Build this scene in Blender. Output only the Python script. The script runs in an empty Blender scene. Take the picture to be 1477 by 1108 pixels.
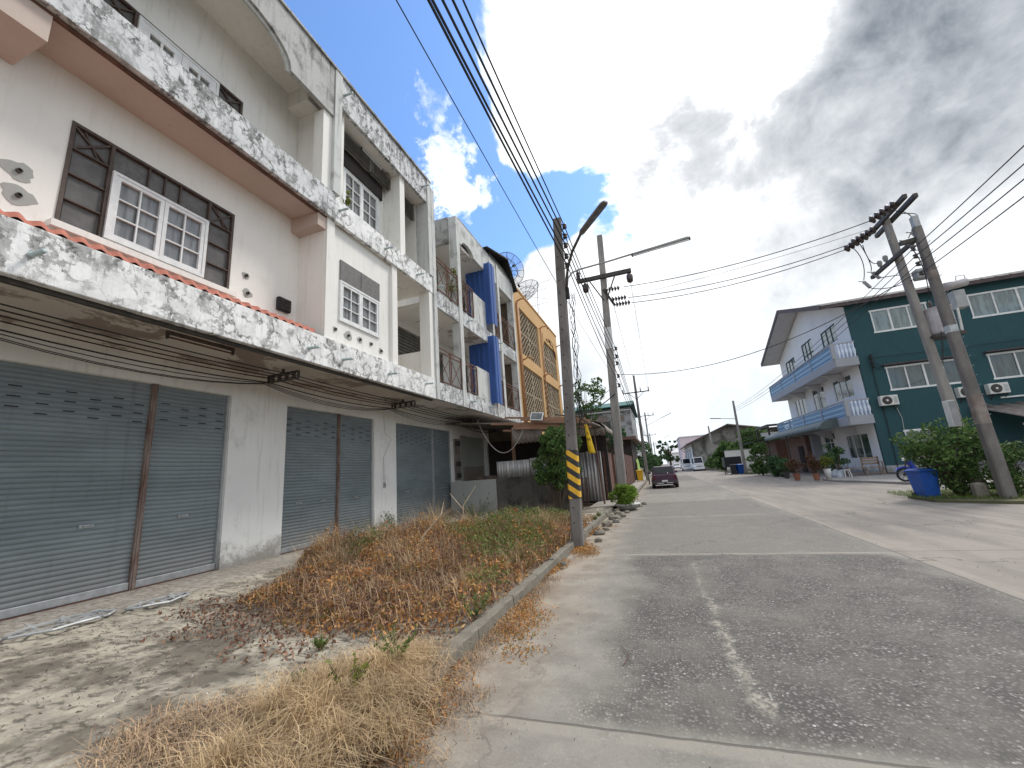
import bpy, math, random
import numpy as np
from mathutils import Vector, Matrix
random.seed(7); rng = np.random.default_rng(11)
R = math.radians
sc = bpy.context.scene
col = sc.collection

# ---------------------------------------------------------------- camera
cam_d = bpy.data.cameras.new('camera'); cam = bpy.data.objects.new('camera', cam_d); col.objects.link(cam)
cam_d.sensor_fit = 'HORIZONTAL'; cam_d.sensor_width = 36.0
cam_d.lens = 595.7/1477*36.0
cam_d.clip_start = 0.05; cam_d.clip_end = 3000
A = (0.94037217, 0.33266878, -0.07093422); B = (0.13720276, -0.18014935, 0.97402342); F = (-0.31124843, 0.92567689, 0.21505051)
cam.matrix_world = Matrix(((A[0], B[0], -F[0], 0), (A[1], B[1], -F[1], 0), (A[2], B[2], -F[2], 1.55), (0, 0, 0, 1)))
sc.camera = cam

# ---------------------------------------------------------------- node helper
class NT:
    def __init__(s, tree): s.t = tree; s.n = tree.nodes; s.l = tree.links
    def node(s, typ, props=None, **ins):
        n = s.n.new(typ)
        for k, v in (props or {}).items(): setattr(n, k, v)
        for k, v in ins.items():
            key = int(k[1:]) if k[0] == 'i' and k[1:].isdigit() else k.replace('_', ' ')
            s.put(n.inputs[key], v)
        return n
    def put(s, sock, v):
        if isinstance(v, E): v = v.s
        if isinstance(v, bpy.types.NodeSocket): s.l.new(v, sock)
        elif v is not None:
            if sock.type == 'RGBA' and len(v) == 3: v = (*v, 1)
            sock.default_value = v
    def math(s, op, a, b=None, c=None, clamp=False):
        n = s.n.new('ShaderNodeMath'); n.operation = op; n.use_clamp = clamp
        s.put(n.inputs[0], a)
        if b is not None: s.put(n.inputs[1], b)
        if c is not None: s.put(n.inputs[2], c)
        return E(s, n.outputs[0])
    def ramp(s, v, a, b, lo=0., hi=1., smooth=True):
        n = s.node('ShaderNodeMapRange', {'interpolation_type': 'SMOOTHSTEP' if smooth else 'LINEAR'})
        for i, q in enumerate((v, a, b, lo, hi)): s.put(n.inputs[i], q)
        return E(s, n.outputs[0])
    def noise(s, vec, scale, detail=4, rough=.55, dist=0., out=0):
        n = s.node('ShaderNodeTexNoise', None, Vector=vec, Scale=scale, Detail=detail, Roughness=rough, Distortion=dist)
        return E(s, n.outputs[out])
    def voro(s, vec, scale, feature='F1', rnd=1., out=0):
        n = s.node('ShaderNodeTexVoronoi', {'feature': feature}, Vector=vec, Scale=scale, Randomness=rnd)
        return E(s, n.outputs[out])
    def mix(s, f, a, b, blend='MIX'):
        n = s.node('ShaderNodeMix', {'data_type': 'RGBA', 'blend_type': blend})
        s.put(n.inputs[0], f); s.put(n.inputs[6], a); s.put(n.inputs[7], b)
        return E(s, n.outputs[2])
    def vscale(s, vec, sx, sy, sz):
        n = s.node('ShaderNodeVectorMath', {'operation': 'MULTIPLY'}); s.put(n.inputs[0], vec); n.inputs[1].default_value = (sx, sy, sz)
        return E(s, n.outputs[0])
    def vadd(s, a, b):
        n = s.node('ShaderNodeVectorMath', {'operation': 'ADD'}); s.put(n.inputs[0], a); s.put(n.inputs[1], b)
        return E(s, n.outputs[0])
    def dot(s, a, v):
        n = s.node('ShaderNodeVectorMath', {'operation': 'DOT_PRODUCT'}); s.put(n.inputs[0], a); n.inputs[1].default_value = v
        return E(s, n.outputs['Value'])
    def xyz(s, v):
        n = s.node('ShaderNodeSeparateXYZ'); s.put(n.inputs[0], v); return [E(s, o) for o in n.outputs]
    def comb(s, x, y, z):
        n = s.node('ShaderNodeCombineXYZ'); s.put(n.inputs[0], x); s.put(n.inputs[1], y); s.put(n.inputs[2], z); return E(s, n.outputs[0])
class E:
    def __init__(s, t, so): s.t = t; s.s = so
    def __add__(s, o): return s.t.math('ADD', s, o)
    def __radd__(s, o): return s.t.math('ADD', s, o)
    def __sub__(s, o): return s.t.math('SUBTRACT', s, o)
    def __rsub__(s, o): return s.t.math('SUBTRACT', o, s)
    def __mul__(s, o): return s.t.math('MULTIPLY', s, o)
    def __rmul__(s, o): return s.t.math('MULTIPLY', s, o)
    def abs(s): return s.t.math('ABSOLUTE', s)
    def clamp(s): return s.t.math('ADD', s, 0., clamp=True)

# ---------------------------------------------------------------- world: sky with clouds, sun behind them
SUN_DIR = Vector((0.42, 0.42, 0.80)).normalized()
world = bpy.data.worlds.new('World'); sc.world = world; world.use_nodes = True
wt = NT(world.node_tree); wt.n.clear()
sky = wt.node('ShaderNodeTexSky', {'sky_type': 'NISHITA', 'sun_disc': False, 'sun_elevation': math.asin(SUN_DIR.z),
                                   'sun_rotation': math.atan2(SUN_DIR.x, SUN_DIR.y), 'air_density': 1.0, 'dust_density': 0.6, 'ozone_density': 2.0})
tc = wt.node('ShaderNodeTexCoord'); dv = E(wt, tc.outputs['Generated'])
dx, dy, dz = wt.xyz(dv)
def blob(c, deg, w):
    l = math.sqrt(sum(v*v for v in c)); c = tuple(v/l for v in c)
    return wt.ramp(wt.dot(dv, c), math.cos(R(deg)), 1.0, 0., w)
def blobs(lst):
    s = None
    for c, d, w in lst:
        b = blob(c, d, w); s = b if s is None else s+b
    return s
warp = wt.noise(dv, 2.2, 3, .5, 0, 1)
dw = wt.vadd(dv, wt.node('ShaderNodeVectorMath', {'operation': 'SCALE'}, i0=warp, Scale=0.22).outputs[0])
n1 = wt.noise(dw, 3.2, 9, .6)
n2 = wt.noise(dw, 9.0, 8, .62)
n4_ = wt.noise(dw, 26.0, 5, .6)
n3 = wt.noise(wt.vadd(dw, (4.1, 2.2, 1.3)), 2.6, 8, .55)
cover = 1.0 + (n1-.5)*4.6 + (n2-.5)*2.2 + (n4_-.5)*1.2 + blobs([
    ((-0.52, 0.30, 0.80), 26, -2.2), ((-0.42, 0.47, 0.775), 20, -2.2), ((-0.43, 0.62, 0.65), 17, -2.0), ((-0.45, 0.70, 0.55), 17, -2.2),
    ((-0.35, 0.78, 0.53), 11, -2.0), ((-0.285, 0.804, 0.521), 8, -1.6), ((-0.20, 0.80, 0.565), 7, -1.5), ((-0.10, 0.82, 0.562), 6.5, -1.7),
    ((0.0, 0.862, 0.507), 4.5, -1.3), ((-0.6, 0.6, 0.5), 24, -2.0), ((-0.80, 0.1, 0.6), 35, -1.6),
    ((-0.25, 0.80, 0.46), 6, 1.6), ((0.25, 0.75, 0.6), 30, 1.2), ((-0.13, 0.66, 0.74), 12, 1.2), ((0.1, 0.98, 0.15), 22, 1.2)])
wz = wt.noise(dv, 13., 7, .68, 0, 1)
wv = wt.vadd(dv, wt.node('ShaderNodeVectorMath', {'operation': 'SCALE'}, i0=wt.vadd(wz, (-.5, -.5, -.5)), Scale=.20).outputs[0])
wl = wt.node('ShaderNodeVectorMath', {'operation': 'NORMALIZE'}, i0=wv)
def wisp(c, deg, w):
    l = math.sqrt(sum(v*v for v in c)); return wt.ramp(wt.dot(E(wt, wl.outputs[0]), tuple(v/l for v in c)), math.cos(R(deg)), 1.0, 0., w)
wsum = None
for q in (((-0.337, 0.666, 0.665), 4.2, .9), ((-0.325, 0.60, 0.73), 3., .7), ((-0.353, 0.721, 0.595), 4., .95), ((-0.295, 0.741, 0.603), 3., .8), ((-0.38, 0.70, 0.60), 3., .5)):
    wsum = wisp(*q) if wsum is None else wsum+wisp(*q)
wmask = wt.ramp(wsum+(n4_-.5)*1.5+(n2-.5)*.9, .42, 1.15)
cmask = wt.ramp(cover, .15, .95)
bright = .30 + (n3-.5)*3.2 + (n2-.5)*1.5 + (n4_-.5)*.8 + blobs([
    ((-0.06, 0.67, 0.74), 14, .75), ((-0.10, 0.76, 0.64), 10, .5), ((0.25, 0.66, 0.70), 9, .8), ((-0.18, 0.59, 0.79), 9, .5),
    ((-0.18, 0.90, 0.40), 9, .6), ((-0.0, 0.885, 0.45), 7, .45), ((0.085, 0.99, 0.114), 14, .3), ((0.0, 0.93, 0.36), 15, .30), ((0.18, 0.95, 0.26), 12, .1), ((0.25, 0.863, 0.42), 8, .3),
    ((0.56, 0.80, 0.26), 9, .75), ((0.42, 0.73, 0.53), 18, -.42), ((0.09, 0.78, 0.62), 8, -.25), ((0.52, 0.62, 0.58), 20, -.30),
    ((0.2, 0.85, 0.5), 9, -.25), ((0.38, 0.87, 0.36), 10, -.3), ((0.1, 0.965, 0.235), 7, .1), ((0.35, 0.45, 0.82), 18, .5)])
bm = wt.ramp(bright, -1.0, 1.25, 0, 1, False)
ccol = wt.mix(bm, (0.13, 0.155, 0.19), (1.02, 1.04, 1.06))
glow = blob((0.22, 0.62, 0.75), 26, 1.0)
ccol = wt.mix(wt.ramp(bm, .45, 1.)*glow, ccol, (2.6, 2.55, 2.45))
low = wt.ramp(dz, 0.0, 0.42, 1., 0.)
ccol = wt.mix(low*.6, ccol, (0.74, 0.82, 0.88))
skyc = wt.node('ShaderNodeVectorMath', {'operation': 'SCALE'}, i0=sky.outputs[0], Scale=1.0)
STR = 0.12
skyb = wt.mix(1.0, E(wt, skyc.outputs[0]), (1.10, 1.36, 1.62), 'MULTIPLY')
cs = wt.node('ShaderNodeVectorMath', {'operation': 'SCALE'}, i0=ccol, Scale=1/STR)
final = wt.mix(wmask*.85, skyb, (.93/STR, .96/STR, 1./STR))
final = wt.mix(cmask, final, E(wt, cs.outputs[0]))
ground = wt.ramp(dz, -0.03, 0.0)
final = wt.mix(ground, (3.0, 3.1, 3.2), final)
bg = wt.node('ShaderNodeBackground', None, Color=final, Strength=STR)
wo = wt.node('ShaderNodeOutputWorld'); wt.l.new(bg.outputs[0], wo.inputs[0])
sun_d = bpy.data.lights.new('sun', 'SUN'); sun = bpy.data.objects.new('sun', sun_d); col.objects.link(sun)
sun_d.energy = 1.7; sun_d.angle = R(14); sun_d.color = (1.0, 0.96, 0.9)
sun.rotation_euler = (-SUN_DIR).to_track_quat('-Z', 'Y').to_euler()
sc.view_settings.view_transform = 'Standard'; sc.view_settings.look = 'None'; sc.view_settings.gamma = 1
sc.view_settings.exposure = 0.56
sc.cycles.max_bounces = 6; sc.cycles.diffuse_bounces = 4; sc.cycles.transparent_max_bounces = 6

# ---------------------------------------------------------------- materials
def newmat(name):
    m = bpy.data.materials.new(name); m.use_nodes = True
    t = NT(m.node_tree); t.n.clear()
    b = t.node('ShaderNodeBsdfPrincipled'); o = t.node('ShaderNodeOutputMaterial'); t.l.new(b.outputs[0], o.inputs[0])
    g = t.node('ShaderNodeNewGeometry'); p = E(t, g.outputs['Position'])
    return m, t, b, p, g
def bumpn(t, b, h, strength, dist):
    n = t.node('ShaderNodeBump', None, Height=h, Strength=strength, Distance=dist); t.l.new(n.outputs[0], b.inputs['Normal'])
def simple(name, c1, c2=None, scale=3., rough=.7, metal=0., bump=0., bscale=60., spec=.3, stretch=(1, 1, 1), detail=5):
    m, t, b, p, g = newmat(name)
    c2 = c2 or tuple(v*.82 for v in c1)
    v = t.vscale(p, *stretch)
    f = t.ramp(t.noise(v, scale, detail, .6), .3, .7)
    c = t.mix(f, c1, c2)
    f2 = t.noise(v, scale*9, 3, .6)
    c = t.mix(t.ramp(f2, .35, .75)*.35, c, tuple(q*.75 for q in c1))
    t.put(b.inputs['Base Color'], c); b.inputs['Roughness'].default_value = rough; b.inputs['Metallic'].default_value = metal
    b.inputs['Specular IOR Level'].default_value = spec
    if bump: bumpn(t, b, t.noise(p, bscale, 4, .6), bump, .01)
    return m
def plaster(name, base, dirt, streak=.4, blotch=.3, fine=.15, bump=.25, thr=(.55, .75), sc_=1.6):
    """painted render with vertical run-off streaks and mould blotches"""
    m, t, b, p, g = newmat(name)
    st = t.noise(t.vscale(p, 6, 6, .45), 1.6, 6, .62)
    bl = t.noise(p, sc_, 8, .66, .4)
    fi = t.noise(p, 26, 5, .7)
    c = t.mix(t.ramp(t.noise(p, .7, 3), .35, .7)*.5, base, tuple(q*.88 for q in base))
    c = t.mix(t.ramp(st, .50, .80)*streak, c, dirt)
    c = t.mix(t.ramp(bl+(fi-.5)*.25, thr[0], thr[1])*blotch, c, dirt)
    c = t.mix(t.ramp(fi, .5, .8)*fine, c, dirt)
    z_ = t.xyz(p)[2]
    c = t.mix(t.ramp(z_+(bl-.5)*1.6+(fi-.5)*.5, .62, .18)*.75, c, (.17, .155, .125))
    c = t.mix(t.ramp(t.noise(p, 11, 3, .6), .70, .74)*t.ramp(z_, 3.6, 1.2)*.6, c, (.22, .20, .18))
    t.put(b.inputs['Base Color'], c); b.inputs['Roughness'].default_value = .85; b.inputs['Specular IOR Level'].default_value = .2
    bumpn(t, b, bl*.6+fi*.4, bump, .02)
    return m
def crackle(name, white, dark, scale=5.5, peel=.5):
    """white paint flaked into irregular islands by grey mould and old render"""
    m, t, b, p, g = newmat(name)
    def warp(sc_, amt): return t.node('ShaderNodeVectorMath', {'operation': 'SCALE'}, i0=t.noise(p, sc_, 5, .65, 0, 1), Scale=amt).outputs[0]
    pw = t.vadd(p, warp(4.5, .42)); pw2 = t.vadd(p, warp(9., .22))
    e = t.voro(pw, scale, 'DISTANCE_TO_EDGE'); e2 = t.voro(pw2, scale*2.1, 'DISTANCE_TO_EDGE')
    n = t.noise(p, .9, 6, .65); n4 = t.noise(p, 22, 6, .75); n5 = t.noise(t.vscale(p, 1, 1, .6), 5.5, 7, .7)
    wdt = t.ramp(n5, .35, .7, .0, .13)
    reg = t.noise(t.vscale(p, 1, .8, 1), .75, 4, .6); reg2 = t.noise(t.vscale(p, 1.3, 1.3, 1), 1.9, 5, .65)
    act = t.ramp(reg+(reg2-.5)*.5, .62-.25*peel, .40-.2*peel, 1., .12)
    mould = 1.-(1.-t.ramp(e + (n4-.5)*.09 - wdt, .0, .07))*t.ramp(reg2+(n5-.5)*.4, .36, .56)
    mould2 = t.ramp(e2 + (n4-.5)*.10 - wdt*.6, -.01, .05)
    grey = tuple(.42*a+.58*b_ for a, b_ in zip(white, dark))
    mid = tuple(.68*a+.32*b_ for a, b_ in zip(white, dark))
    gcol = t.mix(t.ramp(t.noise(p, 7, 5, .7)+(reg2-.5)*.5, .36, .60), dark, grey)
    c = t.mix(t.ramp(t.noise(p, 2.6, 6, .65), .42, .62)*.6, white, mid)
    c = t.mix((1.-mould)*act, c, gcol)
    c = t.mix((1.-mould2)*t.ramp(reg2, .46, .6)*.7, c, gcol)
    scab = t.ramp(n5+(n4-.5)*.3+(reg-.5)*.7, .62-.12*peel, .70-.10*peel)
    c = t.mix(scab*(.45+.5*peel), c, gcol)
    c = t.mix(t.ramp(n+(n5-.5)*.6, .62-.14*peel, .78-.1*peel)*peel, c, grey)
    dr = t.noise(t.vscale(p, 8, 8, .45), 1.5, 6, .68); c = t.mix(t.ramp(dr, .48, .70)*(.30+.55*peel)*t.ramp(reg, .38, .6), c, gcol)
    c = t.mix(t.ramp(n4, .45, .8)*.28, c, tuple(q*.55 for q in white))
    t.put(b.inputs['Base Color'], c); b.inputs['Roughness'].default_value = .9; b.inputs['Specular IOR Level'].default_value = .15
    bumpn(t, b, mould+n4*.5, .35, .012)
    return m
def soffit(name, base, patch, thr=(.55, .60), sc_=.9, amt=.8):
    m, t, b, p, g = newmat(name)
    bl = t.noise(t.vscale(p, 1, .6, 1), sc_, 9, .68, .6); fi = t.noise(p, 14, 5, .7)
    c = t.mix(t.ramp(t.noise(p, .5, 4), .3, .7), base, tuple(q*.85 for q in base))
    c = t.mix(t.ramp(bl+(fi-.5)*.12, thr[0], thr[1])*amt, c, patch)
    c = t.mix(t.ramp(fi, .5, .85)*.2, c, patch)
    t.put(b.inputs['Base Color'], c); b.inputs['Roughness'].default_value = .9; b.inputs['Specular IOR Level'].default_value = .15
    bumpn(t, b, bl, .2, .02)
    return m
def glassy(name, c, rough=.08, spec=.5):
    m, t, b, p, g = newmat(name)
    n = t.ramp(t.noise(t.vscale(p, 3, 5, .6), 2.2, 3), .35, .7)
    t.put(b.inputs['Base Color'], t.mix(n, c, tuple(q*.5 for q in c))); b.inputs['Roughness'].default_value = rough
    b.inputs['Specular IOR Level'].default_value = spec
    return m
def leafmat(name, cols, rough=.6, trans=.25):
    m, t, b, p, g = newmat(name)
    r = E(t, g.outputs['Random Per Island'])
    rn = t.node('ShaderNodeValToRGB'); t.put(rn.inputs[0], r)
    cr = rn.color_ramp
    while len(cr.elements) < len(cols): cr.elements.new(.5)
    for i, c in enumerate(cols): cr.elements[i].position = i/(len(cols)-1); cr.elements[i].color = (*c, 1)
    v = t.ramp(t.noise(p, 1.3, 3), .3, .7, .75, 1.2)
    c = t.mix(1.0, E(t, rn.outputs[0]), t.comb(v, v, v), 'MULTIPLY')
    t.put(b.inputs['Base Color'], c); b.inputs['Roughness'].default_value = rough; b.inputs['Specular IOR Level'].default_value = .25
    if trans:
        tr = t.node('ShaderNodeBsdfTranslucent', None, Color=c); mx = t.node('ShaderNodeMixShader', None, Fac=trans)
        o = [n for n in t.n if n.type == 'OUTPUT_MATERIAL'][0]
        t.l.new(b.outputs[0], mx.inputs[1]); t.l.new(tr.outputs[0], mx.inputs[2]); t.l.new(mx.outputs[0], o.inputs[0])
    return m
def stripes(name, c1, c2, axis, period, slope=0., duty=.5, rough=.6, wear=.3):
    m, t, b, p, g = newmat(name); q = t.xyz(p)
    v = q[axis] + (q[2]*slope if axis != 2 else q[0]*slope)
    f = t.math('FRACT', v*(1./period))
    k = t.ramp(f, duty-.01, duty+.01)
    c = t.mix(k, c1, c2); c = t.mix(t.ramp(t.noise(p, 14, 6, .7), .5, .75)*wear, c, (.25, .23, .2))
    t.put(b.inputs['Base Color'], c); b.inputs['Roughness'].default_value = rough
    return m

M = {}
M['white'] = plaster('white_paint_wall', (.83, .825, .79), (.33, .31, .27), .38, .35, .12)
M['white_clean'] = plaster('white_upper_wall', (.84, .825, .775), (.42, .39, .33), .34, .26, .12)
M['cream'] = plaster('cream_wall', (.87, .845, .79), (.52, .45, .38), .24, .22, .10)
M['crack'] = crackle('flaking_white_paint', (.90, .90, .885), (.085, .08, .073), 3.6, .22)
M['crack2'] = crackle('mouldy_flaking_paint', (.70, .71, .71), (.05, .048, .044), 5.0, .85)
M['grey'] = plaster('weathered_render', (.47, .47, .45), (.07, .068, .062), .85, .75, .45, .35, (.45, .70), 1.9)
M['grey_l'] = plaster('light_weathered_render', (.60, .61, .59), (.12, .115, .10), .65, .6, .3, .3, (.48, .74), 1.7)
M['pink'] = soffit('pink_soffit', (.61, .50, .435), (.24, .15, .11), (.57, .64), 1.1, .6)
M['soffit1'] = soffit('canopy_soffit', (.66, .60, .53), (.24, .18, .145), (.52, .56), .8, .8)
M['soffit2'] = soffit('stained_white_soffit', (.78, .75, .70), (.26, .20, .17), (.54, .60), 1.0, .8)
def shutter_mat():
    m, t, b, p, g = newmat('shutter_paint'); x, y, z = t.xyz(p)
    n = t.noise(t.vscale(p, .5, .5, 1.6), 1.3, 6, .6); f = t.noise(t.vscale(p, 3, 3, 9), 3., 6, .7); st = t.noise(t.vscale(p, 5, 5, .35), 1.7, 5, .6)
    c = t.mix(t.ramp(n, .3, .7), (.235, .275, .29), (.175, .207, .218))
    c = t.mix(t.ramp(z+(f-.5)*1.2, 1.3, .2)*.45, c, (.27, .255, .235))
    c = t.mix(t.ramp(st, .55, .75)*.35, c, (.12, .13, .13))
    c = t.mix(t.ramp(f, .60, .70)*.5, c, (.30, .31, .31))
    c = t.mix(t.ramp(t.noise(p, 6, 7, .72), .66, .72)*.8, c, (.20, .10, .06))
    t.put(b.inputs['Base Color'], c); b.inputs['Roughness'].default_value = .55; b.inputs['Metallic'].default_value = .15; return m
M['shutter'] = shutter_mat()
M['shutter_dk'] = simple('slot_black', (.02, .022, .024), None, 3, .8)
M['rust'] = simple('rust_steel', (.20, .10, .07), (.09, .05, .04), 7, .8, .2, .3, 90)
M['rustpost'] = simple('rusty_post', (.15, .085, .065), (.30, .24, .21), 9, .75, .2, .3, 60, .3, (1, 1, .3))
M['steel'] = simple('galvanised', (.50, .52, .53), (.35, .36, .37), 8, .45, .5)
M['pipe'] = simple('pvc_pipe', (.50, .60, .60), (.35, .42, .42), 8, .5)
M['darkwin'] = simple('dark_window_panel', (.14, .13, .125), (.085, .08, .075), 5, .45, 0, 0, 40, .4)
M['mesh'] = simple('insect_mesh', (.19, .185, .18), (.13, .125, .12), 12, .7)
M['glass'] = glassy('dusty_glass', (.16, .18, .19), .18)
M['curtain'] = glassy('curtained_glass', (.24, .25, .25), .2)
M['winwhite'] = simple('white_window_paint', (.82, .83, .82), (.68, .69, .68), 6, .5)
M['brownframe'] = simple('brown_frame', (.075, .055, .045), (.12, .09, .075), 9, .6)
M['louvre'] = simple('louvre_metal', (.16, .155, .135), (.30, .29, .26), 5, .6)
M['tile'] = simple('clay_tile', (.52, .19, .13), (.33, .12, .09), 6, .75, 0, .2, 50)
M['concrete'] = simple('pole_concrete', (.36, .34, .315), (.24, .225, .21), 2.5, .9, 0, .4, 50, .2, (1, 1, .35))
M['concrete_bk'] = simple('blackened_pole_concrete', (.085, .075, .068), (.17, .155, .14), 2.5, .9, 0, .4, 50, .2, (1, 1, .35))
M['concrete_dk'] = simple('dark_pole_concrete', (.155, .142, .132), (.25, .232, .215), 2.5, .9, 0, .4, 50, .2, (1, 1, .35))
M['hazard'] = stripes('hazard_paint', (.85, .47, .03), (.03, .03, .03), 2, .25, .75, .5, .6, .35)
M['black'] = simple('black_rubber', (.02, .02, .02), (.03, .03, .03), 4, .6)
M['darkmetal'] = simple('dark_metal', (.06, .055, .05), (.10, .09, .08), 10, .6, .3)
M['insul'] = simple('dark_porcelain', (.045, .03, .028), (.07, .05, .045), 10, .3, 0, 0, 40, .6)
M['greymetal'] = simple('grey_equipment', (.45, .46, .46), (.33, .34, .34), 4, .5, .2)
M['lampgrey'] = simple('lamp_housing', (.15, .13, .125), (.22, .20, .19), 18, .6, .2)
M['lampwhite'] = simple('lamp_tube', (.75, .76, .76), (.6, .6, .6), 8, .4)
M['pinkmetal'] = simple('transformer_paint', (.55, .53, .54), (.42, .38, .38), 4, .5, .1)
M['blue_sheet'] = simple('blue_sheet', (.045, .115, .36), (.035, .09, .28), 1.5, .45, .1, 0, 40, .4, (1, 1, .3))
M['orange'] = plaster('orange_paint', (.60, .38, .18), (.38, .22, .12), .35, .25, .12)
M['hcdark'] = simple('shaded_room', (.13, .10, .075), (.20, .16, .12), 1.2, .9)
M['grille'] = simple('cream_grille', (.55, .47, .34), (.40, .30, .20), 6, .6)
M['orangepipe'] = simple('orange_pipe', (.50, .27, .13), (.38, .2, .1), 6, .6)
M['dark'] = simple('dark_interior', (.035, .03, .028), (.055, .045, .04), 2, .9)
M['greenboard'] = simple('green_grey_board', (.42, .44, .39), (.36, .38, .33), 1.5, .7)
M['cardboard'] = simple('tan_board', (.30, .26, .21), None, 3, .8)
M['wall_l'] = plaster('light_cement', (.40, .405, .38), (.2, .19, .17), .3, .3, .2)
M['wall_d'] = plaster('black_stained_cement', (.125, .115, .10), (.035, .033, .03), .6, .7, .3, .4, (.42, .62))
M['zinc'] = simple('zinc_sheet', (.60, .60, .60), (.36, .34, .33), 3.0, .5, .35, 0, 40, .4, (2, 2, .3))
M['zinc_dk'] = simple('weathered_zinc', (.33, .29, .26), (.20, .155, .13), 3.0, .7, .2, 0, 40, .3)
M['plank'] = simple('old_plank', (.40, .24, .16), (.26, .15, .10), 3, .85, 0, .3, 60, .2, (.5, 4, 4))
M['gate'] = simple('brown_gate', (.20, .115, .095), (.15, .08, .065), 3, .6, .1)
M['yellow'] = simple('yellow_fabric', (.85, .58, .03), (.75, .48, .03), 4, .6)
M['ink'] = simple('dark_print', (.12, .06, .03), None, 5, .7)
M['inkred'] = simple('red_print', (.45, .08, .04), None, 5, .7)
M['red'] = simple('red_plastic', (.45, .03, .04), (.32, .03, .035), 5, .5)
M['bluebin'] = simple('blue_plastic', (.02, .10, .42), (.02, .08, .32), 4, .45)
M['yellowbin'] = simple('yellow_plastic', (.75, .42, .02), (.6, .33, .02), 4, .45)
M['car'] = simple('maroon_car_paint', (.06, .022, .05), (.05, .018, .042), 2, .28, .3, 0, 40, .6)
M['carwhite'] = simple('white_car_paint', (.78, .79, .80), (.72, .73, .74), 2, .3, 0, 0, 40, .6)
M['carsilver'] = simple('silver_car_paint', (.48, .51, .53), (.42, .45, .47), 2, .3, .4, 0, 40, .6)
M['carglass'] = simple('car_glass', (.015, .018, .022), None, 2, .12, 0, 0, 40, .35)
M['plate'] = simple('plate_white', (.75, .75, .73), None, 9, .5)
M['redlamp'] = simple('tail_lamp', (.12, .015, .018), None, 9, .25)
M['chrome'] = simple('bumper_silver', (.5, .5, .52), None, 9, .3, .6)
M['teal'] = plaster('teal_wall', (.036, .090, .102), (.020, .048, .056), .45, .45, .25, .15)
M['rwhite'] = plaster('white_facade', (.80, .80, .80), (.46, .46, .47), .28, .25, .12)
M['rgrey'] = plaster('grey_blue_render', (.36, .375, .40), (.22, .23, .25), .15, .15, .08)
M['rsoffit'] = simple('white_soffit', (.66, .65, .65), (.58, .56, .55), 2, .8)
M['rbrown'] = simple('brown_fascia', (.075, .055, .055), (.12, .09, .09), 4, .7)
M['roofblk'] = simple('dark_roof', (.022, .022, .022), (.035, .035, .035), 3, .7)
M['blueslat'] = stripes('blue_slat', (.045, .17, .34), (.22, .42, .58), 2, .30, 0, .5, .5, .05)
M['awning'] = simple('grey_green_awning', (.13, .165, .165), (.10, .13, .13), 3, .6)
M['balu'] = simple('baluster_white', (.75, .80, .88), (.60, .70, .82), 4, .5)
M['wglass'] = glassy('house_glass', (.06, .09, .09), .06, .8)
M['wglass_l'] = glassy('reflecting_glass', (.20, .26, .26), .05, .9)
M['acwhite'] = simple('ac_white', (.72, .72, .68), (.62, .62, .58), 4, .5)
M['wood'] = simple('bench_wood', (.30, .22, .17), (.22, .16, .12), 4, .75)
M['motorblue'] = simple('motorbike_blue', (.02, .045, .35), None, 4, .3)
M['terracotta'] = simple('terracotta', (.32, .14, .09), None, 6, .8)
M['warehouse'] = plaster('stained_warehouse_wall', (.33, .32, .30), (.07, .065, .06), .8, .85, .4, .3, (.42, .62), .5)
M['greyhouse'] = plaster('patched_grey_boards', (.42, .43, .43), (.14, .135, .13), .5, .8, .3, .2, (.45, .55), 1.2)
M['greenroof'] = simple('green_roof_sheet', (.035, .14, .12), (.03, .11, .10), 4, .6)
M['pinkwall'] = plaster('pale_pink_wall', (.72, .60, .64), (.5, .4, .42), .2, .2, .1)
M['lime'] = simple('lime_sheet', (.42, .62, .16), (.30, .50, .12), 2, .6)
M['blacksheet'] = simple('black_tarp', (.018, .024, .028), (.03, .035, .04), 2, .5)
M['bark'] = simple('bark', (.15, .12, .09), (.09, .07, .055), 5, .9, 0, .5, 30, .2, (1, 1, .3))
M['dish'] = simple('dish_mesh', (.30, .31, .32), (.22, .23, .24), 6, .5, .5)
M['cablew'] = simple('pale_cable', (.55, .53, .50), None, 6, .6)
M['greenleaf'] = leafmat('green_leaves', [(.035, .085, .022), (.07, .14, .04), (.12, .20, .05), (.17, .24, .08)])
M['darkleaf'] = leafmat('dark_leaves', [(.025, .07, .026), (.05, .11, .042), (.08, .15, .055), (.12, .19, .08)])
M['limeleaf'] = leafmat('lime_leaves', [(.09, .16, .02), (.15, .25, .03), (.24, .34, .05), (.12, .18, .03)])
M['yelleaf'] = leafmat('yellowish_leaves', [(.10, .13, .02), (.17, .20, .03), (.24, .25, .05), (.07, .11, .02)])
M['redleaf'] = leafmat('brown_leaves', [(.10, .05, .03), (.16, .07, .04), (.08, .08, .03)])
M['deadleaf'] = leafmat('dead_leaves', [(.52, .21, .065), (.62, .31, .10), (.26, .12, .06), (.66, .42, .19), (.54, .23, .07), (.18, .19, .05), (.40, .18, .07)], .8, .15)
M['deadtwig'] = leafmat('dead_twigs', [(.17, .11, .08), (.34, .24, .16), (.48, .34, .20), (.22, .14, .09)], .85, 0)
M['straw'] = leafmat('straw_blades', [(.62, .46, .26), (.44, .31, .18), (.74, .58, .36), (.30, .21, .13), (.56, .41, .22)], .75, .2)
M['weedgreen'] = leafmat('weed_green', [(.07, .12, .025), (.13, .20, .04), (.20, .24, .07), (.09, .14, .03)], .6, .25)
M['litter'] = leafmat('litter_bits', [(.25, .17, .10), (.16, .12, .09), (.38, .30, .20), (.55, .53, .50), (.10, .08, .06)], .9, 0)

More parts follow.
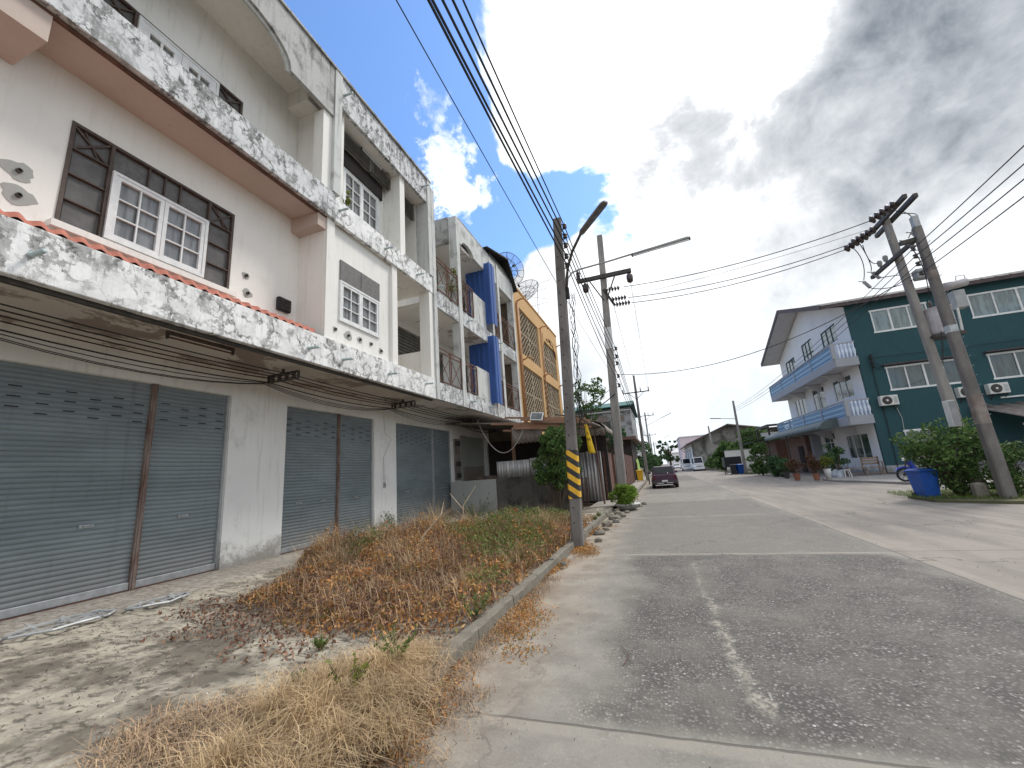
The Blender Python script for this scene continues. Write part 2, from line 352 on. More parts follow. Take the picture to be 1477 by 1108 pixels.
def road_mat():
    m, t, b, p, g = newmat('worn_concrete_road')
    x, y, z = t.xyz(p)
    wob = t.noise(p, .9, 5, .6)-.5; wob2 = t.noise(p, 6., 5, .65)-.5
    big = t.noise(p, .35, 5, .6); med = t.noise(p, 2.3, 7, .62); fine = t.noise(p, 24, 6, .72); strk = t.noise(t.vscale(p, 1.6, .22, 1), 1.4, 6, .6)
    smooth_c = t.mix(t.ramp(med, .3, .7), (.325, .303, .262), (.24, .225, .198))
    smooth_c = t.mix(t.ramp(big, .45, .7)*.5, smooth_c, (.25, .235, .215))
    smooth_c = t.mix(t.ramp(t.noise(p, 70, 4, .7), .45, .7)*.35, smooth_c, (.15, .14, .125))
    smooth_c = t.mix(t.ramp(fine, .5, .8)*.4, smooth_c, (.16, .145, .125))
    # exposed aggregate: stones of mixed greys in dark matrix
    ag = t.node('ShaderNodeTexVoronoi', {'feature': 'F1'}, Vector=p, Scale=44., Randomness=1.)
    agc = t.node('ShaderNodeSeparateColor'); t.l.new(ag.outputs['Color'], agc.inputs[0])
    av = E(t, agc.outputs[0]); ad = E(t, ag.outputs[0])
    stone = t.mix(t.ramp(av, .25, .98), (.115, .109, .102), (.33, .312, .29))
    stone = t.mix(t.ramp(av, .965, .98), stone, (.60, .58, .54))
    agg = t.mix(t.ramp(ad, .34, .60), stone, (.085, .08, .073))
    agg = t.mix(t.ramp(med, .38, .66)*.7, agg, (.165, .155, .138))
    agg = t.mix(t.ramp(t.noise(t.vscale(p, 1.0, .5, 1), .9, 7, .68)+(fine-.5)*.12, .52, .68)*.5, agg, (.235, .22, .195))
    def box(x0, x1, y0, y1, e=.12, k=.5):
        xx = x + wob*k + wob2*.12; yy = y + wob*k*.25 + wob2*.05
        return t.ramp(xx, x0-e, x0+e)*t.ramp(xx, x1+e, x1-e)*t.ramp(yy, y0-e*.4, y0+e*.4)*t.ramp(yy, y1+e*.4, y1-e*.4)
    def mx(a, b_): return t.math('MAXIMUM', a, b_)
    zone = mx(box(-.65, 3.14, 2.95, 8.1, .30, 1.1)*t.ramp(t.noise(p, 1.1, 7, .7), .45, .70, 1., .62), box(-1.0, 3.14, 8.25, 13.55, .3, .5)*.55)
    zone = mx(zone, box(-.9, 3.1, 13.8, 18.9, .25, .5)*.6)
    zone = mx(zone, box(-1.2, 3.1, 24.5, 29.8, .3, .5)*.5)
    zone = mx(zone, box(-1.2, 3.1, 40, 56, .3, .5)*.7)
    zone = mx(zone, box(-.6, 5., -8, 2.5, .4, .5)*.25)
    zone = mx(zone, box(3.3, 8.6, 13.6, 22, .5, .5)*.35)
    lane = mx(box(4.2, 4.8, 5, 11.5, .35, .6), box(5.6, 6.4, 6, 15, .5, .8))*t.ramp(strk, .4, .6)
    agg2 = t.voro(p, 95., 'F1'); agg = t.mix(t.ramp(agg2, .25, .6)*.45, agg, (.10, .093, .084))
    zone = t.math('MAXIMUM', zone, t.ramp(t.noise(p, 1.7, 7, .7), .40, .70, .10, .50))
    c = t.mix(zone, smooth_c, agg)
    right = t.ramp(x, 3.16, 3.2)
    rc = t.mix(t.ramp(strk, .35, .7), (.315, .275, .238), (.225, .20, .175)); rc = t.mix(t.ramp(fine, .5, .8)*.35, rc, (.19, .165, .14))
    c = t.mix(right*(1-zone*.8), c, rc)
    c = t.mix(lane*.3, c, (.15, .14, .13))
    # pale cement spill running down the slab
    lx = (x - .33 - wob*.35 + (y-5.)*.028 - wob2*.25).abs()
    line = t.ramp(lx + (med-.5)*.22 + t.ramp(y, 3.0, 6.5, 0., .035), .10, .0)*t.ramp(y, 3.1, 3.4)*t.ramp(y, 7.9, 7.2)*t.ramp(t.noise(p, 3.5, 5, .6), .32, .48)
    c = t.mix(line*t.ramp(fine, .38, .6, .1, .75), c, (.44, .40, .335))
    # pale joint borders
    def joint(v, c0, w): return t.ramp((v - c0 - wob*.06 - wob2*.02).abs(), w, w*.4)
    inl = t.ramp(x, 3.2, 3.1)
    pale = joint(x, 3.24, .12)*t.ramp(y, 2, 3)
    for yj in (2.84, 8.2): pale = mx(pale, joint(y, yj, .085)*inl)
    c = t.mix(pale*t.ramp(med, .35, .6, .0, .35), c, (.40, .36, .30))
    thin = joint(x, 3.16, .014)
    for yj in (-2.6, 2.90, 8.26, 13.7, 19.1, 24.4, 29.8, 35.2, 40.6): thin = mx(thin, joint(y, yj, .016))
    thin = mx(thin, joint(x, 8.7, .02))
    c = t.mix(thin*.75, c, (.10, .09, .08))
    # sand and dirt swept against the kerb
    kd = t.ramp(x + wob*1.1 + wob2*.3, -.75, -1.7)
    c = t.mix(kd*.75, c, t.mix(t.ramp(med, .35, .65), (.36, .31, .245), (.25, .195, .145)))
    crk = t.voro(t.vadd(p, t.node('ShaderNodeVectorMath', {'operation': 'SCALE'}, i0=t.noise(p, 1.5, 5, .6, 0, 1), Scale=1.2).outputs[0]), .33, 'DISTANCE_TO_EDGE')
    c = t.mix(t.ramp(crk, .011, .002)*.75*t.ramp(big, .4, .6), c, (.10, .09, .08))
    t.put(b.inputs['Base Color'], c); b.inputs['Roughness'].default_value = .85; b.inputs['Specular IOR Level'].default_value = .25
    bumpn(t, b, ad*zone*(-.9) + fine*.35 + med*.15 - thin*1.2, .55, .012)
    return m
M['road'] = road_mat()
def walk_mat():
    m, t, b, p, g = newmat('stained_sidewalk')
    x, y, z = t.xyz(p)
    big = t.noise(p, .55, 6, .62, .3); med = t.noise(p, 3.2, 7, .66); fine = t.noise(p, 30, 5, .7); st = t.noise(t.vscale(p, 1, 1.8, 1), 7, 6, .7)
    c = t.mix(t.ramp(med, .32, .66), (.46, .42, .34), (.28, .255, .21))
    c = t.mix(t.ramp(big+(med-.5)*.5, .44, .62)*.78, c, (.12, .105, .086))
    c = t.mix(t.ramp(st, .50, .62)*.8, c, (.085, .075, .062))
    c = t.mix(t.ramp(fine, .55, .8)*.4, c, (.07, .06, .05))
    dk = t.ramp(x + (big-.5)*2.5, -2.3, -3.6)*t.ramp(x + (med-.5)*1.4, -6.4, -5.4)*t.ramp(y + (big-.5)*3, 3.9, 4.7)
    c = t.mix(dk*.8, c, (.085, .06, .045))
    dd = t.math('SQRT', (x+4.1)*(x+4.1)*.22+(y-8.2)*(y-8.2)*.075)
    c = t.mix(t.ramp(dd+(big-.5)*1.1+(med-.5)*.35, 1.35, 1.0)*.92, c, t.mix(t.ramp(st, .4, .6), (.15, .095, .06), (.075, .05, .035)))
    apron = t.ramp(x + (med-.5)*.3, -7.0, -7.15)
    c = t.mix(apron*.7, c, t.mix(t.ramp(st, .4, .6), (.42, .39, .35), (.26, .23, .20)))
    t.put(b.inputs['Base Color'], c); b.inputs['Roughness'].default_value = .92; b.inputs['Specular IOR Level'].default_value = .15
    bumpn(t, b, med*.5+st*.3+fine*.3, .6, .03)
    return m
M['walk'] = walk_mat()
M['kerb'] = plaster('kerb_concrete', (.38, .35, .30), (.10, .085, .07), .2, .7, .4, .7, (.45, .65), 4.)
M['apron'] = simple('apron_concrete', (.38, .35, .31), (.28, .26, .235), 1.2, .9, 0, .3, 30)
M['soil'] = simple('dry_soil', (.19, .15, .105), (.115, .09, .065), 2.5, .95, 0, .6, 25)
M['verge'] = simple('verge_ground', (.10, .12, .05), (.14, .12, .075), 1.2, .95, 0, .6, 18)

# ---------------------------------------------------------------- mesh helper
SPLIT = {'pilaster', 'glass_slat', 'soffit_beam', 'bay_fin', 'side_wall', 'party_pier', 'fin', 'pane', 'loggia_wall', 'infill_screen', 'wall_conduit',
         'pale_shutter', 'bottom_bar', 'side_guide', 'post', 'insulator', 'bolt', 'leg', 'baluster', 'tyre', 'bracket', 'meter_box', 'rafter'}
class MB:
    def __init__(s): s.v = []; s.f = []
    def add(s, vs, fs):
        o = len(s.v); s.v += [tuple(q) for q in vs]; s.f += [tuple(i+o for i in f) for f in fs]; return s
    def box(s, x0, x1, y0, y1, z0, z1):
        return s.add([(x, y, z) for z in (z0, z1) for y in (y0, y1) for x in (x0, x1)],
                     [(0, 2, 3, 1), (4, 5, 7, 6), (0, 1, 5, 4), (2, 6, 7, 3), (0, 4, 6, 2), (1, 3, 7, 5)])
    def bar(s, a, b, w, h=None, up=(0, 0, 1)):
        a = Vector(a); b = Vector(b); d = (b-a).normalized(); h = h or w; u = Vector(up)
        if abs(d.dot(u)) > .97: u = Vector((1, 0, 0))
        r = d.cross(u).normalized(); u = r.cross(d)
        vs = [c + r*(sx*w/2) + u*(sy*h/2) for c in (a, b) for sx, sy in ((-1, -1), (1, -1), (1, 1), (-1, 1))]
        return s.add(vs, [(0, 1, 2, 3), (7, 6, 5, 4), (0, 4, 5, 1), (1, 5, 6, 2), (2, 6, 7, 3), (3, 7, 4, 0)])
    def tube(s, pts, r, n=8, caps=True):
        pts = [Vector(p) for p in pts]; rs = r if isinstance(r, (list, tuple)) else [r]*len(pts); rings = []; u = None
        for i, p in enumerate(pts):
            d = (pts[min(i+1, len(pts)-1)]-pts[max(i-1, 0)])
            d = d.normalized() if d.length > 1e-9 else Vector((0, 0, 1))
            if u is None:
                u = Vector((0, 0, 1)) if abs(d.z) < .9 else Vector((1, 0, 0))
            a = d.cross(u)
            if a.length < 1e-6: a = d.orthogonal()
            a.normalize(); u = a.cross(d).normalized()
            rings.append([p + a*(rs[i]*math.cos(2*math.pi*k/n)) + u*(rs[i]*math.sin(2*math.pi*k/n)) for k in range(n)])
        vs = [v for rg in rings for v in rg]; fs = []
        for i in range(len(pts)-1):
            for k in range(n):
                fs.append((i*n+k, i*n+(k+1) % n, (i+1)*n+(k+1) % n, (i+1)*n+k))
        if caps: fs += [tuple(range(n-1, -1, -1)), tuple((len(pts)-1)*n+k for k in range(n))]
        return s.add(vs, fs)
    def lathe(s, prof, c=(0, 0, 0), n=16, axis='z'):
        """prof: list of (radius, height)"""
        vs = []; c = Vector(c)
        for r, h in prof:
            for k in range(n):
                a = 2*math.pi*k/n; q = (r*math.cos(a), r*math.sin(a), h)
                if axis == 'x': q = (q[2], q[0], q[1])
                if axis == 'y': q = (q[0], q[2], q[1])
                vs.append(c+Vector(q))
        fs = [(i*n+k, i*n+(k+1) % n, (i+1)*n+(k+1) % n, (i+1)*n+k) for i in range(len(prof)-1) for k in range(n)]
        fs += [tuple(range(n-1, -1, -1)), tuple((len(prof)-1)*n+k for k in range(n))]
        return s.add(vs, fs)
    def prism(s, poly, axis, a0, a1):
        """poly of 2D points extruded along axis x|y|z"""
        def P(q, a): return {'x': (a, q[0], q[1]), 'y': (q[0], a, q[1]), 'z': (q[0], q[1], a)}[axis]
        n = len(poly)
        vs = [P(q, a0) for q in poly]+[P(q, a1) for q in poly]
        fs = [(i, (i+1) % n, n+(i+1) % n, n+i) for i in range(n)]+[tuple(range(n-1, -1, -1)), tuple(range(n, 2*n))]
        return s.add(vs, fs)
    def strip(s, pts, axis, a0, a1, th=None):
        """open profile extruded along an axis (corrugated sheet); th adds a second skin"""
        def P(q, a): return {'x': (a, q[0], q[1]), 'y': (q[0], a, q[1]), 'z': (q[0], q[1], a)}[axis]
        n = len(pts)
        return s.add([P(q, a0) for q in pts]+[P(q, a1) for q in pts], [(i, i+1, n+i+1, n+i) for i in range(n-1)])
    def wall_x(s, x0, x1, y0, y1, z0, z1, holes=()):
        return s._wall(lambda a, b, c, d: s.box(x0, x1, a, b, c, d), y0, y1, z0, z1, holes)
    def wall_y(s, y0, y1, x0, x1, z0, z1, holes=()):
        return s._wall(lambda a, b, c, d: s.box(a, b, y0, y1, c, d), x0, x1, z0, z1, holes)
    def _wall(s, fn, a0, a1, z0, z1, holes):
        us = sorted({a0, a1, *[min(max(h[i], a0), a1) for h in holes for i in (0, 1)]})
        for i in range(len(us)-1):
            ua, ub = us[i], us[i+1]; cuts = sorted([(h[2], h[3]) for h in holes if h[0] <= ua+1e-6 and h[1] >= ub-1e-6]); z = z0
            for (c0, c1) in cuts:
                if c0 > z+1e-6: fn(ua, ub, z, c0)
                z = max(z, c1)
            if z < z1-1e-6: fn(ua, ub, z, z1)
        return s
    def components(s):
        if getattr(s, 'done', 0): return [s]
        par = list(range(len(s.v)))
        def find(i):
            while par[i] != i: par[i] = par[par[i]]; i = par[i]
            return i
        for f in s.f:
            a = find(f[0])
            for q in f[1:]: par[find(q)] = a
        gr = {}
        for f in s.f: gr.setdefault(find(f[0]), []).append(f)
        out = []
        for fs in gr.values():
            ids = sorted({i for f in fs for i in f}); mp = {i: k for k, i in enumerate(ids)}
            c = MB(); c.v = [s.v[i] for i in ids]; c.f = [tuple(mp[i] for i in f) for f in fs]; out.append(c)
        return out
    def build(s, name, mat, parent=None, off=None, smooth=False, bevel=0., solid=0.):
        if name in SPLIT:
            comps = s.components()
            if len(comps) > 1: return [c.build(name, mat, parent, off, smooth, bevel, solid) for c in comps if setattr(c, 'done', 1) is None][0]
        me = bpy.data.meshes.new(name)
        r = parent
        while r is not None and r.parent is not None: r = r.parent
        o3 = Vector(off) if off is not None else (Vector(r.location) if r is not None else Vector((0, 0, 0)))
        if r is not None and r.rotation_euler.z:
            mt = Matrix.Rotation(-r.rotation_euler.z, 3, 'Z'); vs = [mt @ (Vector(v)-o3) for v in s.v]
        else: vs = [(v[0]-o3[0], v[1]-o3[1], v[2]-o3[2]) for v in s.v]
        me.from_pydata(vs, [], s.f); me.update()
        if solid or True:
            pass
        me.materials.append(mat if not isinstance(mat, str) else M[mat])
        if smooth: me.shade_smooth()
        ob = bpy.data.objects.new(name, me); col.objects.link(ob)
        if parent is not None: ob.parent = parent
        else: ob.location = o3
        if bevel:
            md = ob.modifiers.new('bevel', 'BEVEL'); md.width = bevel; md.segments = 2; md.limit_method = 'ANGLE'
        if solid:
            md = ob.modifiers.new('solid', 'SOLIDIFY'); md.thickness = solid
        return ob
def tag(o, label=None, cat=None, group=None, kind=None):
    if label: o['label'] = label
    if cat: o['category'] = cat
    if group: o['group'] = group
    if kind: o['kind'] = kind
    return o
def thing(name, label, cat, loc=(0, 0, 0), rz=0., group=None):
    o = bpy.data.objects.new(name, None); o.empty_display_size = .3; col.objects.link(o)
    o.location = loc; o.rotation_euler = (0, 0, rz)
    return tag(o, label, cat, group)
def copy_tree(o, parent=None):
    c = o.copy(); col.objects.link(c)
    if parent is not None: c.parent = parent
    for ch in [q for q in KIDS(o)]: copy_tree(ch, c)
    return c
def KIDS(o): return [q for q in bpy.data.objects if q.parent == o]
def part_local(mb, name, mat, root, **k):
    """vertices already in the thing's own frame"""
    sv_l = mb.build(name, mat, None, (0, 0, 0), **k); sv_l.parent = root; return sv_l
def sag(a, b, s, n=14):
    a = Vector(a); b = Vector(b)
    return [a.lerp(b, i/n) - Vector((0, 0, 4*s*(i/n)*(1-i/n))) for i in range(n+1)]

# ---------------------------------------------------------------- foliage helper (numpy)
def quads_mesh(name, mat, verts, nper, faces_tpl, loc=(0, 0, 0), parent=None):
    """verts (n, nper, 3); faces_tpl list of index tuples (all quads) repeated per item"""
    n = verts.shape[0]; v = (verts.reshape(-1, 3) - np.array(loc)).astype(np.float32)
    tpl = np.array(faces_tpl); k = tpl.shape[1]
    fc = (tpl[None] + (np.arange(n)*nper)[:, None, None]).reshape(-1, k)
    me = bpy.data.meshes.new(name); me.vertices.add(len(v)); me.vertices.foreach_set('co', v.ravel())
    me.loops.add(fc.size); me.loops.foreach_set('vertex_index', fc.ravel().astype(np.int32))
    me.polygons.add(len(fc)); me.polygons.foreach_set('loop_start', (np.arange(len(fc))*k).astype(np.int32))
    me.update(calc_edges=True); me.materials.append(M[mat])
    o = bpy.data.objects.new(name, me); col.objects.link(o)
    if parent is None: o.location = loc
    else: o.parent = parent
    return o
def leaf_verts(c, size, droop=.3, asp=.45):
    n = len(c); d = rng.normal(size=(n, 3)); d[:, 2] -= droop; d /= np.linalg.norm(d, axis=1)[:, None]
    u = rng.normal(size=(n, 3)); s_ = np.cross(d, u); s_ /= np.linalg.norm(s_, axis=1)[:, None]+1e-9
    L = (size*rng.uniform(.6, 1.35, n))[:, None]; W = L*asp; nn = np.cross(d, s_)
    return np.stack([c-d*L*.5, c+s_*W*.5+nn*L*.06, c+d*L*.5, c-s_*W*.5+nn*L*.06], 1)
def crown_pts(blobs_, n, hollow=.45):
    w = np.array([b[3]**2 for b in blobs_]); idx = rng.choice(len(blobs_), n, p=w/w.sum())
    d = rng.normal(size=(n, 3)); d /= np.linalg.norm(d, axis=1)[:, None]
    rr = rng.uniform(hollow, 1., n)**.6
    b = np.array([q[:3] for q in blobs_]); r = np.array([q[3] for q in blobs_])
    zs = np.array([q[4] if len(q) > 4 else .85 for q in blobs_])
    p = d*(rr*r[idx])[:, None]; p[:, 2] *= zs[idx]
    return p + b[idx]
def clumpy(c, rad, n, size, sub=14, srad=.42):
    """blobs scattered over a crown ellipsoid c, rad=(rx,ry,rz): gives an uneven outline and gaps"""
    out = []
    for i in range(sub):
        d = rng.normal(size=3); d /= np.linalg.norm(d); k = rng.uniform(.45, .85)
        m = min(rad)
        out.append((c[0]+d[0]*rad[0]*k, c[1]+d[1]*rad[1]*k, c[2]+d[2]*rad[2]*k, m*srad*rng.uniform(.6, 1.25)))
    out.append((c[0], c[1], c[2], m*.6))
    return leaf_verts(crown_pts(out, n), size), out
def plant_thing(name, label, cat, base, parts, leafm, size, n, stems=True, group=None, trunk_r=.05, sub=14, asp=.45, droop=.3):
    """parts: list of (dx,dy,dz,rx,ry,rz) crown ellipsoids relative to base"""
    t = thing(name, label, cat, base, 0, group); allv = []; tr = MB()
    tot = sum(p[3]*p[5] for p in parts)
    for p in parts:
        c = (base[0]+p[0], base[1]+p[1], base[2]+p[2]); k = int(n*p[3]*p[5]/tot)
        out = []; m = min(p[3:6])
        for i in range(sub):
            d = rng.normal(size=3); d /= np.linalg.norm(d); q = rng.uniform(.4, .88)
            out.append((c[0]+d[0]*p[3]*q, c[1]+d[1]*p[4]*q, c[2]+d[2]*p[5]*q, m*.42*rng.uniform(.55, 1.25)))
            if stems:
                mid = (base[0]+(out[-1][0]-base[0])*.35+rng.normal()*.03, base[1]+(out[-1][1]-base[1])*.35, base[2]+(out[-1][2]-base[2])*.55)
                tr.tube([base, mid, out[-1][:3]], [trunk_r*.6, trunk_r*.4, trunk_r*.12], 5)
        allv.append(leaf_verts(crown_pts(out, k), size, droop, asp))
    vs = np.concatenate(allv)
    quads_mesh('foliage', leafm, vs, 4, [(0, 1, 2, 3)], base, t)
    if stems:
        tr.tube([base, (base[0], base[1], base[2]+parts[0][2]*.6)], [trunk_r, trunk_r*.6], 7)
        tr.build('stem', 'bark', t, smooth=True)
    return t
def blades(n, xy, z, h, w, lean, seed_dir=None):
    """curved grass blades: returns (n,6,3)"""
    a = rng.uniform(0, 2*np.pi, n); L = h*rng.uniform(.4, 1.25, n); ln = lean*rng.uniform(.2, 1.5, n)
    d = np.stack([np.cos(a), np.sin(a), np.zeros(n)], 1); s_ = np.stack([-np.sin(a), np.cos(a), np.zeros(n)], 1)*(w*rng.uniform(.6, 1.3, n))[:, None]
    b = np.stack([xy[:, 0], xy[:, 1], z*np.ones(n)], 1)
    m = b + d*(L*ln*.35)[:, None]; m[:, 2] += L*.55
    e = b + d*(L*ln)[:, None]; e[:, 2] += L*np.clip(1.0-ln*.42, .15, 1)
    return np.stack([b-s_, b+s_, m+s_*.8, m-s_*.8, e+s_*.15, e-s_*.15], 1)
BF = [(0, 1, 2, 3), (3, 2, 4, 5)]

# ================================================================ SETTING
def sheet(name, x0, x1, y0, y1, z, mat, kind='structure', nx=1, ny=1):
    b = MB()
    xs = [x0+(x1-x0)*i/nx for i in range(nx+1)]; ys = [y0+(y1-y0)*i/ny for i in range(ny+1)]
    b.add([(x, y, z) for y in ys for x in xs], [(j*(nx+1)+i, j*(nx+1)+i+1, (j+1)*(nx+1)+i+1, (j+1)*(nx+1)+i) for j in range(ny) for i in range(nx)])
    o = b.build(name, mat); o['kind'] = kind; return o
sheet('ground', -1500, 1500, -400, 2600, -.05, 'soil')
sheet('road', -1.88, 13.5, -10, 420, 0.0, 'road')
# sidewalk as a slab with uneven top
b = MB(); nx, ny = 44, 110
for j in range(ny+1):
    for i in range(nx+1):
        x = -8.7+6.72*i/nx; y = -6+23.0*j/ny
        zz = .12 + .012*math.sin(x*2.3+y*1.1)+.010*math.sin(y*3.7-x*1.9) + (random.random()-.5)*.006
        if x < -6.95: zz = .15 + (random.random()-.5)*.004
        b.v.append((x, y, zz))
for j in range(ny):
    for i in range(nx):
        k = j*(nx+1)+i; b.f.append((k, k+1, k+nx+2, k+nx+1))
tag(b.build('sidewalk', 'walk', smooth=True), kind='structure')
# kerb, stones with worn edges; gaps and tilt between them
b = MB(); y = -6.0
while y < 16.2:
    L = 1.02 if y > 3.3 else 1.0
    dx = random.uniform(-.012, .012); dz = random.uniform(-.01, .008)
    if 6.15 < y < 6.9: dz = -.05
    n = 7; prof = [(-.13, -.04), (-.13, .135), (-.115, .15), (.0, .155), (.012, .135), (.02, -.04)]
    vs = []; 
    for k in range(n+1):
        yy = y + (L-.015)*k/n
        for (px, pz) in prof: vs.append((-1.875+px+dx+random.uniform(-.006, .006), yy, pz+dz+(random.uniform(-.008, .006) if pz > 0 else 0)))
    m = len(prof); fs = [(k*m+i, k*m+i+1, (k+1)*m+i+1, (k+1)*m+i) for k in range(n) for i in range(m-1)]+[tuple(range(m)), tuple(n*m+i for i in range(m-1, -1, -1))]
    b.add(vs, fs); y += L
tag(b.build('kerb', 'kerb'), kind='structure')
b = MB()
for k in range(60):
    b.box(-1.62, -1.44, 17.6+k*2.0, 19.58+k*2.0, -.03, .13+random.uniform(-.01, .01))
tag(b.build('far_kerb', 'kerb'), kind='structure')
sheet('far_footpath', -2.9, -1.62, 17.0, 140, .10, 'apron')
# right side: raised concrete apron with rounded corner, verge with ground cover, far verge
b = MB()
pl = [(9.2, 29.96), (8.6, 28.8), (8.5, 26.6), (9.1, 24.6), (9.6, 22.2), (10.2, 20.4), (13.0, 19.0), (40, 18.6), (40, 29.96)]
b.prism(pl, 'z', -.03, .10)
tag(b.build('house_apron', 'apron', bevel=.02), kind='structure')
b = MB(); b.prism([(12.15, 29.0), (30, 29.0), (30, 29.98), (12.15, 29.98)], 'z', .101, .20); b.build('house_plinth', 'rgrey')['kind'] = 'structure'
b = MB(); pts = []
pl = [(6.95, 14.9), (7.9, 13.9), (9.5, 13.0), (13, 12.4), (30, 12.2), (30, 18.4), (13, 18.6), (9.6, 18.4), (7.8, 17.6), (7.0, 16.4)]
b.prism(pl, 'z', -.03, .07); b.build('verge', 'verge')['kind'] = 'structure'
b = MB(); b.prism([(8.0, 46), (13.4, 46), (13.4, 140), (7.6, 140), (7.9, 60)], 'z', -.02, .05); b.build('far_verge', 'verge')['kind'] = 'structure'

# ================================================================ SHOPHOUSE A (near, weathered white)
FX = -6.5
ha = thing('shophouse', 'weathered white three storey shophouse with pink balcony soffit and two grey blue roller shutters', 'building', (-6.5, 2.35, 0))
b = MB(); b.wall_x(-8.75, -8.45, -2.3, 11.6, .1, 4.15, [(-2.0, 1.9, .1, 3.64), (2.35, 6.26, .1, 3.64), (7.68, 11.02, .1, 3.62)])
b.build('ground_floor_wall', 'white', ha)
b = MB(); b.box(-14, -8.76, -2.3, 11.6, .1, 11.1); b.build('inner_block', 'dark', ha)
def shutter(root, y0, y1, post, z0=.16, z1=3.64, x=-8.56, postmat='rustpost', pw=.085):
    b = MB(); n = int((z1-z0-.12)/.075); prof = []
    for i in range(n):
        z = z0+.12+i*.075
        prof += [(x, z), (x+.012, z+.012), (x+.018, z+.035), (x+.012, z+.06), (x, z+.07)]
    prof.append((x, z1+.02))
    # sheet with slight waviness along its length
    m = 9; vs = []
    for k in range(m+1):
        yy = y0+(y1-y0)*k/m
        for (px, pz) in prof: vs.append((px+.006*math.sin(k*1.7+pz*3.1), yy, pz+.004*math.sin(k*2.1+pz)))
    q = len(prof); b.add(vs, [(k*q+i, k*q+i+1, (k+1)*q+i+1, (k+1)*q+i) for k in range(m) for i in range(q-1)])
    s = b.build('roller_shutter', 'shutter', root, smooth=False)
    b = MB()
    for seg0, seg1 in ((y0, post-pw/2), (post+pw/2, y1)):
        w = seg1-seg0; c = max(3, int(w/.30))
        for k in range(c):
            yy = seg0+w*(k+.5)/c
            for r in range(3):
                if (k+r) % 1 == 0:
                    zz = z1-.34-.15*r-(.075 if k % 2 else 0)
                    b.box(x+.010, x+.024, yy-.07, yy+.07, zz, zz+.016)
    b.build('vent_slots', 'shutter_dk', s)
    b = MB(); b.box(x-.02, x+.05, y0+.02, post-pw/2, z0, z0+.12); b.box(x-.02, x+.05, post+pw/2, y1-.02, z0, z0+.12); b.build('bottom_bar', 'steel', s, bevel=.01)
    b = MB(); b.box(x-.02, x+.07, post-pw/2, post+pw/2, z0-.02, z1+.02); b.box(x+.071, x+.085, post-pw*.22, post+pw*.22, z0, z1); b.build('guide_post', postmat, s)
    for yy in (y0+(post-y0)*.3, y0+(post-y0)*.72, post+(y1-post)*.5):
        b = MB(); b.box(x+.02, x+.035, yy-.09, yy+.09, 1.22, 1.27); b.tube([(x+.03, yy-.05, 1.25), (x+.07, yy-.05, 1.25), (x+.07, yy+.05, 1.25), (x+.03, yy+.05, 1.25)], .008, 5); b.build('handle', 'steel', s)
    b = MB(); b.box(x-.05, x+.10, y0, y1, z0-.055, z0-.005); b.build('door_sill', 'rust', s)
    b = MB(); b.box(x, x+.05, y0-.0, y0+.045, z0, z1); b.box(x, x+.05, y1-.045, y1, z0, z1); b.build('side_guide', 'greymetal', s)
    return s
shutter(ha, -2.0, 1.9, .6); shutter(ha, 2.35, 6.26, 4.84); shutter(ha, 7.68, 11.02, 9.53, pw=.08)
# canopy slab and its fascia
b = MB(); b.box(-8.45, -6.625, -2.3, 11.6, 4.15, 4.38); b.build('canopy_slab', 'soffit1', ha)
b = MB(); b.box(-6.62, FX, -2.3, 11.6, 4.12, 4.78); b.build('canopy_fascia', 'crack', ha, bevel=.012)
b = MB(); b.box(-6.70, -6.63, -2.3, 11.6, 4.07, 4.149); b.build('drip_edge', 'darkmetal', ha)
# clay tile skirt
b = MB(); N_ = 46; vs = []
for i in range(N_*6+1):
    yy = -2.25+(6.55+2.25)*i/(N_*6); w = .034*math.cos(2*math.pi*i/6)
    vs += [(-6.54, yy, 4.865+w), (-6.53, yy, 4.80+w*.8), (-7.38, yy, 5.12+w)]
b.add(vs, [(3*i, 3*i+3, 3*i+5, 3*i+2) for i in range(N_*6)]+[(3*i, 3*i+1, 3*i+4, 3*i+3) for i in range(N_*6)])
b.build('tile_skirt', 'tile', ha, smooth=True)
b = MB(); b.box(-7.40, -7.34, -2.3, 6.85, 5.14, 5.24); b.build('wall_ledge', 'white_clean', ha)
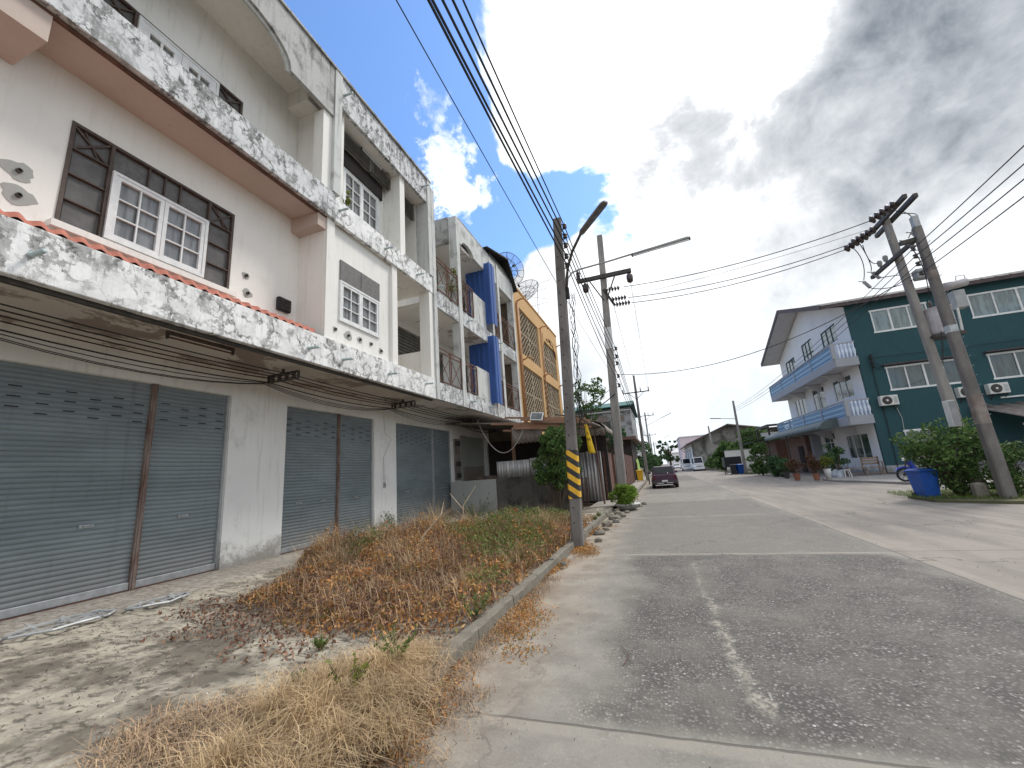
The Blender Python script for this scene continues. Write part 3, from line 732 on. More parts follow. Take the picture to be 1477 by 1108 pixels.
# first floor, units 0 and 1: recessed wall
b = MB(); b.wall_x(-7.6, -7.4, -2.3, 6.85, 4.39, 7.8, [(-1.9, .6, 5.40, 7.06), (2.76, 5.24, 5.40, 7.06)]); b.build('first_floor_wall', 'cream', ha)
b = MB(); b.box(-7.6, -6.64, 6.85, 7.02, 4.39, 7.8); b.build('return_wall', 'cream', ha)
b = MB(); b.box(-7.4, -6.61, 1.45, 2.12, 7.35, 7.795); b.box(-7.4, -6.61, 6.60, 6.849, 7.46, 7.795); b.build('soffit_beam', 'pink', ha)
def casement(parent, x, y0, y1, z0, z1, cols=2, rows=3, leaves=2, fr=.07, mb=.022, name='window', framemat='winwhite', gl='curtain', outer=.05):
    """window facing +X; frame proud of the wall, glass behind"""
    b = MB(); b.box(x-.05, x+.03, y0, y1, z0, z0+outer); b.box(x-.05, x+.03, y0, y1, z1-outer, z1); b.box(x-.05, x+.03, y0, y0+outer, z0+outer, z1-outer); b.box(x-.05, x+.03, y1-outer, y1, z0+outer, z1-outer)
    w = b.build(name, framemat, parent)
    yi0, yi1, zi0, zi1 = y0+outer, y1-outer, z0+outer, z1-outer; lw = (yi1-yi0)/leaves
    b = MB(); bg_ = MB()
    for k in range(leaves):
        a, c = yi0+k*lw+.004, yi0+(k+1)*lw-.004
        b.box(x-.03, x+.02, a, c, zi0+.003, zi0+fr); b.box(x-.03, x+.02, a, c, zi1-fr, zi1-.003); b.box(x-.03, x+.02, a, a+fr, zi0+fr, zi1-fr); b.box(x-.03, x+.02, c-fr, c, zi0+fr, zi1-fr)
        for i in range(1, cols):
            yy = a+fr+(c-a-2*fr)*i/cols; b.box(x-.02, x+.012, yy-mb/2, yy+mb/2, zi0+fr, zi1-fr)
        for i in range(1, rows):
            zz = zi0+fr+(zi1-zi0-2*fr)*i/rows; b.box(x-.022, x+.010, a+fr, c-fr, zz-mb/2, zz+mb/2)
        bg_.box(x-.045, x-.035, a+fr*.5, c-fr*.5, zi0+fr*.5, zi1-fr*.5)
    b.build('casement_sash', 'winwhite' if framemat == 'winwhite' else framemat, w); bg_.build('pane', gl, w)
    return w
def band_window(parent, x, y0, y1, z0, z1, cy0, cy1, cz1):
    """dark mesh panels round a white two leaf casement"""
    b = MB(); e = .045
    b.box(x-.08, x+.02, y0, y1, z0, z0+e); b.box(x-.08, x+.02, y0, y1, z1-e, z1)
    for yy in (y0, cy0-e, cy1, y1-e): b.box(x-.08, x+.02, yy, yy+e, z0+e, z1-e)
    b.box(x-.079, x+.015, cy0, cy1, cz1, cz1+e)
    w = b.build('window_surround', 'brownframe', parent)
    b = MB(); b.box(x-.07, x-.05, y0+e, y1-e, z0+e, z1-e); b.build('mesh_panel', 'mesh', w)
    b = MB(); zs = [z0+(z1-z0)*k/4 for k in (1, 2, 3)]
    for zz in zs:
        b.box(x-.049, x+.005, y0+e, cy0-e, zz-.012, zz+.012); b.box(x-.049, x+.005, cy1+e, y1-e, zz-.012, zz+.012)
    for q in (1/3, 2/3, .5): yy = cy0+(cy1-cy0)*q; b.box(x-.049, x+.0, yy-.012, yy+.012, cz1+e, z1-e)
    for (a, c) in ((y0+e, cy0-e), (cy1+e, y1-e)):
        b.bar((x-.02, a, z1-e), (x-.02, c, zs[2]), .03); b.bar((x-.018, c, z1-e), (x-.018, a, zs[2]), .03)
        b.bar((x-.02, (a+c)/2-.1, z1-e), (x-.02, (a+c)/2+.1, zs[2]), .02)
    b.build('window_bars', 'brownframe', w)
    b = MB()
    for (a, c) in ((y0+e, cy0-e), (cy1+e, y1-e)):
        for zz in [z0+.04]+zs: b.box(x-.048, x-.040, a+.03, c-.03, zz+.02, zz+.33)
    b.build('glass_slat', 'darkwin', w)
    return w
band_window(ha, -7.4, -1.9, .6, 5.40, 7.06, -1.36, .07, 6.60); casement(ha, -7.37, -1.31, .02, 5.45, 6.6)
band_window(ha, -7.4, 2.76, 5.24, 5.40, 7.06, 3.28, 4.74, 6.60); casement(ha, -7.37, 3.28, 4.74, 5.445, 6.6, fr=.06)
b = MB(); b.box(-7.40, -7.30, 2.7, 5.35, 5.30, 5.399); b.build('window_sill', 'white_clean', ha)
# patched holes left by air conditioner pipes
def patch(parent, x, y, z, r, seed):
    rr = random.Random(seed); n = 18; ph = rr.random()*6
    pts = [(y+r*1.15*math.cos(6.283*k/n)*(1+.12*math.sin(3*6.283*k/n+ph)+rr.uniform(-.13, .13)), z+r*math.sin(6.283*k/n)*(1+.12*math.sin(3*6.283*k/n+ph)+rr.uniform(-.13, .13))) for k in range(n)]
    b = MB(); b.prism(pts, 'x', x-.004, x+.007); p = b.build('cement_patch', 'wall_l', parent)
    b = MB(); b.lathe([(.032, 0), (.032, .035), (.022, .036), (.02, .01)], (x+.006, y, z), 12, 'x'); b.build('pipe_hole', 'darkmetal', p)
for i, (x, y, z, r) in enumerate([(-7.4, 2.36, 5.90, .13), (-7.4, 2.40, 5.56, .14), (-7.4, 5.57, 5.88, .07), (-7.4, 5.63, 5.52, .09), (-6.65, 7.25, 5.13, .06), (-6.65, 7.68, 5.10, .11), (-6.65, 8.10, 5.12, .08), (-6.65, 8.53, 5.13, .06), (-6.65, 8.94, 5.05, .08)]):
    patch(ha, x, y, z, r, i)
# black extractor vent
v_ = MB(); v_.box(-7.40, -7.30, 6.30, 6.62, 5.42, 5.72); vv = v_.build('vent_box', 'black', ha, bevel=.02)
b = MB(); [b.box(-7.299, -7.27, 6.33, 6.59, 5.45+k*.05, 5.475+k*.05) for k in range(5)]; b.build('vent_louvre', 'darkmetal', vv)
# unit 2 first floor: wall almost flush with the fascia
b = MB(); b.wall_x(-6.85, -6.65, 7.02, 9.36, 4.39, 7.8, [(7.36, 8.86, 5.38, 6.95)]); b.build('bay_wall', 'white_clean', ha)
b = MB(); b.box(-6.80, -6.62, 7.36, 8.86, 6.42, 6.95); b.box(-6.619, -6.61, 8.10, 8.12, 6.42, 6.95); b.build('transom_panel', 'mesh', ha)
casement(ha, -6.64, 7.36, 8.86, 5.38, 6.415, 2, 3, 2, .06)
b = MB(); b.box(-6.90, -6.56, 9.361, 9.60, 4.39, 7.79); b.box(-6.70, -6.58, 6.86, 7.10, 4.40, 7.79); b.box(-6.90, -6.52, 11.36, 11.60, 4.39, 7.79); b.build('pilaster', 'white_clean', ha)
b = MB(); b.box(-8.3, -6.91, 9.362, 9.5, 4.39, 7.79); b.box(-8.5, -8.3, 9.36, 11.6, 4.39, 7.79); b.box(-8.3, -6.91, 11.42, 11.58, 4.39, 5.75); b.build('loggia_wall', 'cream', ha)
# second floor slab
b = MB(); b.box(-7.75, -6.605, -2.3, 6.98, 7.8, 7.97); b.build('balcony_soffit', 'pink', ha)
b = MB(); b.box(-8.6, -6.605, 6.981, 11.6, 7.8, 7.97); b.build('bay_soffit', 'soffit2', ha)
b = MB(); b.box(-6.60, FX+.0, -2.3, 7.0, 7.80, 8.50); b.build('balcony_parapet', 'crack2', ha, bevel=.012)
b = MB(); b.box(-6.60, FX+.0, 7.003, 11.6, 7.78, 8.40); b.build('bay_parapet', 'crack', ha, bevel=.012)
b = MB(); b.box(-6.66, -6.603, -2.3, 7.0, 7.76, 7.799); b.build('parapet_lip', 'rust', ha)
# second floor unit 0/1: back wall, side wall, ceiling, arch fascia
b = MB(); b.wall_x(-7.8, -7.6, -2.3, 6.85, 7.98, 11.4, [(-1.8, .7, 8.4, 10.0), (2.84, 5.36, 8.4, 10.0)]); b.build('second_floor_wall', 'white_clean', ha)
for (a, c) in ((-1.8, .7), (2.84, 5.36)):
    band_window(ha, -7.6, a, c, 8.4, 10.0, a+.55, c-.55, 9.93)
    casement(ha, -7.57, a+.55, c-.55, 8.45, 9.93, 2, 1, 2, .13, .04)
b = MB(); b.box(-7.6, -6.95, 6.85, 7.0, 7.98, 11.4); b.box(-7.6, -6.95, 2.30, 2.42, 7.98, 11.4); b.build('side_wall', 'white_clean', ha)
b = MB(); b.box(-7.8, -6.605, -2.3, 6.99, 11.40, 11.5); b.box(-7.6, -6.95, 6.5, 6.849, 10.95, 11.399); b.build('ceiling', 'white_clean', ha)
def arch_poly(a, c):
    mid = (a+c)/2-.05; p = [(a, 12.08), (a, 10.64), (mid-1.05, 10.64)]
    for k in range(13): t_ = math.pi-math.pi*k/12; p.append((mid+1.05*math.cos(t_), 10.64+.05+.60*math.sin(t_)))
    p += [(mid+1.05, 10.64), (c, 10.64), (c, 12.08)]
    return p
for (a, c) in ((-2.3, 2.3), (2.302, 6.9)):
    p = arch_poly(a, c); b = MB()
    b.prism(p, 'x', -6.62, FX); b.build('arched_fascia', 'grey', ha)
    q = arch_poly(a, c)[2:-2]; rim = MB()
    for k in range(len(q)-1): rim.bar((-6.585, q[k][0], q[k][1]-.02), (-6.585, q[k+1][0], q[k+1][1]-.02), .12, .05, up=(1, 0, 0))
    rim.build('arch_trim', 'grey_l', ha)
b = MB()
for yy in (-2.3, 2.22, 6.9): b.box(-6.95, -6.47, yy, yy+.24, 8.505, 12.1)
b.box(-6.95, -6.47, 11.37, 11.60, 8.405, 12.1); b.build('party_pier', 'grey_l', ha)
b = MB(); b.box(-6.85, -6.56, 6.62, 6.899, 8.0, 10.63); b.build('white_pier', 'white_clean', ha)
# second floor unit 2
b = MB(); b.wall_x(-7.4, -7.2, 7.14, 9.85, 7.98, 11.2, [(8.0, 9.56, 9.0, 10.28)]); b.build('bay_upper_wall', 'white_clean', ha)
casement(ha, -7.19, 8.0, 9.56, 9.0, 10.28, 2, 3, 2, .06)
b = MB(); b.box(-7.19, -7.12, 7.9, 9.68, 10.285, 10.78); b.build('dark_transom', 'dark', ha)
def louvres(parent, x, y0, y1, z0, z1, n, mat='louvre'):
    b = MB(); b.box(x-.06, x-.03, y0, y1, z0, z1)
    for k in range(n):
        z = z0+(z1-z0)*(k+.5)/n; h = (z1-z0)/n*.42; b.add([(x-.02, y0, z+h), (x-.02, y1, z+h), (x+.05, y1, z-h), (x+.05, y0, z-h), (x-.01, y0, z+h+.008), (x-.01, y1, z+h+.008), (x+.058, y1, z-h+.008), (x+.058, y0, z-h+.008)],
              [(0, 1, 2, 3), (7, 6, 5, 4), (0, 4, 5, 1), (1, 5, 6, 2), (2, 6, 7, 3), (3, 7, 4, 0)])
    for yy in (y0-.03, y1): b.box(x-.03, x+.062, yy, yy+.03, z0-.02, z1+.02)
    return b.build('louvre_panel', mat, parent)
louvres(ha, -6.98, 7.65, 8.85, 10.72, 11.15, 6); louvres(ha, -6.98, 8.98, 9.9, 10.72, 11.15, 6); louvres(ha, -7.0, 10.2, 11.2, 10.5, 11.12, 7)
b = MB(); b.box(-7.4, -6.6, 9.86, 10.12, 7.98, 11.2); b.box(-7.2, -6.65, 7.141, 7.42, 7.98, 11.199); b.box(-8.3, -6.96, 11.37, 11.5, 7.98, 11.2); b.build('bay_fin', 'white_clean', ha)
b = MB(); b.box(-8.5, -8.3, 9.86, 11.6, 7.98, 11.2); b.build('loggia_upper_wall', 'white_clean', ha)
b = MB(); b.box(-8.3, -8.26, 10.2, 11.0, 8.0, 10.3); b.build('loggia_door', 'louvre', ha)
b = MB(); b.box(-8.5, -6.605, 7.145, 11.6, 11.201, 11.35); b.build('bay_ceiling', 'soffit2', ha)
b = MB(); b.box(-6.602, FX-.01, 7.145, 11.365, 11.17, 12.08); b.build('roof_fascia', 'crack2', ha)
b = MB(); b.box(-7.2, -7.0, 7.145, 9.85, 8.5, 8.62); b.build('bay_sill', 'winwhite', ha)
b = MB(); b.box(-14, -6.45, -2.3, 11.62, 12.101, 12.16); b.build('roof', 'grey', ha)
b = MB()
for (y, z) in ((7.25, 11.62), (11.1, 11.62), (7.15, 8.12), (8.95, 8.06), (10.6, 8.02), (2.3, 4.42), (6.36, 4.40), (7.36, 4.40), (9.07, 4.42), (10.96, 4.5)):
    p = MB(); p.tube([(-6.56, y, z), (-6.24, y, z-.015)], .028, 10); p.lathe([(.036, 0), (.036, .03), (.028, .03)], (-6.50, y, z), 10, 'x'); p.build('drain_pipe', 'pipe', ha, smooth=True)

# ================================================================ SHOPHOUSE B (railings, blue sheets)
hb = thing('shophouse', 'mouldy white shophouse with rusty crossed balcony railings and blue metal sheets', 'building', (-6.5, 11.6, 0))
b = MB(); b.wall_x(-8.75, -8.45, 11.605, 20.55, .1, 4.15, [(12.19, 16.25, .1, 3.62), (17.1, 20.2, 1.3, 3.5)]); b.build('ground_floor_wall', 'white', hb)
shutter(hb, 12.19, 16.25, 14.75, postmat='greymetal', pw=.06)
b = MB(); b.box(-8.70, -8.62, 17.1, 20.2, 1.3, 3.5); b.build('board_panel', 'greenboard', hb); b = MB(); b.box(-8.61, -8.56, 17.7, 19.9, 1.4, 2.1); b.build('leaning_board', 'cardboard', hb)
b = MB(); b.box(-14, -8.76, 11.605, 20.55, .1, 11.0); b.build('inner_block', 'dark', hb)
b = MB(); b.box(-8.45, -6.625, 11.605, 20.5, 4.15, 4.38); b.build('canopy_slab', 'soffit2', hb)
b = MB(); b.box(-6.62, FX, 11.605, 20.5, 4.13, 4.72); b.build('canopy_fascia', 'crack2', hb, bevel=.012)
b = MB(); b.wall_x(-8.5, -8.3, 11.605, 20.5, 4.39, 11.4, [(12.0, 13.6, 6.0, 7.16), (14.3, 15.4, 4.5, 6.9), (17.3, 18.0, 4.6, 7.0), (18.7, 19.6, 5.0, 7.0), (14.2, 15.2, 8.2, 10.8), (17.2, 18.0, 8.3, 10.6)]); b.build('back_wall', 'white_clean', hb)
for (a, c, z0, z1) in ((12.0, 13.6, 6.0, 7.16), (14.3, 15.4, 4.5, 6.9), (14.2, 15.2, 8.2, 10.8), (17.2, 18.0, 8.3, 10.6)):
    louvres(hb, -8.31, a+.03, c-.03, z0+.02, z1-.02, int((z1-z0)/.12))
b = MB(); b.box(-8.36, -8.33, 17.3, 18.0, 4.6, 7.0); b.box(-8.36, -8.33, 18.7, 19.6, 5.0, 7.0); b.build('pane', 'wglass', hb)
b = MB(); b.box(-8.45, -6.60, 11.605, 20.5, 7.42, 7.58); b.build('balcony_slab', 'soffit2', hb)
b = MB(); b.box(-6.60, FX, 11.605, 20.5, 7.40, 8.0); b.build('balcony_fascia', 'crack2', hb, bevel=.012)
b = MB()
for (a, c, z1) in ((11.605, 11.80, 11.9), (13.55, 13.82, 12.0), (17.05, 17.25, 12.0), (18.0, 18.25, 12.0), (20.3, 20.55, 12.0)): b.box(-6.80, -6.46, a, c, 4.12, z1)
b.build('fin', 'grey_l', hb)
b = MB(); b.box(-6.62, -6.52, 15.0, 16.38, 4.73, 6.0); b.build('balcony_panel', 'grey_l', hb)
b = MB(); b.box(-6.62, -6.52, 15.0, 16.38, 8.01, 9.3); b.build('balcony_panel', 'grey_l', hb)
# parapet: recessed bay, then stepping forward
b = MB(); b.box(-7.75, -7.6, 11.605, 13.55, 10.9, 12.4); b.box(-7.75, -6.82, 13.55, 13.7, 10.9, 12.05); b.build('recessed_parapet', 'grey', hb)
pp = [(13.82, 12.05), (13.82, 10.95), (14.0, 10.95)]
for k in range(9): t_ = math.pi-math.pi*k/8; pp.append((14.65+.6*math.cos(t_), 10.95+.28*math.sin(t_)))
pp += [(16.0, 10.95), (17.04, 10.95), (17.04, 12.05)]
b = MB(); b.prism(pp, 'x', -6.62, -6.48); b.box(-6.62, -6.5, 17.26, 20.3, 10.95, 12.05); b.build('roof_fascia', 'grey_l', hb)
b = MB(); b.box(-8.5, -6.63, 13.7, 20.5, 10.96, 11.1); b.box(-8.5, -7.76, 11.6, 13.7, 10.96, 11.1); b.build('ceiling', 'soffit2', hb)
louvres(hb, -7.55, 11.9, 13.1, 10.3, 10.85, 6)
b = MB(); b.box(-14, -6.47, 13.82, 20.5, 12.051, 12.09); b.box(-14, -7.55, 11.62, 13.8, 12.401, 12.44); b.build('roof', 'grey', hb)
b = MB()
prf = [(16.4, 12.12), (19.4, 13.0), (20.75, 11.7), (20.75, 11.6), (19.4, 12.9), (16.4, 12.09)]
b.prism(prf, 'x', -10, -6.25); b.box(-9.9, -6.5, 17.2, 20.4, 12.1, 12.35); b.build('roof_sheet', 'roofblk', hb)
def railing(parent, y0, y1, z0, z1, x=-6.5):
    b = MB(); m = (y0+y1)/2; t_ = .035
    for z in (z0, z1, z1-.14): b.bar((x, y0, z), (x, y1, z), t_)
    for (a, c) in ((y0, m), (m, y1)):
        b.bar((x+.01, a, z0), (x+.01, c, z1-.14), .018); b.bar((x-.01, c, z0), (x-.01, a, z1-.14), .018)
    for y in (y0+.02, y1-.02): b.bar((x, y, z0), (x, y, z1), t_)
    for q in (-.06, .06): b.bar((x, m+q, z0), (x, m+q, z1), .03)
    return b.build('railing', 'rust', parent)
for (a, c) in ((11.80, 13.55), (13.82, 15.0), (17.25, 18.0), (18.25, 20.3)):
    railing(hb, a+.01, c-.01, 4.78, 5.92); railing(hb, a+.01, c-.01, 8.1, 9.32)
def corr_profile(a, c, base, amp, period, kind='box'):
    pts = []; n = int((c-a)/period)
    for i in range(n):
        s = a+i*period
        if kind == 'box': pts += [(base, s), (base, s+period*.55), (base+amp, s+period*.65), (base+amp, s+period*.9), (base, s+period)]
        else: pts += [(base+amp*math.sin(2*math.pi*k/8), s+period*k/8) for k in range(8)]
    return pts+[(base, c)]
for (z0, z1) in ((4.62, 7.70), (8.26, 11.28)):
    b = MB(); pts = [(x, 16.42-(yy-16.42)) for yy, x in corr_profile(-7.45, -6.2, 16.42, .045, .25)]; b.strip(pts, 'z', z0, z1); s_ = b.build('blue_sheet', 'blue_sheet', hb, solid=.01)
    b = MB(); b.strip(corr_profile(16.42, 16.98, -6.2, .03, .28), 'z', z0, z1); b.build('sheet_return', 'blue_sheet', s_, solid=.01)
    b = MB(); b.bar((-6.24, 16.46, z0), (-6.24, 16.46, z1), .04); b.bar((-7.4, 16.46, (z0+z1)/2), (-6.24, 16.46, (z0+z1)/2), .04); b.build('sheet_frame', 'rust', s_)
for (y, z) in ((14.2, 4.4), (16.1, 4.45), (11.9, 8.15), (14.3, 7.7), (17.6, 7.7)):
    p = MB(); p.tube([(-6.56, y, z), (-6.24, y, z-.015)], .028, 8); p.build('drain_pipe', 'pipe', hb, smooth=True)

# ================================================================ ORANGE BUILDING
hc = thing('shophouse', 'orange shophouse with zigzag metal grilles over both upper floors', 'building', (-6.5, 20.6, 0))
b = MB(); b.wall_x(-6.75, FX, 20.6, 31.2, 3.6, 12.1, [(21.55, 25.55, 4.5, 7.6), (25.95, 30.4, 4.5, 7.6), (21.55, 25.55, 8.25, 11.05), (26.6, 30.4, 8.25, 10.6)]); b.build('street_wall', 'orange', hc)
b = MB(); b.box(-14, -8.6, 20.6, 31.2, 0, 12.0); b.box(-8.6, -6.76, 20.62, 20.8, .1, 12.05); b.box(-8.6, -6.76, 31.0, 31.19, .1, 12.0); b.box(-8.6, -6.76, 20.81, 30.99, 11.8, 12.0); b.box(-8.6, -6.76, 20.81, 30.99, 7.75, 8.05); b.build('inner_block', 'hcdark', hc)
b = MB()
for k in range(5): b.box(-6.49, -6.44, 26.6+.48*k*0, 26.6, 8, 8) if False else None
pa = [(26.6, 10.6)]+[(28.5+1.9*math.cos(math.pi-math.pi*k/12), 10.0+.95*math.sin(math.pi-math.pi*k/12)*(1+.12*math.cos(k*1.57*2))) for k in range(13)]+[(30.4, 10.6)]
b.prism([(26.6, 11.05), (26.6, 10.0)]+pa[2:-2]+[(30.4, 10.0), (30.4, 11.05)], 'x', -6.49, -6.44); b.build('arch_head', 'orange', hc)
def grille(parent, y0, y1, z0, z1, x=-6.60):
    b = MB(); n = int((y1-y0)/.21); m = int((z1-z0)/.17)
    for i in range(n+1):
        yy = y0+(y1-y0)*i/n
        pts = [(x, yy+(.085 if k % 2 else -.085)*(1 if i % 2 else -1), z0+(z1-z0)*k/m) for k in range(m+1)]
        for k in range(m): b.bar(pts[k], pts[k+1], .032, .03)
    for z in (z0+.02, z1-.02, (z0+z1)/2): b.bar((x, y0, z), (x, y1, z), .04)
    for yy in (y0+.02, y0+(y1-y0)*.5, y1-.02): b.bar((x, yy, z0), (x, yy, z1), .05)
    g_ = b.build('window_grille', 'grille', parent); return g_
for (a, c, z0, z1) in ((21.55, 25.55, 4.5, 7.6), (25.95, 30.4, 4.5, 7.6), (21.55, 25.55, 8.25, 11.05), (26.6, 30.4, 8.25, 10.7)): grille(hc, a, c, z0, z1)
b = MB(); 
for y in (21.0, 21.15, 26.1): b.tube([(-6.42, y, 4.2), (-6.42, y, 11.15)], .05, 8)
b.build('wall_conduit', 'orangepipe', hc, smooth=True)
for (y, z) in ((21.1, 11.2), (25.9, 11.1), (30.7, 11.1), (21.6, 7.85), (26.0, 7.8), (30.6, 7.9)):
    p = MB(); p.tube([(-6.5, y, z), (-6.2, y, z+.12), (-5.95, y, z+.06), (-5.88, y, z-.12)], .045, 8); p.build('spout', 'orangepipe', hc, smooth=True)
b = MB(); b.box(-14, -6.45, 20.6, 31.22, 12.101, 12.2); b.build('roof', 'orange', hc)
b = MB(); b.box(-8.58, -8.5, 28.4, 29.6, 4.6, 5.9); b.box(-8.58, -8.5, 28.2, 29.2, 8.6, 9.7); b.build('pale_shutter', 'rwhite', hc)

# ================================================================ CABLES AND RACKS UNDER THE CANOPY
GW = 'telephone and power wires under the shophouse canopy'
def wire(pts, r, label, group=None, mat='black', name='cable', n=5):
    b = MB(); b.tube(pts, r, n)
    o = b.build(name, mat, off=pts[0]); tag(o, label, 'cable', group); return o
def multi(pts_list, n=8):
    out = []
    for a, b_, s in pts_list: q = sag(a, b_, s, n); out += q if not out else q[1:]
    return out
racks = [-2.6, 1.95, 6.6, 11.1, 16.1]
for k, x in enumerate((-7.12, -7.32, -7.52, -7.72)):
    pl_ = []
    rk = racks+[20.5]
    for i in range(len(rk)-1): pl_.append(((x+.02*(i % 2), rk[i], 3.97), (x+.02*((i+1) % 2), rk[i+1], 3.97), .035+.012*k))
    wire(multi(pl_), .011, ['outermost', 'second', 'third', 'innermost'][k]+' taut dark wire on the spool racks under the stained canopy', GW)
for k in range(4):
    pl_ = []
    for i in range(len(rk)-1): pl_.append(((-7.86-.03*k, rk[i], 3.92-.015*k), (-7.88-.03*k, rk[i+1], 3.92-.01*k), .10+.04*k+.02*((i*k) % 3)))
    wire(multi(pl_), .008 if k else .013, ['highest', 'second', 'third', 'lowest'][k]+' sagging thin cable slung against the wall behind the canopy racks', 'slack cables beside the canopy racks')
def rack_proto(y, lab):
    t = thing('insulator_rack', lab, 'insulator rack', (-7.42, y, 3.95), 0, 'spool racks fixed under the canopy')
    b = MB(); b.box(-7.84, -6.99, y-.03, y+.03, 4.03, 4.06); b.box(-7.84, -6.99, y-.03, y+.03, 3.88, 3.90)
    for x in (-7.84, -7.0): b.box(x, x+.02, y-.03, y+.03, 3.9, 4.03)
    b.box(-7.45, -7.40, y-.02, y+.02, 4.06, 4.149); b.build('rack_frame', 'darkmetal', t)
    for x in (-7.12, -7.32, -7.52, -7.72):
        b = MB(); b.lathe([(.02, 3.90), (.045, 3.91), (.05, 3.935), (.026, 3.96), (.026, 3.975), (.05, 4.0), (.045, 4.02), (.02, 4.03)], (x, y, 0), 12); b.build('insulator', 'insul', t, smooth=True)
    return t
for y, lab in ((1.95, 'spool rack under the canopy at the left picture edge'), (6.6, 'four spool insulator rack above the white pillar between the nearest and second shutters'),
               (11.1, 'four spool insulator rack above the pillar between the second and third shutters'), (16.1, 'four spool insulator rack above the end of the third shutter where a pale cable leaves')):
    rack_proto(y, lab)
def tube_light(loc, L, label, mat='lampwhite', axis='y', drop=.08):
    t = thing('tube_light', label, 'light fitting', loc); x, y, z = loc
    b = MB(); b.box(x-.03, x+.03, y-L/2, y+L/2, z-.05, z); b.build('lamp_batten', 'brownframe' if mat == 'rust' else 'winwhite', t)
    b = MB(); b.tube([(x, y-L/2+.03, z-drop-.02), (x, y+L/2-.03, z-drop-.02)], .016, 8); b.build('lamp_tube', mat, t)
    b = MB(); b.box(x-.02, x+.02, y-L/2, y-L/2+.03, z-drop-.05, z-.051); b.box(x-.02, x+.02, y+L/2-.03, y+L/2, z-drop-.05, z-.051); b.build('lamp_holder', 'darkmetal', t)
tube_light((-7.0, 4.6, 4.15), 1.1, 'old brown tube lamp fitting without shade under the canopy over the nearest shutter', 'rust')
tube_light((-6.9, 8.9, 11.20), 1.0, 'slim tube lamp on the stained ceiling above the upper window')
tube_light((-7.0, 3.7, 11.40), 1.0, 'brown tube lamp fitting on the ceiling behind the arched roof fascia', 'rust')
# hanging pale cable from rack to the shed
wire(multi([((-7.1, 16.1, 3.95), (-4.9, 15.6, 3.3), 1.15)], 20), .018, 'pale thick cable drooping from the canopy rack to the timber shed', None, 'cablew')
wire([(-8.44, 11.5, 3.8), (-8.42, 11.52, 3.2), (-8.3, 11.7, 3.0), (-8.42, 11.45, 2.4), (-8.43, 11.5, 1.6)], .008, 'thin grey wire dangling down the pillar beside the third shutter', None, 'cablew')
t = thing('switch_box', 'small grey switch at the end of the wire on the white pillar', 'switch', (-8.4, 11.5, 1.5)); b = MB(); b.box(-8.45, -8.40, 11.46, 11.54, 1.45, 1.62); b.build('box_body', 'greymetal', t, bevel=.01); b = MB(); b.box(-8.4, -8.39, 11.48, 11.52, 1.5, 1.56); b.build('toggle', 'darkmetal', t)
t = thing('breaker_board', 'narrow grey panel with breaker boxes on the white pillar past the third shutter', 'electric panel', (-8.42, 16.75, 2.4))
b = MB(); b.box(-8.45, -8.41, 16.45, 17.0, 1.5, 3.3); b.build('back_board', 'zinc_dk', t); b = MB()
for z in (1.6, 2.1, 3.0): b.box(-8.409, -8.33, 16.55, 16.68, z, z+.2); b.box(-8.409, -8.33, 16.75, 16.88, z, z+.2)
b.build('meter_box', 'darkmetal', t)

# ================================================================ PLANTS ON THE BUILDING
plant_thing('wall_sapling', 'little green sapling sprouting from the ledge under the upper bay window', 'plant', (-6.62, 7.5, 8.42), [(.0, 0, .30, .16, .18, .28)], 'yelleaf', .085, 170, trunk_r=.012, sub=6)
plant_thing('wall_sapling', 'leggy sapling growing through the upper crossed railing', 'plant', (-6.65, 13.2, 8.05), [(.05, 0, .55, .25, .25, .5), (.1, .1, 1.25, .2, .2, .4)], 'yelleaf', .09, 260, trunk_r=.015, sub=7)

# ================================================================ SATELLITE DISHES
def dish(loc, r, tilt, yaw, label, mat='dish'):
    t = thing('satellite_dish', label, 'satellite dish', loc); mt = Matrix.Rotation(yaw, 4, 'Z') @ Matrix.Rotation(tilt, 4, 'X')
    c = Vector(loc)+Vector((0, 0, 1.0))
    def T(q): return c + (mt @ Vector(q))
    ring = MB(); n = 28
    for rr in (r, r*.66, r*.33):
        pts = [T((rr*math.cos(6.2832*k/n), rr*math.sin(6.2832*k/n), .28*(rr/r)**2*r)) for k in range(n+1)]; ring.tube(pts, .018, 4, False)
    for k in range(12):
        a = 6.2832*k/12; ring.tube([T((rr*math.cos(a), rr*math.sin(a), .28*(rr/r)**2*r)) for rr in (0.02, r*.33, r*.66, r)], .014, 4, False)
    ring.build('dish_frame', 'darkmetal', t)
    d = MB(); m = 6
    d.add([T((r*i/m*math.cos(6.2832*k/n), r*i/m*math.sin(6.2832*k/n), .28*(i/m)**2*r-.01)) for i in range(1, m+1) for k in range(n)],
          [(i*n+k, i*n+(k+1) % n, (i+1)*n+(k+1) % n, (i+1)*n+k) for i in range(m-1) for k in range(n)])
    d.build('dish_mesh', mat, t)
    b = MB()
    for k in range(3): a = 6.2832*k/3; b.tube([T((r*.8*math.cos(a), r*.8*math.sin(a), .2*r)), T((0, 0, r*.75))], .012, 4)
    b.build('feed_strut', 'darkmetal', t)
    b = MB(); b.tube([T((0, 0, r*.68)), T((0, 0, r*.85))], .07, 8); b.build('receiver', 'black', t)
    b = MB(); b.tube([loc, c], .04, 6); b.build('mast', 'greymetal', t)
def meshmat():
    m, t, b, p, g = newmat('open_wire_mesh')
    f = t.math('FRACT', t.dot(p, (14., 9., 0)))
    a = t.ramp(f, .60, .64); 
    b.inputs['Base Color'].default_value = (.22, .23, .24, 1); b.inputs['Roughness'].default_value = .6
    t.put(b.inputs['Alpha'], a*.45+.12); return m
M['openmesh'] = meshmat()
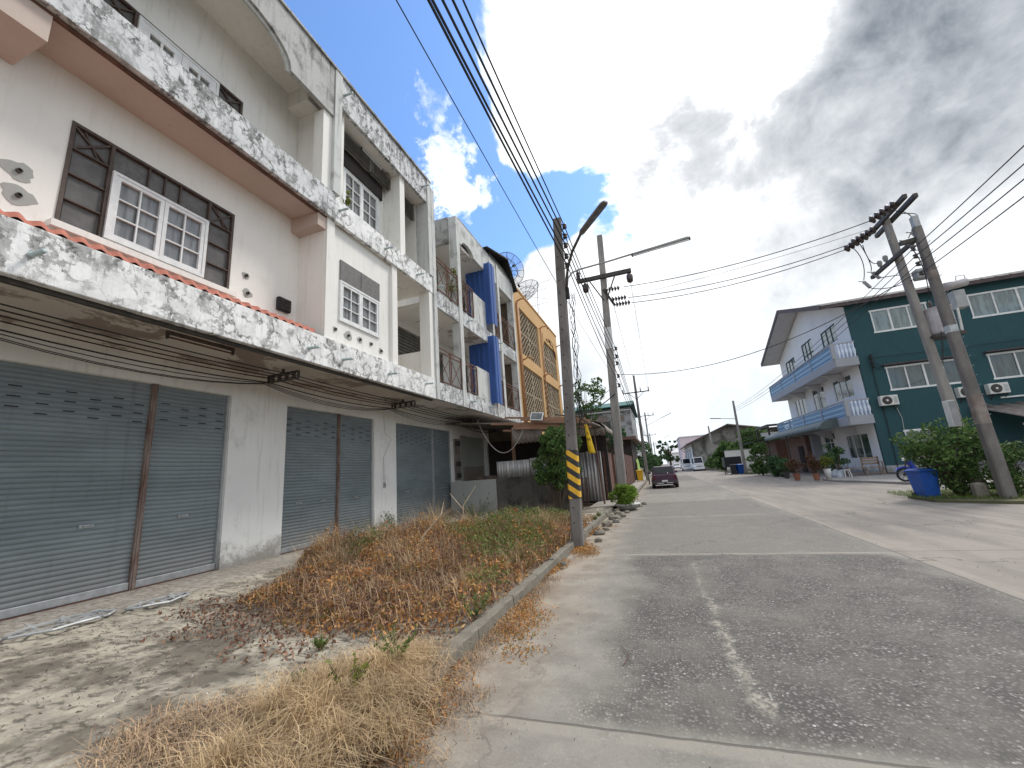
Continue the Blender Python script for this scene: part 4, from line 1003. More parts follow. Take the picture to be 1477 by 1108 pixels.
dish((-6.6, 20.2, 11.75), .95, R(50), R(150), 'mesh satellite dish tipped to the sky, seen edge on above the dark roof sheet', 'openmesh')
dish((-6.9, 24.6, 12.1), 1.15, R(62), R(-12), 'round see-through wire mesh satellite dish on the orange roof', 'openmesh')
def antenna(loc, h, label, seed, n=3):
    rr = random.Random(seed); t = thing('tv_antenna', label, 'antenna', loc); x, y, z = loc
    b = MB(); b.tube([loc, (x+.2, y, z+h)], .02, 5); b.build('mast', 'darkmetal', t)
    b = MB()
    for k in range(n):
        zz = z+h*(.45+.5*k/max(1, n-1)); a = rr.uniform(-.6, .6); L = rr.uniform(.6, 1.1)
        p0 = Vector((x+.15, y, zz)); d = Vector((math.cos(a), math.sin(a), rr.uniform(-.35, .35)))
        b.tube([p0-d*L, p0+d*L], .011, 4)
        for q in range(-4, 5): c = p0+d*L*q/4; e = Vector((-d.y, d.x, .5)).normalized()*.22; b.tube([c-e, c+e], .006, 3)
    b.build('antenna_element', 'darkmetal', t)
antenna((-6.9, 27.5, 12.1), 3.2, 'bent bare television antenna over the far end of the orange roof', 3, 4)
antenna((-7.6, 23.4, 12.15), .9, 'short antenna stub standing on the orange roof', 4, 1)

# ================================================================ UTILITY POLES
def sq_pole(b, p0, p1, w0, w1): 
    a = Vector(p0); c = Vector(p1); h0 = w0/2; h1 = w1/2; ch = .25
    def ring(q, h): return [(q.x+sx, q.y+sy, q.z) for sx, sy in ((-h, -h*(1-ch)), (-h*(1-ch), -h), (h*(1-ch), -h), (h, -h*(1-ch)), (h, h*(1-ch)), (h*(1-ch), h), (-h*(1-ch), h), (-h, h*(1-ch)))]
    b.add(ring(a, h0)+ring(c, h1), [(i, (i+1) % 8, 8+(i+1) % 8, 8+i) for i in range(8)]+[tuple(range(7, -1, -1)), tuple(range(8, 16))]); return b
def at(p0, p1, z): p0 = Vector(p0); p1 = Vector(p1); return p0.lerp(p1, (z-p0.z)/(p1.z-p0.z))
def spool(b, c, s=1.): return b.lathe([(.02*s, -.06*s), (.05*s, -.05*s), (.055*s, -.02*s), (.028*s, 0), (.055*s, .02*s), (.05*s, .05*s), (.02*s, .06*s)], c, 10)
def disc_string(b, a, d, n, s=1.):
    """string of disc insulators from a along direction d"""
    a = Vector(a); d = Vector(d).normalized()
    for k in range(n):
        c = a+d*(.13*s*k); b.tube([c, c+d*.02*s, c+d*.05*s, c+d*.09*s, c+d*.11*s], [.03*s, .11*s, .12*s, .05*s, .03*s], 10)
    return a+d*(.13*s*n)
def pin_ins(b, c, s=1.): return b.lathe([(.03*s, 0), (.03*s, .05*s), (.07*s, .07*s), (.06*s, .11*s), (.085*s, .13*s), (.07*s, .18*s), (.09*s, .20*s), (.06*s, .28*s), (.03*s, .30*s)], c, 10)
# --- pole with hazard stripes
P0, P1 = (-1.83, 8.95, -.1), (-1.55, 8.95, 7.52)
pl = thing('utility_pole', 'concrete pole with yellow and black hazard stripes standing by the dry weeds', 'utility pole', (-1.83, 8.95, 0))
sq_pole(MB(), P0, P1, .235, .185).build('pole_shaft', 'concrete_dk', pl)
a_, c_ = at(P0, P1, .98), at(P0, P1, 1.98); sq_pole(MB(), a_, c_, .245, .24).build('hazard_band', 'hazard', pl)
b = MB()
for k in range(22): c = at(P0, P1, .5+k*.3); b.lathe([(.016, 0), (.016, .006)], (c.x-.03, c.y-.125+.0012*k, c.z), 8, 'y')
b.build('bolt_hole', 'black', pl)
for k, z in enumerate((7.30, 7.04, 6.80, 6.52, 6.28)):
    c = at(P0, P1, z); b = MB(); b.tube([(c.x+.08, c.y, z+.07), (c.x+.17, c.y, z+.07), (c.x+.17, c.y, z-.07), (c.x+.08, c.y, z-.07)], .012, 5); br = b.build('spool_bracket', 'darkmetal', pl)
    b = MB(); spool(b, (c.x+.17, c.y, z)); b.build('insulator', 'insul', br, smooth=True)
b = MB(); c = at(P0, P1, 5.75); b.box(c.x+.085, c.x+.17, c.y-.05, c.y+.05, 5.45, 5.72); b.build('terminal_box', 'black', pl, bevel=.01)
# big street light: arm and broad flat head
sl = thing('street_lamp', 'broad flat grey street lamp angled up on a dark bent arm of the striped pole', 'street lamp', (-1.52, 8.95, 5.7))
b = MB(); b.tube([(-1.50, 8.93, 5.6), (-1.46, 8.85, 5.85), (-1.38, 8.7, 6.08), (-1.2, 8.45, 6.32), (-.93, 8.15, 6.52)], .03, 8); b.build('lamp_arm', 'darkmetal', sl, smooth=True)
hd = Vector((-.93, 8.15, 6.50)); te = Vector((-.30, 7.55, 6.70)); d = (te-hd); rgt = d.cross(Vector((0, 0, 1))).normalized(); up_ = rgt.cross(d).normalized()
def lamp_head(parent, h0, h1, w0, w1, th, mat):
    d = h1-h0; r_ = d.cross(Vector((0, 0, 1))).normalized(); u = r_.cross(d).normalized(); prof = [(0, .55, .7), (.06, .85, 1), (.5, .95, 1), (.9, 1, .8), (.97, .8, .6), (1, .55, .4)]
    b = MB(); vs = []
    for t_, w, h in prof:
        c = h0+d*t_; W = (w0+(w1-w0)*t_)*w/2; H = th*h
        vs += [c-r_*W, c-r_*W*.85+u*H*.8, c+r_*W*.85+u*H*.8, c+r_*W, c+r_*W*.8-u*H*.25, c-r_*W*.8-u*H*.25]
    n = 6; b.add(vs, [(i*n+k, i*n+(k+1) % n, (i+1)*n+(k+1) % n, (i+1)*n+k) for i in range(len(prof)-1) for k in range(n)]+[tuple(range(n)), tuple((len(prof)-1)*n+k for k in range(n-1, -1, -1))])
    o = b.build('lamp_head', mat, parent, bevel=.006)
    b = MB(); b.bar(h0+d*.3-u*th*.27, h0+d*.93-u*th*.27, w0*.62, .012, up=tuple(u)); b.build('lamp_lens', 'glass', o)
    return o
lamp_head(sl, hd, te, .15, .17, .07, 'lampgrey')
s2 = thing('street_lamp', 'long thin tube lamp on a slender pale arm reaching over the street', 'street lamp', (-1.5, 8.95, 5.75))
b = MB(); b.tube([(-1.48, 8.95, 5.75), (-1.44, 8.95, 5.95), (-1.33, 8.95, 6.07), (-1.15, 8.95, 6.11), (-.5, 8.94, 6.14), (1.22, 8.9, 6.27)], .022, 8); b.build('lamp_arm', 'greymetal', s2, smooth=True)
b = MB(); b.box(.06, 1.25, 8.85, 8.95, 6.10+.09, 6.30-.03); tr_ = MB()
b = MB(); b.bar((.02, 8.9, 6.155), (1.26, 8.9, 6.245), .07, .03); o = b.build('lamp_batten', 'greymetal', s2, bevel=.008)
b = MB(); b.tube([(.06, 8.88, 6.105), (1.24, 8.88, 6.19)], .016, 8); b.build('lamp_tube', 'lampwhite', o)
b = MB(); b.bar((.05, 8.88, 6.09), (.05, 8.88, 6.16), .03); b.bar((1.25, 8.88, 6.18), (1.25, 8.88, 6.24), .03); b.build('lamp_holder', 'darkmetal', o)
# messy slack cables hanging behind the striped pole
for k in range(5):
    rr = random.Random(k+5); pts = []
    for i in range(16):
        z = 5.6-i*.22; c = at(P0, P1, z); pts.append((c.x+.17+.05*math.sin(i*1.3+k*2)+rr.uniform(-.03, .03)+.02*k, c.y+.1+.05*math.cos(i*1.1+k), z))
    wire(pts, .007+.003*(k == 2), 'tangled dark drop wire hanging down the side of the striped pole', 'tangled drop wires on the striped pole')
# --- tall pole by the planter with wooden crossarm
Q0, Q1 = (-1.60, 17.5, -.1), (-1.18, 17.5, 11.85)
pm = thing('utility_pole', 'tall concrete pole behind the bowl planter, carrying a short thick crossarm over the kerb', 'utility pole', (-1.6, 17.5, 0))
sq_pole(MB(), Q0, Q1, .37, .24).build('pole_shaft', 'concrete', pm)
sq_pole(MB(), at(Q0, Q1, 6.5), at(Q0, Q1, 7.45), .315, .31).build('white_band', 'plate', pm)
b = MB(); b.bar((-2.38, 17.33, 9.80), (-.04, 17.33, 9.80), .14, .17); b.build('crossarm', 'darkmetal', pm)
b = MB(); b.bar((-1.85, 17.3, 9.7), (-1.35, 17.3, 8.7), .05); b.bar((-.75, 17.3, 9.7), (-1.2, 17.3, 8.7), .05); b.build('arm_brace', 'darkmetal', pm)
b = MB(); b.lathe([(.05, 0), (.10, .03), (.08, .1), (.10, .15), (.08, .25), (.1, .3), (.05, .42)], (-2.32, 17.33, 9.88), 10); b.build('insulator', 'insul', pm, smooth=True)
for x, z in ((-2.05, 9.2), (-.14, 9.25)):
    b = MB(); b.lathe([(.05, 0), (.12, .05), (.14, .2), (.13, .35), (.05, .45)], (x, 17.33, z), 10); b.build('insulator', 'insul', pm, smooth=True)
for (x, y, z) in ((-1.2, 17.25, 9.1), (-.98, 17.25, 8.62), (-.85, 17.35, 8.4)):
    b = MB(); disc_string(b, (x, y, z), (.95, -.12, -.08), 5, .95); b.build('insulator_string', 'insul', pm, smooth=True)
b = MB(); b.bar((-1.3, 17.33, 9.2), (-.9, 17.33, 8.35), .06, .1); b.build('strain_arm', 'darkmetal', pm)
for k, z in enumerate((6.5, 6.15, 5.85, 5.3, 4.9)):
    c = at(Q0, Q1, z); b = MB(); b.tube([(c.x+.15, c.y, z+.08), (c.x+.26, c.y, z+.08), (c.x+.26, c.y, z-.08), (c.x+.15, c.y, z-.08)], .014, 5); br = b.build('spool_bracket', 'darkmetal', pm)
    b = MB(); spool(b, (c.x+.26, c.y, z), 1.2); b.build('insulator', 'insul', br, smooth=True)
# --- transformer pair of poles on the right
R0, R1 = (9.0, 16.6, 0), (8.45, 16.6, 9.62)
def place_pole(p0, p1, w0, w1, label, mat='concrete'):
    t = thing('utility_pole', label, 'utility pole', (p0[0], p0[1], 0)); sq_pole(MB(), (p0[0], p0[1], -.1), p1, w0, w1).build('pole_shaft', mat, t); return t
R0, R1 = (8.86, 16.6, 0), (8.52, 16.6, 9.55)
pr = place_pole(R0, R1, .25, .185, 'tall concrete pole with twin crossarms and rows of disc insulators left of the transformer')
def right_arm(z, y, x0, x1, w, h, dz=0.): b = MB(); b.bar((x0, y, z), (x1, y, z+dz), w, h); b.build('crossarm', 'darkmetal', pr)
# twin arms run along the street direction
b = MB(); b.bar((8.38, 15.05, 9.22), (8.38, 17.3, 9.22), .11, .14); b.build('crossarm', 'darkmetal', pr)
b = MB(); b.bar((8.70, 15.15, 9.22), (8.70, 17.7, 9.22), .11, .14); b.build('crossarm', 'darkmetal', pr)
b = MB(); b.bar((8.42, 15.3, 7.80), (8.42, 18.1, 7.80), .10, .12); b.build('crossarm', 'darkmetal', pr)
b = MB(); b.bar((8.45, 16.2, 8.9), (8.45, 16.55, 8.5), .04); b.build('arm_brace', 'greymetal', pr)
for (o3, dr_, n_) in (((8.32, 15.5, 9.25), (-.85, .2, -.42), 5), ((8.32, 16.95, 9.18), (-.85, .1, -.40), 5), ((8.20, 17.25, 9.12), (-.85, .1, -.40), 5)):
    b = MB(); disc_string(b, Vector(o3), dr_, n_, 1.25); b.build('insulator_string', 'insul', pr, smooth=True)
for k, (x, y, z) in enumerate(((8.18, 18.2, 7.62), (8.36, 17.85, 7.80), (8.36, 15.6, 7.85), (8.42, 15.3, 7.95))):
    b = MB(); q0 = Vector((x, y, z+.12)); q1 = Vector((x+.10, y-.12, z-.20)); n = 7; b.tube([q0.lerp(q1, i/12) for i in range(13)], [.035+.035*(i % 2) for i in range(13)], 8); b.tube([(x-.15, y, z+.16), (x, y, z+.12)], .02, 5); b.build('fuse_cutout', 'greymetal', pr, smooth=True)
for k, y in enumerate((17.4, 17.0)):
    b = MB(); pin_ins(b, (8.42, y, 7.87), .95); b.build('lightning_arrester', 'greymetal', pr, smooth=True)
for k, (a, m_, c) in enumerate((((7.6, 17.1, 8.8), (8.2, 17.6, 8.4), (8.15, 18.1, 7.75)), ((7.75, 16.9, 8.85), (8.2, 17.3, 8.0), (8.3, 17.8, 7.95)), ((8.5, 15.9, 9.2), (9.0, 15.6, 8.8), (8.4, 15.5, 8.0)), ((8.2, 18.0, 7.4), (8.4, 17.3, 6.9), (8.7, 16.4, 6.9)), ((8.4, 17.7, 7.6), (8.7, 16.8, 7.3), (8.9, 16.5, 7.1)), ((7.9, 17.0, 8.7), (8.1, 17.4, 7.9), (8.42, 17.4, 8.1)), ((8.7, 16.0, 9.1), (8.9, 15.4, 8.7), (8.25, 14.75, 8.3)), ((8.4, 15.5, 7.6), (8.9, 16.0, 7.3), (9.0, 16.5, 6.2)))):
    b = MB(); pts = [Vector(a)*(1-t_)**2+Vector(m_)*2*t_*(1-t_)+Vector(c)*t_*t_ for t_ in [i/8 for i in range(9)]]; b.tube(pts, .014, 5); b.build('jumper_lead', 'black', pr)
b = MB(); b.box(8.72, 9.18, 16.2, 16.5, 6.85, 7.18); b.build('equipment_box', 'greymetal', pr, bevel=.02)
sq_pole(MB(), at(R0, R1, 2.55), at(R0, R1, 3.35), .255, .248).build('metal_band', 'concrete', pr)
T0, T1 = (8.62, 14.7, 0), (8.24, 14.7, 7.95)
T0, T1 = (8.36, 14.7, 0), (8.22, 14.7, 7.95)
p2 = place_pole(T0, T1, .27, .19, 'dark weathered pole beside the transformer, nearest the right edge, with rungs and metal bands', 'concrete_dk')
b = MB(); b.box(8.15, 8.30, 14.62, 14.78, 7.9, 8.3); b.build('pole_cap', 'greymetal', p2)
b = MB()
for k in range(20):
    c = at(T0, T1, 2.2+k*.27); b.tube([(c.x+.06, c.y-.14, c.z), (c.x+.06, c.y-.26, c.z+.03)], .009, 4)
b.build('climbing_rung', 'steel', p2)
for z0, z1, mt_ in ((2.0, 2.8, 'zinc_dk'), (4.6, 4.8, 'steel'), (6.3, 6.5, 'zinc_dk')): sq_pole(MB(), at(T0, T1, z0), at(T0, T1, z1), .276-.0098*z0, .276-.0098*z1).build('metal_band', mt_, p2)
for z in (7.3, 7.05, 6.8, 6.5):
    c = at(T0, T1, z); b = MB(); b.tube([(c.x-.12, c.y, z+.07), (c.x-.24, c.y, z+.07), (c.x-.24, c.y, z-.07), (c.x-.12, c.y, z-.07)], .012, 5); br = b.build('spool_bracket', 'darkmetal', p2)
    b = MB(); spool(b, (c.x-.24, c.y, z), 1.1); b.build('insulator', 'insul', br, smooth=True)
b = MB(); b.bar((7.75, 14.75, 7.55), (8.2, 14.75, 7.6), .12); b.build('cable_arm', 'darkmetal', p2)
mb_ = thing('meter_cabinet', 'tall grey metal cabinet fixed low on the dark pole above the bushes', 'cabinet', (8.05, 15.2, 2.0)); b = MB(); b.box(7.92, 8.10, 15.1, 15.35, 2.0, 2.75); b.build('cabinet_body', 'acwhite', mb_, bevel=.015); b = MB(); b.box(7.935, 8.085, 15.08, 15.097, 2.03, 2.72); b.build('cabinet_door', 'greymetal', mb_)
tf = thing('transformer', 'pale grey pole transformer with bushings and finned tank between the two right hand poles', 'transformer', (9.25, 16.5, 4.6))
TX, TY = 9.12, 16.55
b = MB(); b.lathe([(.0, 4.95), (.31, 4.97), (.33, 5.03), (.33, 5.78), (.35, 5.80), (.35, 5.84), (.0, 5.86)], (TX, TY, 0), 20); b.build('tank', 'pinkmetal', tf, smooth=False)
b = MB()
for k in range(14): a = 6.2832*k/14; b.bar((TX+.33*math.cos(a), TY+.33*math.sin(a), 5.1), (TX+.33*math.cos(a), TY+.33*math.sin(a), 5.65), .035, .02, up=(math.cos(a), math.sin(a), 0))
b.build('cooling_fins', 'pinkmetal', tf)
b = MB(); b.tube([(9.42, 16.45, 6.48), (10.0, 16.5, 6.56)], .13, 14); b.build('oil_conservator', 'pinkmetal', tf, smooth=True)
b = MB(); b.tube([(9.75, 16.45, 6.65), (9.78, 16.45, 6.78), (9.98, 16.45, 6.78), (10.0, 16.45, 6.62)], .016, 6); b.build('lifting_handle', 'acwhite', tf)
b = MB(); b.box(9.62, 9.92, 16.5, 16.8, 5.75, 6.34); b.build('radiator', 'greymetal', tf, bevel=.02)
for k in range(3):
    b = MB(); b.lathe([(.03, 0), (.055, .03), (.04, .08), (.06, .12), (.04, .17), (.018, .25)], (TX-.18+.18*k, TY-.1, 5.86), 10); b.build('bushing', 'insul', tf, smooth=True)
b = MB(); b.box(8.72, 9.5, 16.25, 16.85, 4.85, 4.94); b.build('platform', 'darkmetal', tf)
b = MB(); b.box(9.1, 9.25, 16.2, 16.225, 5.2, 5.6); b.build('rating_plate', 'darkmetal', tf)
b = MB(); b.bar((9.55, 16.5, 5.0), (9.6, 16.5, 5.75), .05); b.build('side_channel', 'acwhite', tf)
# --- overhead lines
ORD = ['topmost', 'second from top', 'third from top', 'fourth from top', 'lowest']
OG = 'overhead cables from the striped pole towards the camera'
for k, (z, xe, ze, r_, sg) in enumerate(((7.30, -1.30, 7.0, .012, .80), (7.04, -1.42, 6.9, .015, .85), (6.80, -1.55, 6.8, .015, .85), (6.52, -1.55, 6.5, .015, .80), (6.28, -1.50, 6.4, .015, .62))):
    wire(multi([((xe, -24, ze), (at(P0, P1, z).x+.17, 8.9, z), sg)], 26), r_, ORD[k]+' of five black cables overhead along the kerb to the striped pole', OG, name='power_cable')
wire(multi([((-2.42, -20, 8.75), (-2.6, 31, 8.6), .75)], 24), .009, 'single thin wire high above the shophouse front, left of the thicker cables', None, name='power_cable')
zq = (6.5, 6.15, 5.85, 5.3, 4.9)
for k, z in enumerate((7.30, 7.04, 6.80, 6.52, 6.28)):
    wire(multi([((at(P0, P1, z).x+.17, 8.95, z), (at(Q0, Q1, zq[k]).x+.26, 17.5, zq[k]), .12)], 8), .012, ORD[k]+' black cable between the striped pole and the tall pole by the planter', 'cables between the striped pole and the tall pole', name='power_cable')
    wire(multi([((at(Q0, Q1, zq[k]).x+.26, 17.5, zq[k]), (-1.45, 45, 6.4-.2*k), .35), ((-1.45, 45, 6.4-.2*k), (-1.3, 68, 6.2-.2*k), .3), ((-1.3, 68, 6.2-.2*k), (-1.6, 120, 6.4-.2*k), .5)], 8), .014, ORD[k]+' distant street cable running on from the tall pole to the far poles', 'street cables beyond the tall pole', name='power_cable')
for k, x in enumerate((-2.32, -1.1, -.14)):
    wire(multi([((x, 17.33, 10.1-.3*(k > 0)), (-2.3+1.1*k, 45, 9.0), .5), ((-2.3+1.1*k, 45, 9.0), (-2.1+1.0*k, 68, 8.9), .3)], 8), .010, ['left', 'middle', 'right'][k]+' thin high wire running between crossarms along the far street', 'high wires between crossarms', name='power_cable')
ends = [((-.25, 17.2, 8.95), (6.75, 16.3, 8.88)), ((-.1, 17.2, 8.52), (6.62, 16.3, 8.45)), ((-.05, 17.3, 8.25), (6.65, 16.28, 8.35))]
for k, (a, c) in enumerate(((( -.42, 17.1, 9.02), (7.66, 15.65, 8.92)), ((-.32, 17.1, 8.50), (7.62, 17.03, 8.85)), ((-.22, 17.2, 8.28), (7.5, 17.33, 8.79)))):
    wire(multi([(a, c, .28)], 16), .016, ['highest', 'middle', 'lowest'][k]+' thick cable crossing the whole street to the twin crossarm pole', 'cables crossing the street', name='power_cable')
wire(multi([((-.9, 17.2, 8.6), (8.4, 16.3, 9.0), .15)], 16), .007, 'thin wire crossing the street just under the thick top cable', None, name='power_cable')
for k, (z, e) in enumerate(((7.3, (6.2, 2.0, 6.6)), (7.05, (6.1, 2.0, 6.15)), (6.8, (6.1, 2.0, 5.9)), (6.5, (6.0, 2.0, 5.55)))):
    wire(multi([((8.0, 14.7, z), e, .1)], 10), .013, ['topmost', 'second', 'third', 'lowest'][k]+' dark cable leaving the frame upper right from the dark weathered pole', 'cables leaving at the upper right', name='power_cable')
for k, (z, e) in enumerate(((7.3, (-1.0, 17.5, 5.95)), (7.05, (-1.05, 17.5, 5.6)), (6.8, (-1.1, 17.6, 5.3)))):
    wire(multi([((8.0, 14.8, z), (8.2, 49.5, 6.9-.2*k), .5)], 12), .011, ['upper', 'middle', 'lower'][k]+' cable running along the street in front of the white gabled facade', 'cables in front of the white facade', name='power_cable')
wire(multi([((8.0, 14.8, 6.6), (-1.05, 17.5, 5.35), .85)], 16), .013, 'low slack cable crossing the street under the others', None, name='power_cable')
for k in range(2):
    wire(multi([((8.1, 14.8, 4.7-.15*k), (15.5, 29.8, 5.4), .5)], 12), .010, ['upper', 'lower'][k]+' service wire running from the dark pole to the teal wall', 'service wires to the teal wall', name='power_cable')
wire(multi([((-1.3, 17.4, 4.6), (-3.6, 15.8, 3.75), .35)], 12), .022, 'thick black cable looping from the tall pole down to the shed roof', None, name='power_cable')
wire(multi([((-1.35, 17.4, 4.9), (-3.5, 20, 4.2), .05)], 8), .010, 'straight thin cable from the tall pole to the house behind the shed', None, name='power_cable')

# ================================================================ FAR POLES
def t_pole(base, h, label, arm=None, lamp=None, w=.26, mat='concrete', lean=0., spike=1.2, arms=1):
    t = thing('utility_pole', label, 'utility pole', base); x, y, z = base; top = (x+lean, y, z+h)
    sq_pole(MB(), (x, y, z-.05), top, w, w*.62).build('pole_shaft', mat, t)
    if arm:
        za, L = arm; b = MB(); xc = x+lean*za/h
        b.bar((xc-L/2, y-.12, za), (xc+L/2, y-.12, za), .1, .1); b.build('crossarm', 'darkmetal', t)
        for q in (-L/2+.06, L*.18, L/2-.06):
            b = MB(); b.tube([(xc+q, y-.12, za), (xc+q, y-.12, za+.45)], [.07, .05], 6); b.build('insulator', 'insul', t)
        b = MB(); b.bar((xc-L*.3, y-.12, za-.03), (xc, y-.12, za-.75), .05); b.bar((xc+L*.3, y-.12, za-.03), (xc, y-.12, za-.75), .05); b.build('arm_brace', 'darkmetal', t)
    if lamp:
        za, L, rise = lamp; b = MB(); b.tube([(x+lean*za/h, y, za), (x+L*.6, y-.05, za+rise*.6)], .035, 5); b.build('lamp_arm', 'greymetal', t)
        b = MB(); b.bar((x+L*.58, y-.05, za+rise*.58), (x+L, y-.05, za+rise), .14, .08); b.build('lamp_head', 'lampgrey', t)
    return t
t_pole((-1.40, 45, .1), 10.9, 'dark far pole with a wide three pin crossarm, nearest of the far left row', (9.15, 2.7), None, .34, 'concrete_dk')
t_pole((-1.22, 68, .1), 9.6, 'second far left pole with crossarm and a street light reaching right', (9.15, 2.6), (7.6, 3.9, 1.6), .34)
t_pole((-1.55, 112, .1), 9.4, 'third far left pole with a small crossarm above the trees', (9.0, 3.0), None, .4)
t_pole((-1.2, 150, .1), 9.2, 'farthest left pole with a faint lamp arm', (8.4, 3.0), (8.6, 5.5, 2.4), .4)
t_pole((8.28, 49.7, .0), 7.7, 'leaning far right pole with a lamp arm reaching left by the blue bin', None, (5.75, -2.5, .3), .30, lean=.05)
t_pole((7.98, 71.3, .0), 6.85, 'plain pale pole among the far right shrubs', None, None, .33, lean=-.12)

# ================================================================ SHED, FENCES, GATES (left, beyond the shophouse)
cw = thing('cement_wall', 'low cement wall, pale on the left and black stained on the right, behind the weeds', 'wall', (-6, 16.0, .1))
b = MB(); b.box(-8.4, -6.35, 15.95, 16.10, .05, 1.45); b.build('pale_section', 'wall_l', cw, bevel=.01)
b = MB(); b.box(-6.349, -2.95, 15.955, 16.105, .05, 1.47); b.build('stained_section', 'wall_d', cw, bevel=.01)
zf = thing('zinc_fence', 'corrugated pale zinc sheets standing on top of the black stained wall', 'fence', (-5, 16.0, 1.47))
def zinc_y(parent, x0, x1, y, z0, z1, name='zinc_sheet', mat='zinc', per=.12, amp=.018, jag=0.):
    pts = [(x0+(x1-x0)*0, 0)]; n = int((x1-x0)/per*6); b = MB(); vs = []
    for i in range(n+1):
        x = x0+(x1-x0)*i/n; yy = y+amp*math.sin(2*math.pi*(x-x0)/per); j = jag*((math.sin(x*9.1)+math.sin(x*23.))*.5) if jag else 0
        vs += [(x, yy, z0), (x, yy+.0, z1+j)]
    b.add(vs, [(2*i, 2*i+2, 2*i+3, 2*i+1) for i in range(n)]); return b.build(name, mat, parent, smooth=True, solid=.004)
zinc_y(zf, -6.3, -4.9, 16.03, 1.471, 2.12); zinc_y(zf, -4.88, -3.1, 16.05, 1.471, 2.16)
b = MB(); b.box(-6.3, -3.1, 16.08, 16.12, 1.9, 1.96); b.build('rail', 'plank', zf)
sh = thing('timber_shed', 'ramshackle open timber shed with plank roof and scalloped zinc valances', 'shed', (-4, 17.5, .1))
b = MB(); b.box(-8.4, -2.3, 20.35, 20.5, 0, 3.3); b.build('back_wall', 'dark', sh)
b = MB(); b.add([(-8.4, 15.7, 3.92), (-2.2, 15.7, 3.30), (-2.2, 20.3, 3.45), (-8.4, 20.3, 4.0), (-8.4, 15.7, 3.87), (-2.2, 15.7, 3.25), (-2.2, 20.3, 3.40), (-8.4, 20.3, 3.95)],
              [(0, 1, 2, 3), (7, 6, 5, 4), (0, 4, 5, 1), (1, 5, 6, 2), (2, 6, 7, 3), (3, 7, 4, 0)]); b.build('roof_deck', 'zinc_dk', sh)
rr = random.Random(5)
for k in range(7):
    b = MB(); y = 15.62-.11*(k % 3)+.03*k; x0 = -6.35+rr.uniform(0, 1.1)+(.5*k if k < 3 else 0); x1 = x0+rr.uniform(2.2, 3.6); x1 = min(x1, -2.25)
    zt = lambda x: 3.86-(x+6.35)*.115
    b.bar((x0, y, zt(x0)+.03-.085*k+.02), (x1, y, zt(x1)+.03-.085*k*.9), .045, .075); b.build('roof_plank', 'plank', sh)
b = MB(); b.bar((-3.05, 15.4, 3.80), (-2.28, 15.3, 3.22), .05); b.build('loose_stick', 'brownframe', sh)
def valance(parent, x0, x1, y, z0, z1, per=.17, mat='zinc_dk'):
    b = MB(); n = int((x1-x0)/per*8); vs = []
    for i in range(n+1):
        x = x0+(x1-x0)*i/n; ph = ((x-x0)/per) % 1.; zz = z0-.06*math.sin(math.pi*ph); yy = y-.012*math.cos(2*math.pi*ph)
        vs += [(x, yy, zz), (x, yy+.01, z1)]
    b.add(vs, [(2*i, 2*i+2, 2*i+3, 2*i+1) for i in range(n)]); return b.build('scalloped_valance', mat, parent, smooth=True, solid=.006)
valance(sh, -5.45, -4.2, 15.75, 2.80, 3.42); valance(sh, -3.35, -2.35, 15.8, 2.86, 3.24)
for (x, y, z1, w_) in ((-3.0, 15.75, 3.3, .09), (-6.0, 17.4, 3.6, .12), (-4.3, 18.2, 3.5, .1)):
    b = MB(); b.box(x-w_/2, x+w_/2, y-w_/2, y+w_/2, .1, z1); b.build('post', 'plank' if y > 15.8 else 'grille', sh)
b = MB(); b.box(-7.9, -5.3, 17.6, 18.4, .1, 1.6); b.box(-4.8, -3.9, 18.3, 19.2, .1, 2.1); b.build('stored_goods', 'rustpost', sh)
# curved awning beyond, facing the street
aw = thing('curved_awning', 'curved scalloped beige awning right of the yellow banner on a dark red post', 'awning', (-2.9, 19, 0))
b = MB(); vs = []; n = 40; prof = [(-.0, 3.62), (.35, 3.60), (.62, 3.50), (.78, 3.32), (.84, 3.12)]
for i in range(n+1):
    yy = 18.2+5.2*i/n; w = .02*math.cos(2*math.pi*i/4*1.0)
    for (px, pz) in prof: vs.append((-2.85+px+w, yy, pz+w))
m = len(prof); b.add(vs, [(i*m+k, (i+1)*m+k, (i+1)*m+k+1, i*m+k+1) for i in range(n) for k in range(m-1)]); b.build('awning_sheet', 'zinc_dk', aw, smooth=True, solid=.008)
b = MB(); vs = []; n = 48
for i in range(n+1):
    x = -4.0+1.95*i/n; ph = (i/6) % 1.; drop = 0 if i < 34 else .30*((i-34)/14)**2
    vs += [(x, 18.19, 3.02-drop*.2-.06*math.sin(math.pi*ph)), (x, 18.2, 3.50-drop*.9)]
b.add(vs, [(2*i, 2*i+2, 2*i+3, 2*i+1) for i in range(n)]); b.build('scalloped_valance', 'zinc_dk', aw, smooth=True, solid=.008)
b = MB(); b.box(-4.0, -2.9, 18.2, 23, 3.55, 3.6); b.build('awning_top', 'zinc_dk', aw)
b = MB(); b.tube([(-2.42, 18.25, .1), (-2.55, 18.25, 3.1)], .04, 8); b.tube([(-2.1, 23, .1), (-2.1, 23, 3.2)], .04, 8); b.build('post', 'gate', aw)
zf2 = thing('zinc_fence', 'tall whitish corrugated sheets closing the yard beside the brown gate', 'fence', (-3.0, 19.8, .1))
zinc_y(zf2, -3.95, -2.55, 19.8, .12, 2.35, jag=.04, per=.155, amp=.022)
b = MB(); b.box(-3.95, -2.55, 19.83, 19.88, .3, .36); b.box(-3.95, -2.55, 19.83, 19.88, 1.9, 1.96); b.build('rail', 'rust', zf2)
rm = thing('rusty_mesh_panel', 'low rusty wire mesh panel leaning at the foot of the zinc sheets', 'mesh panel', (-3.3, 17.8, .1))
b = MB()
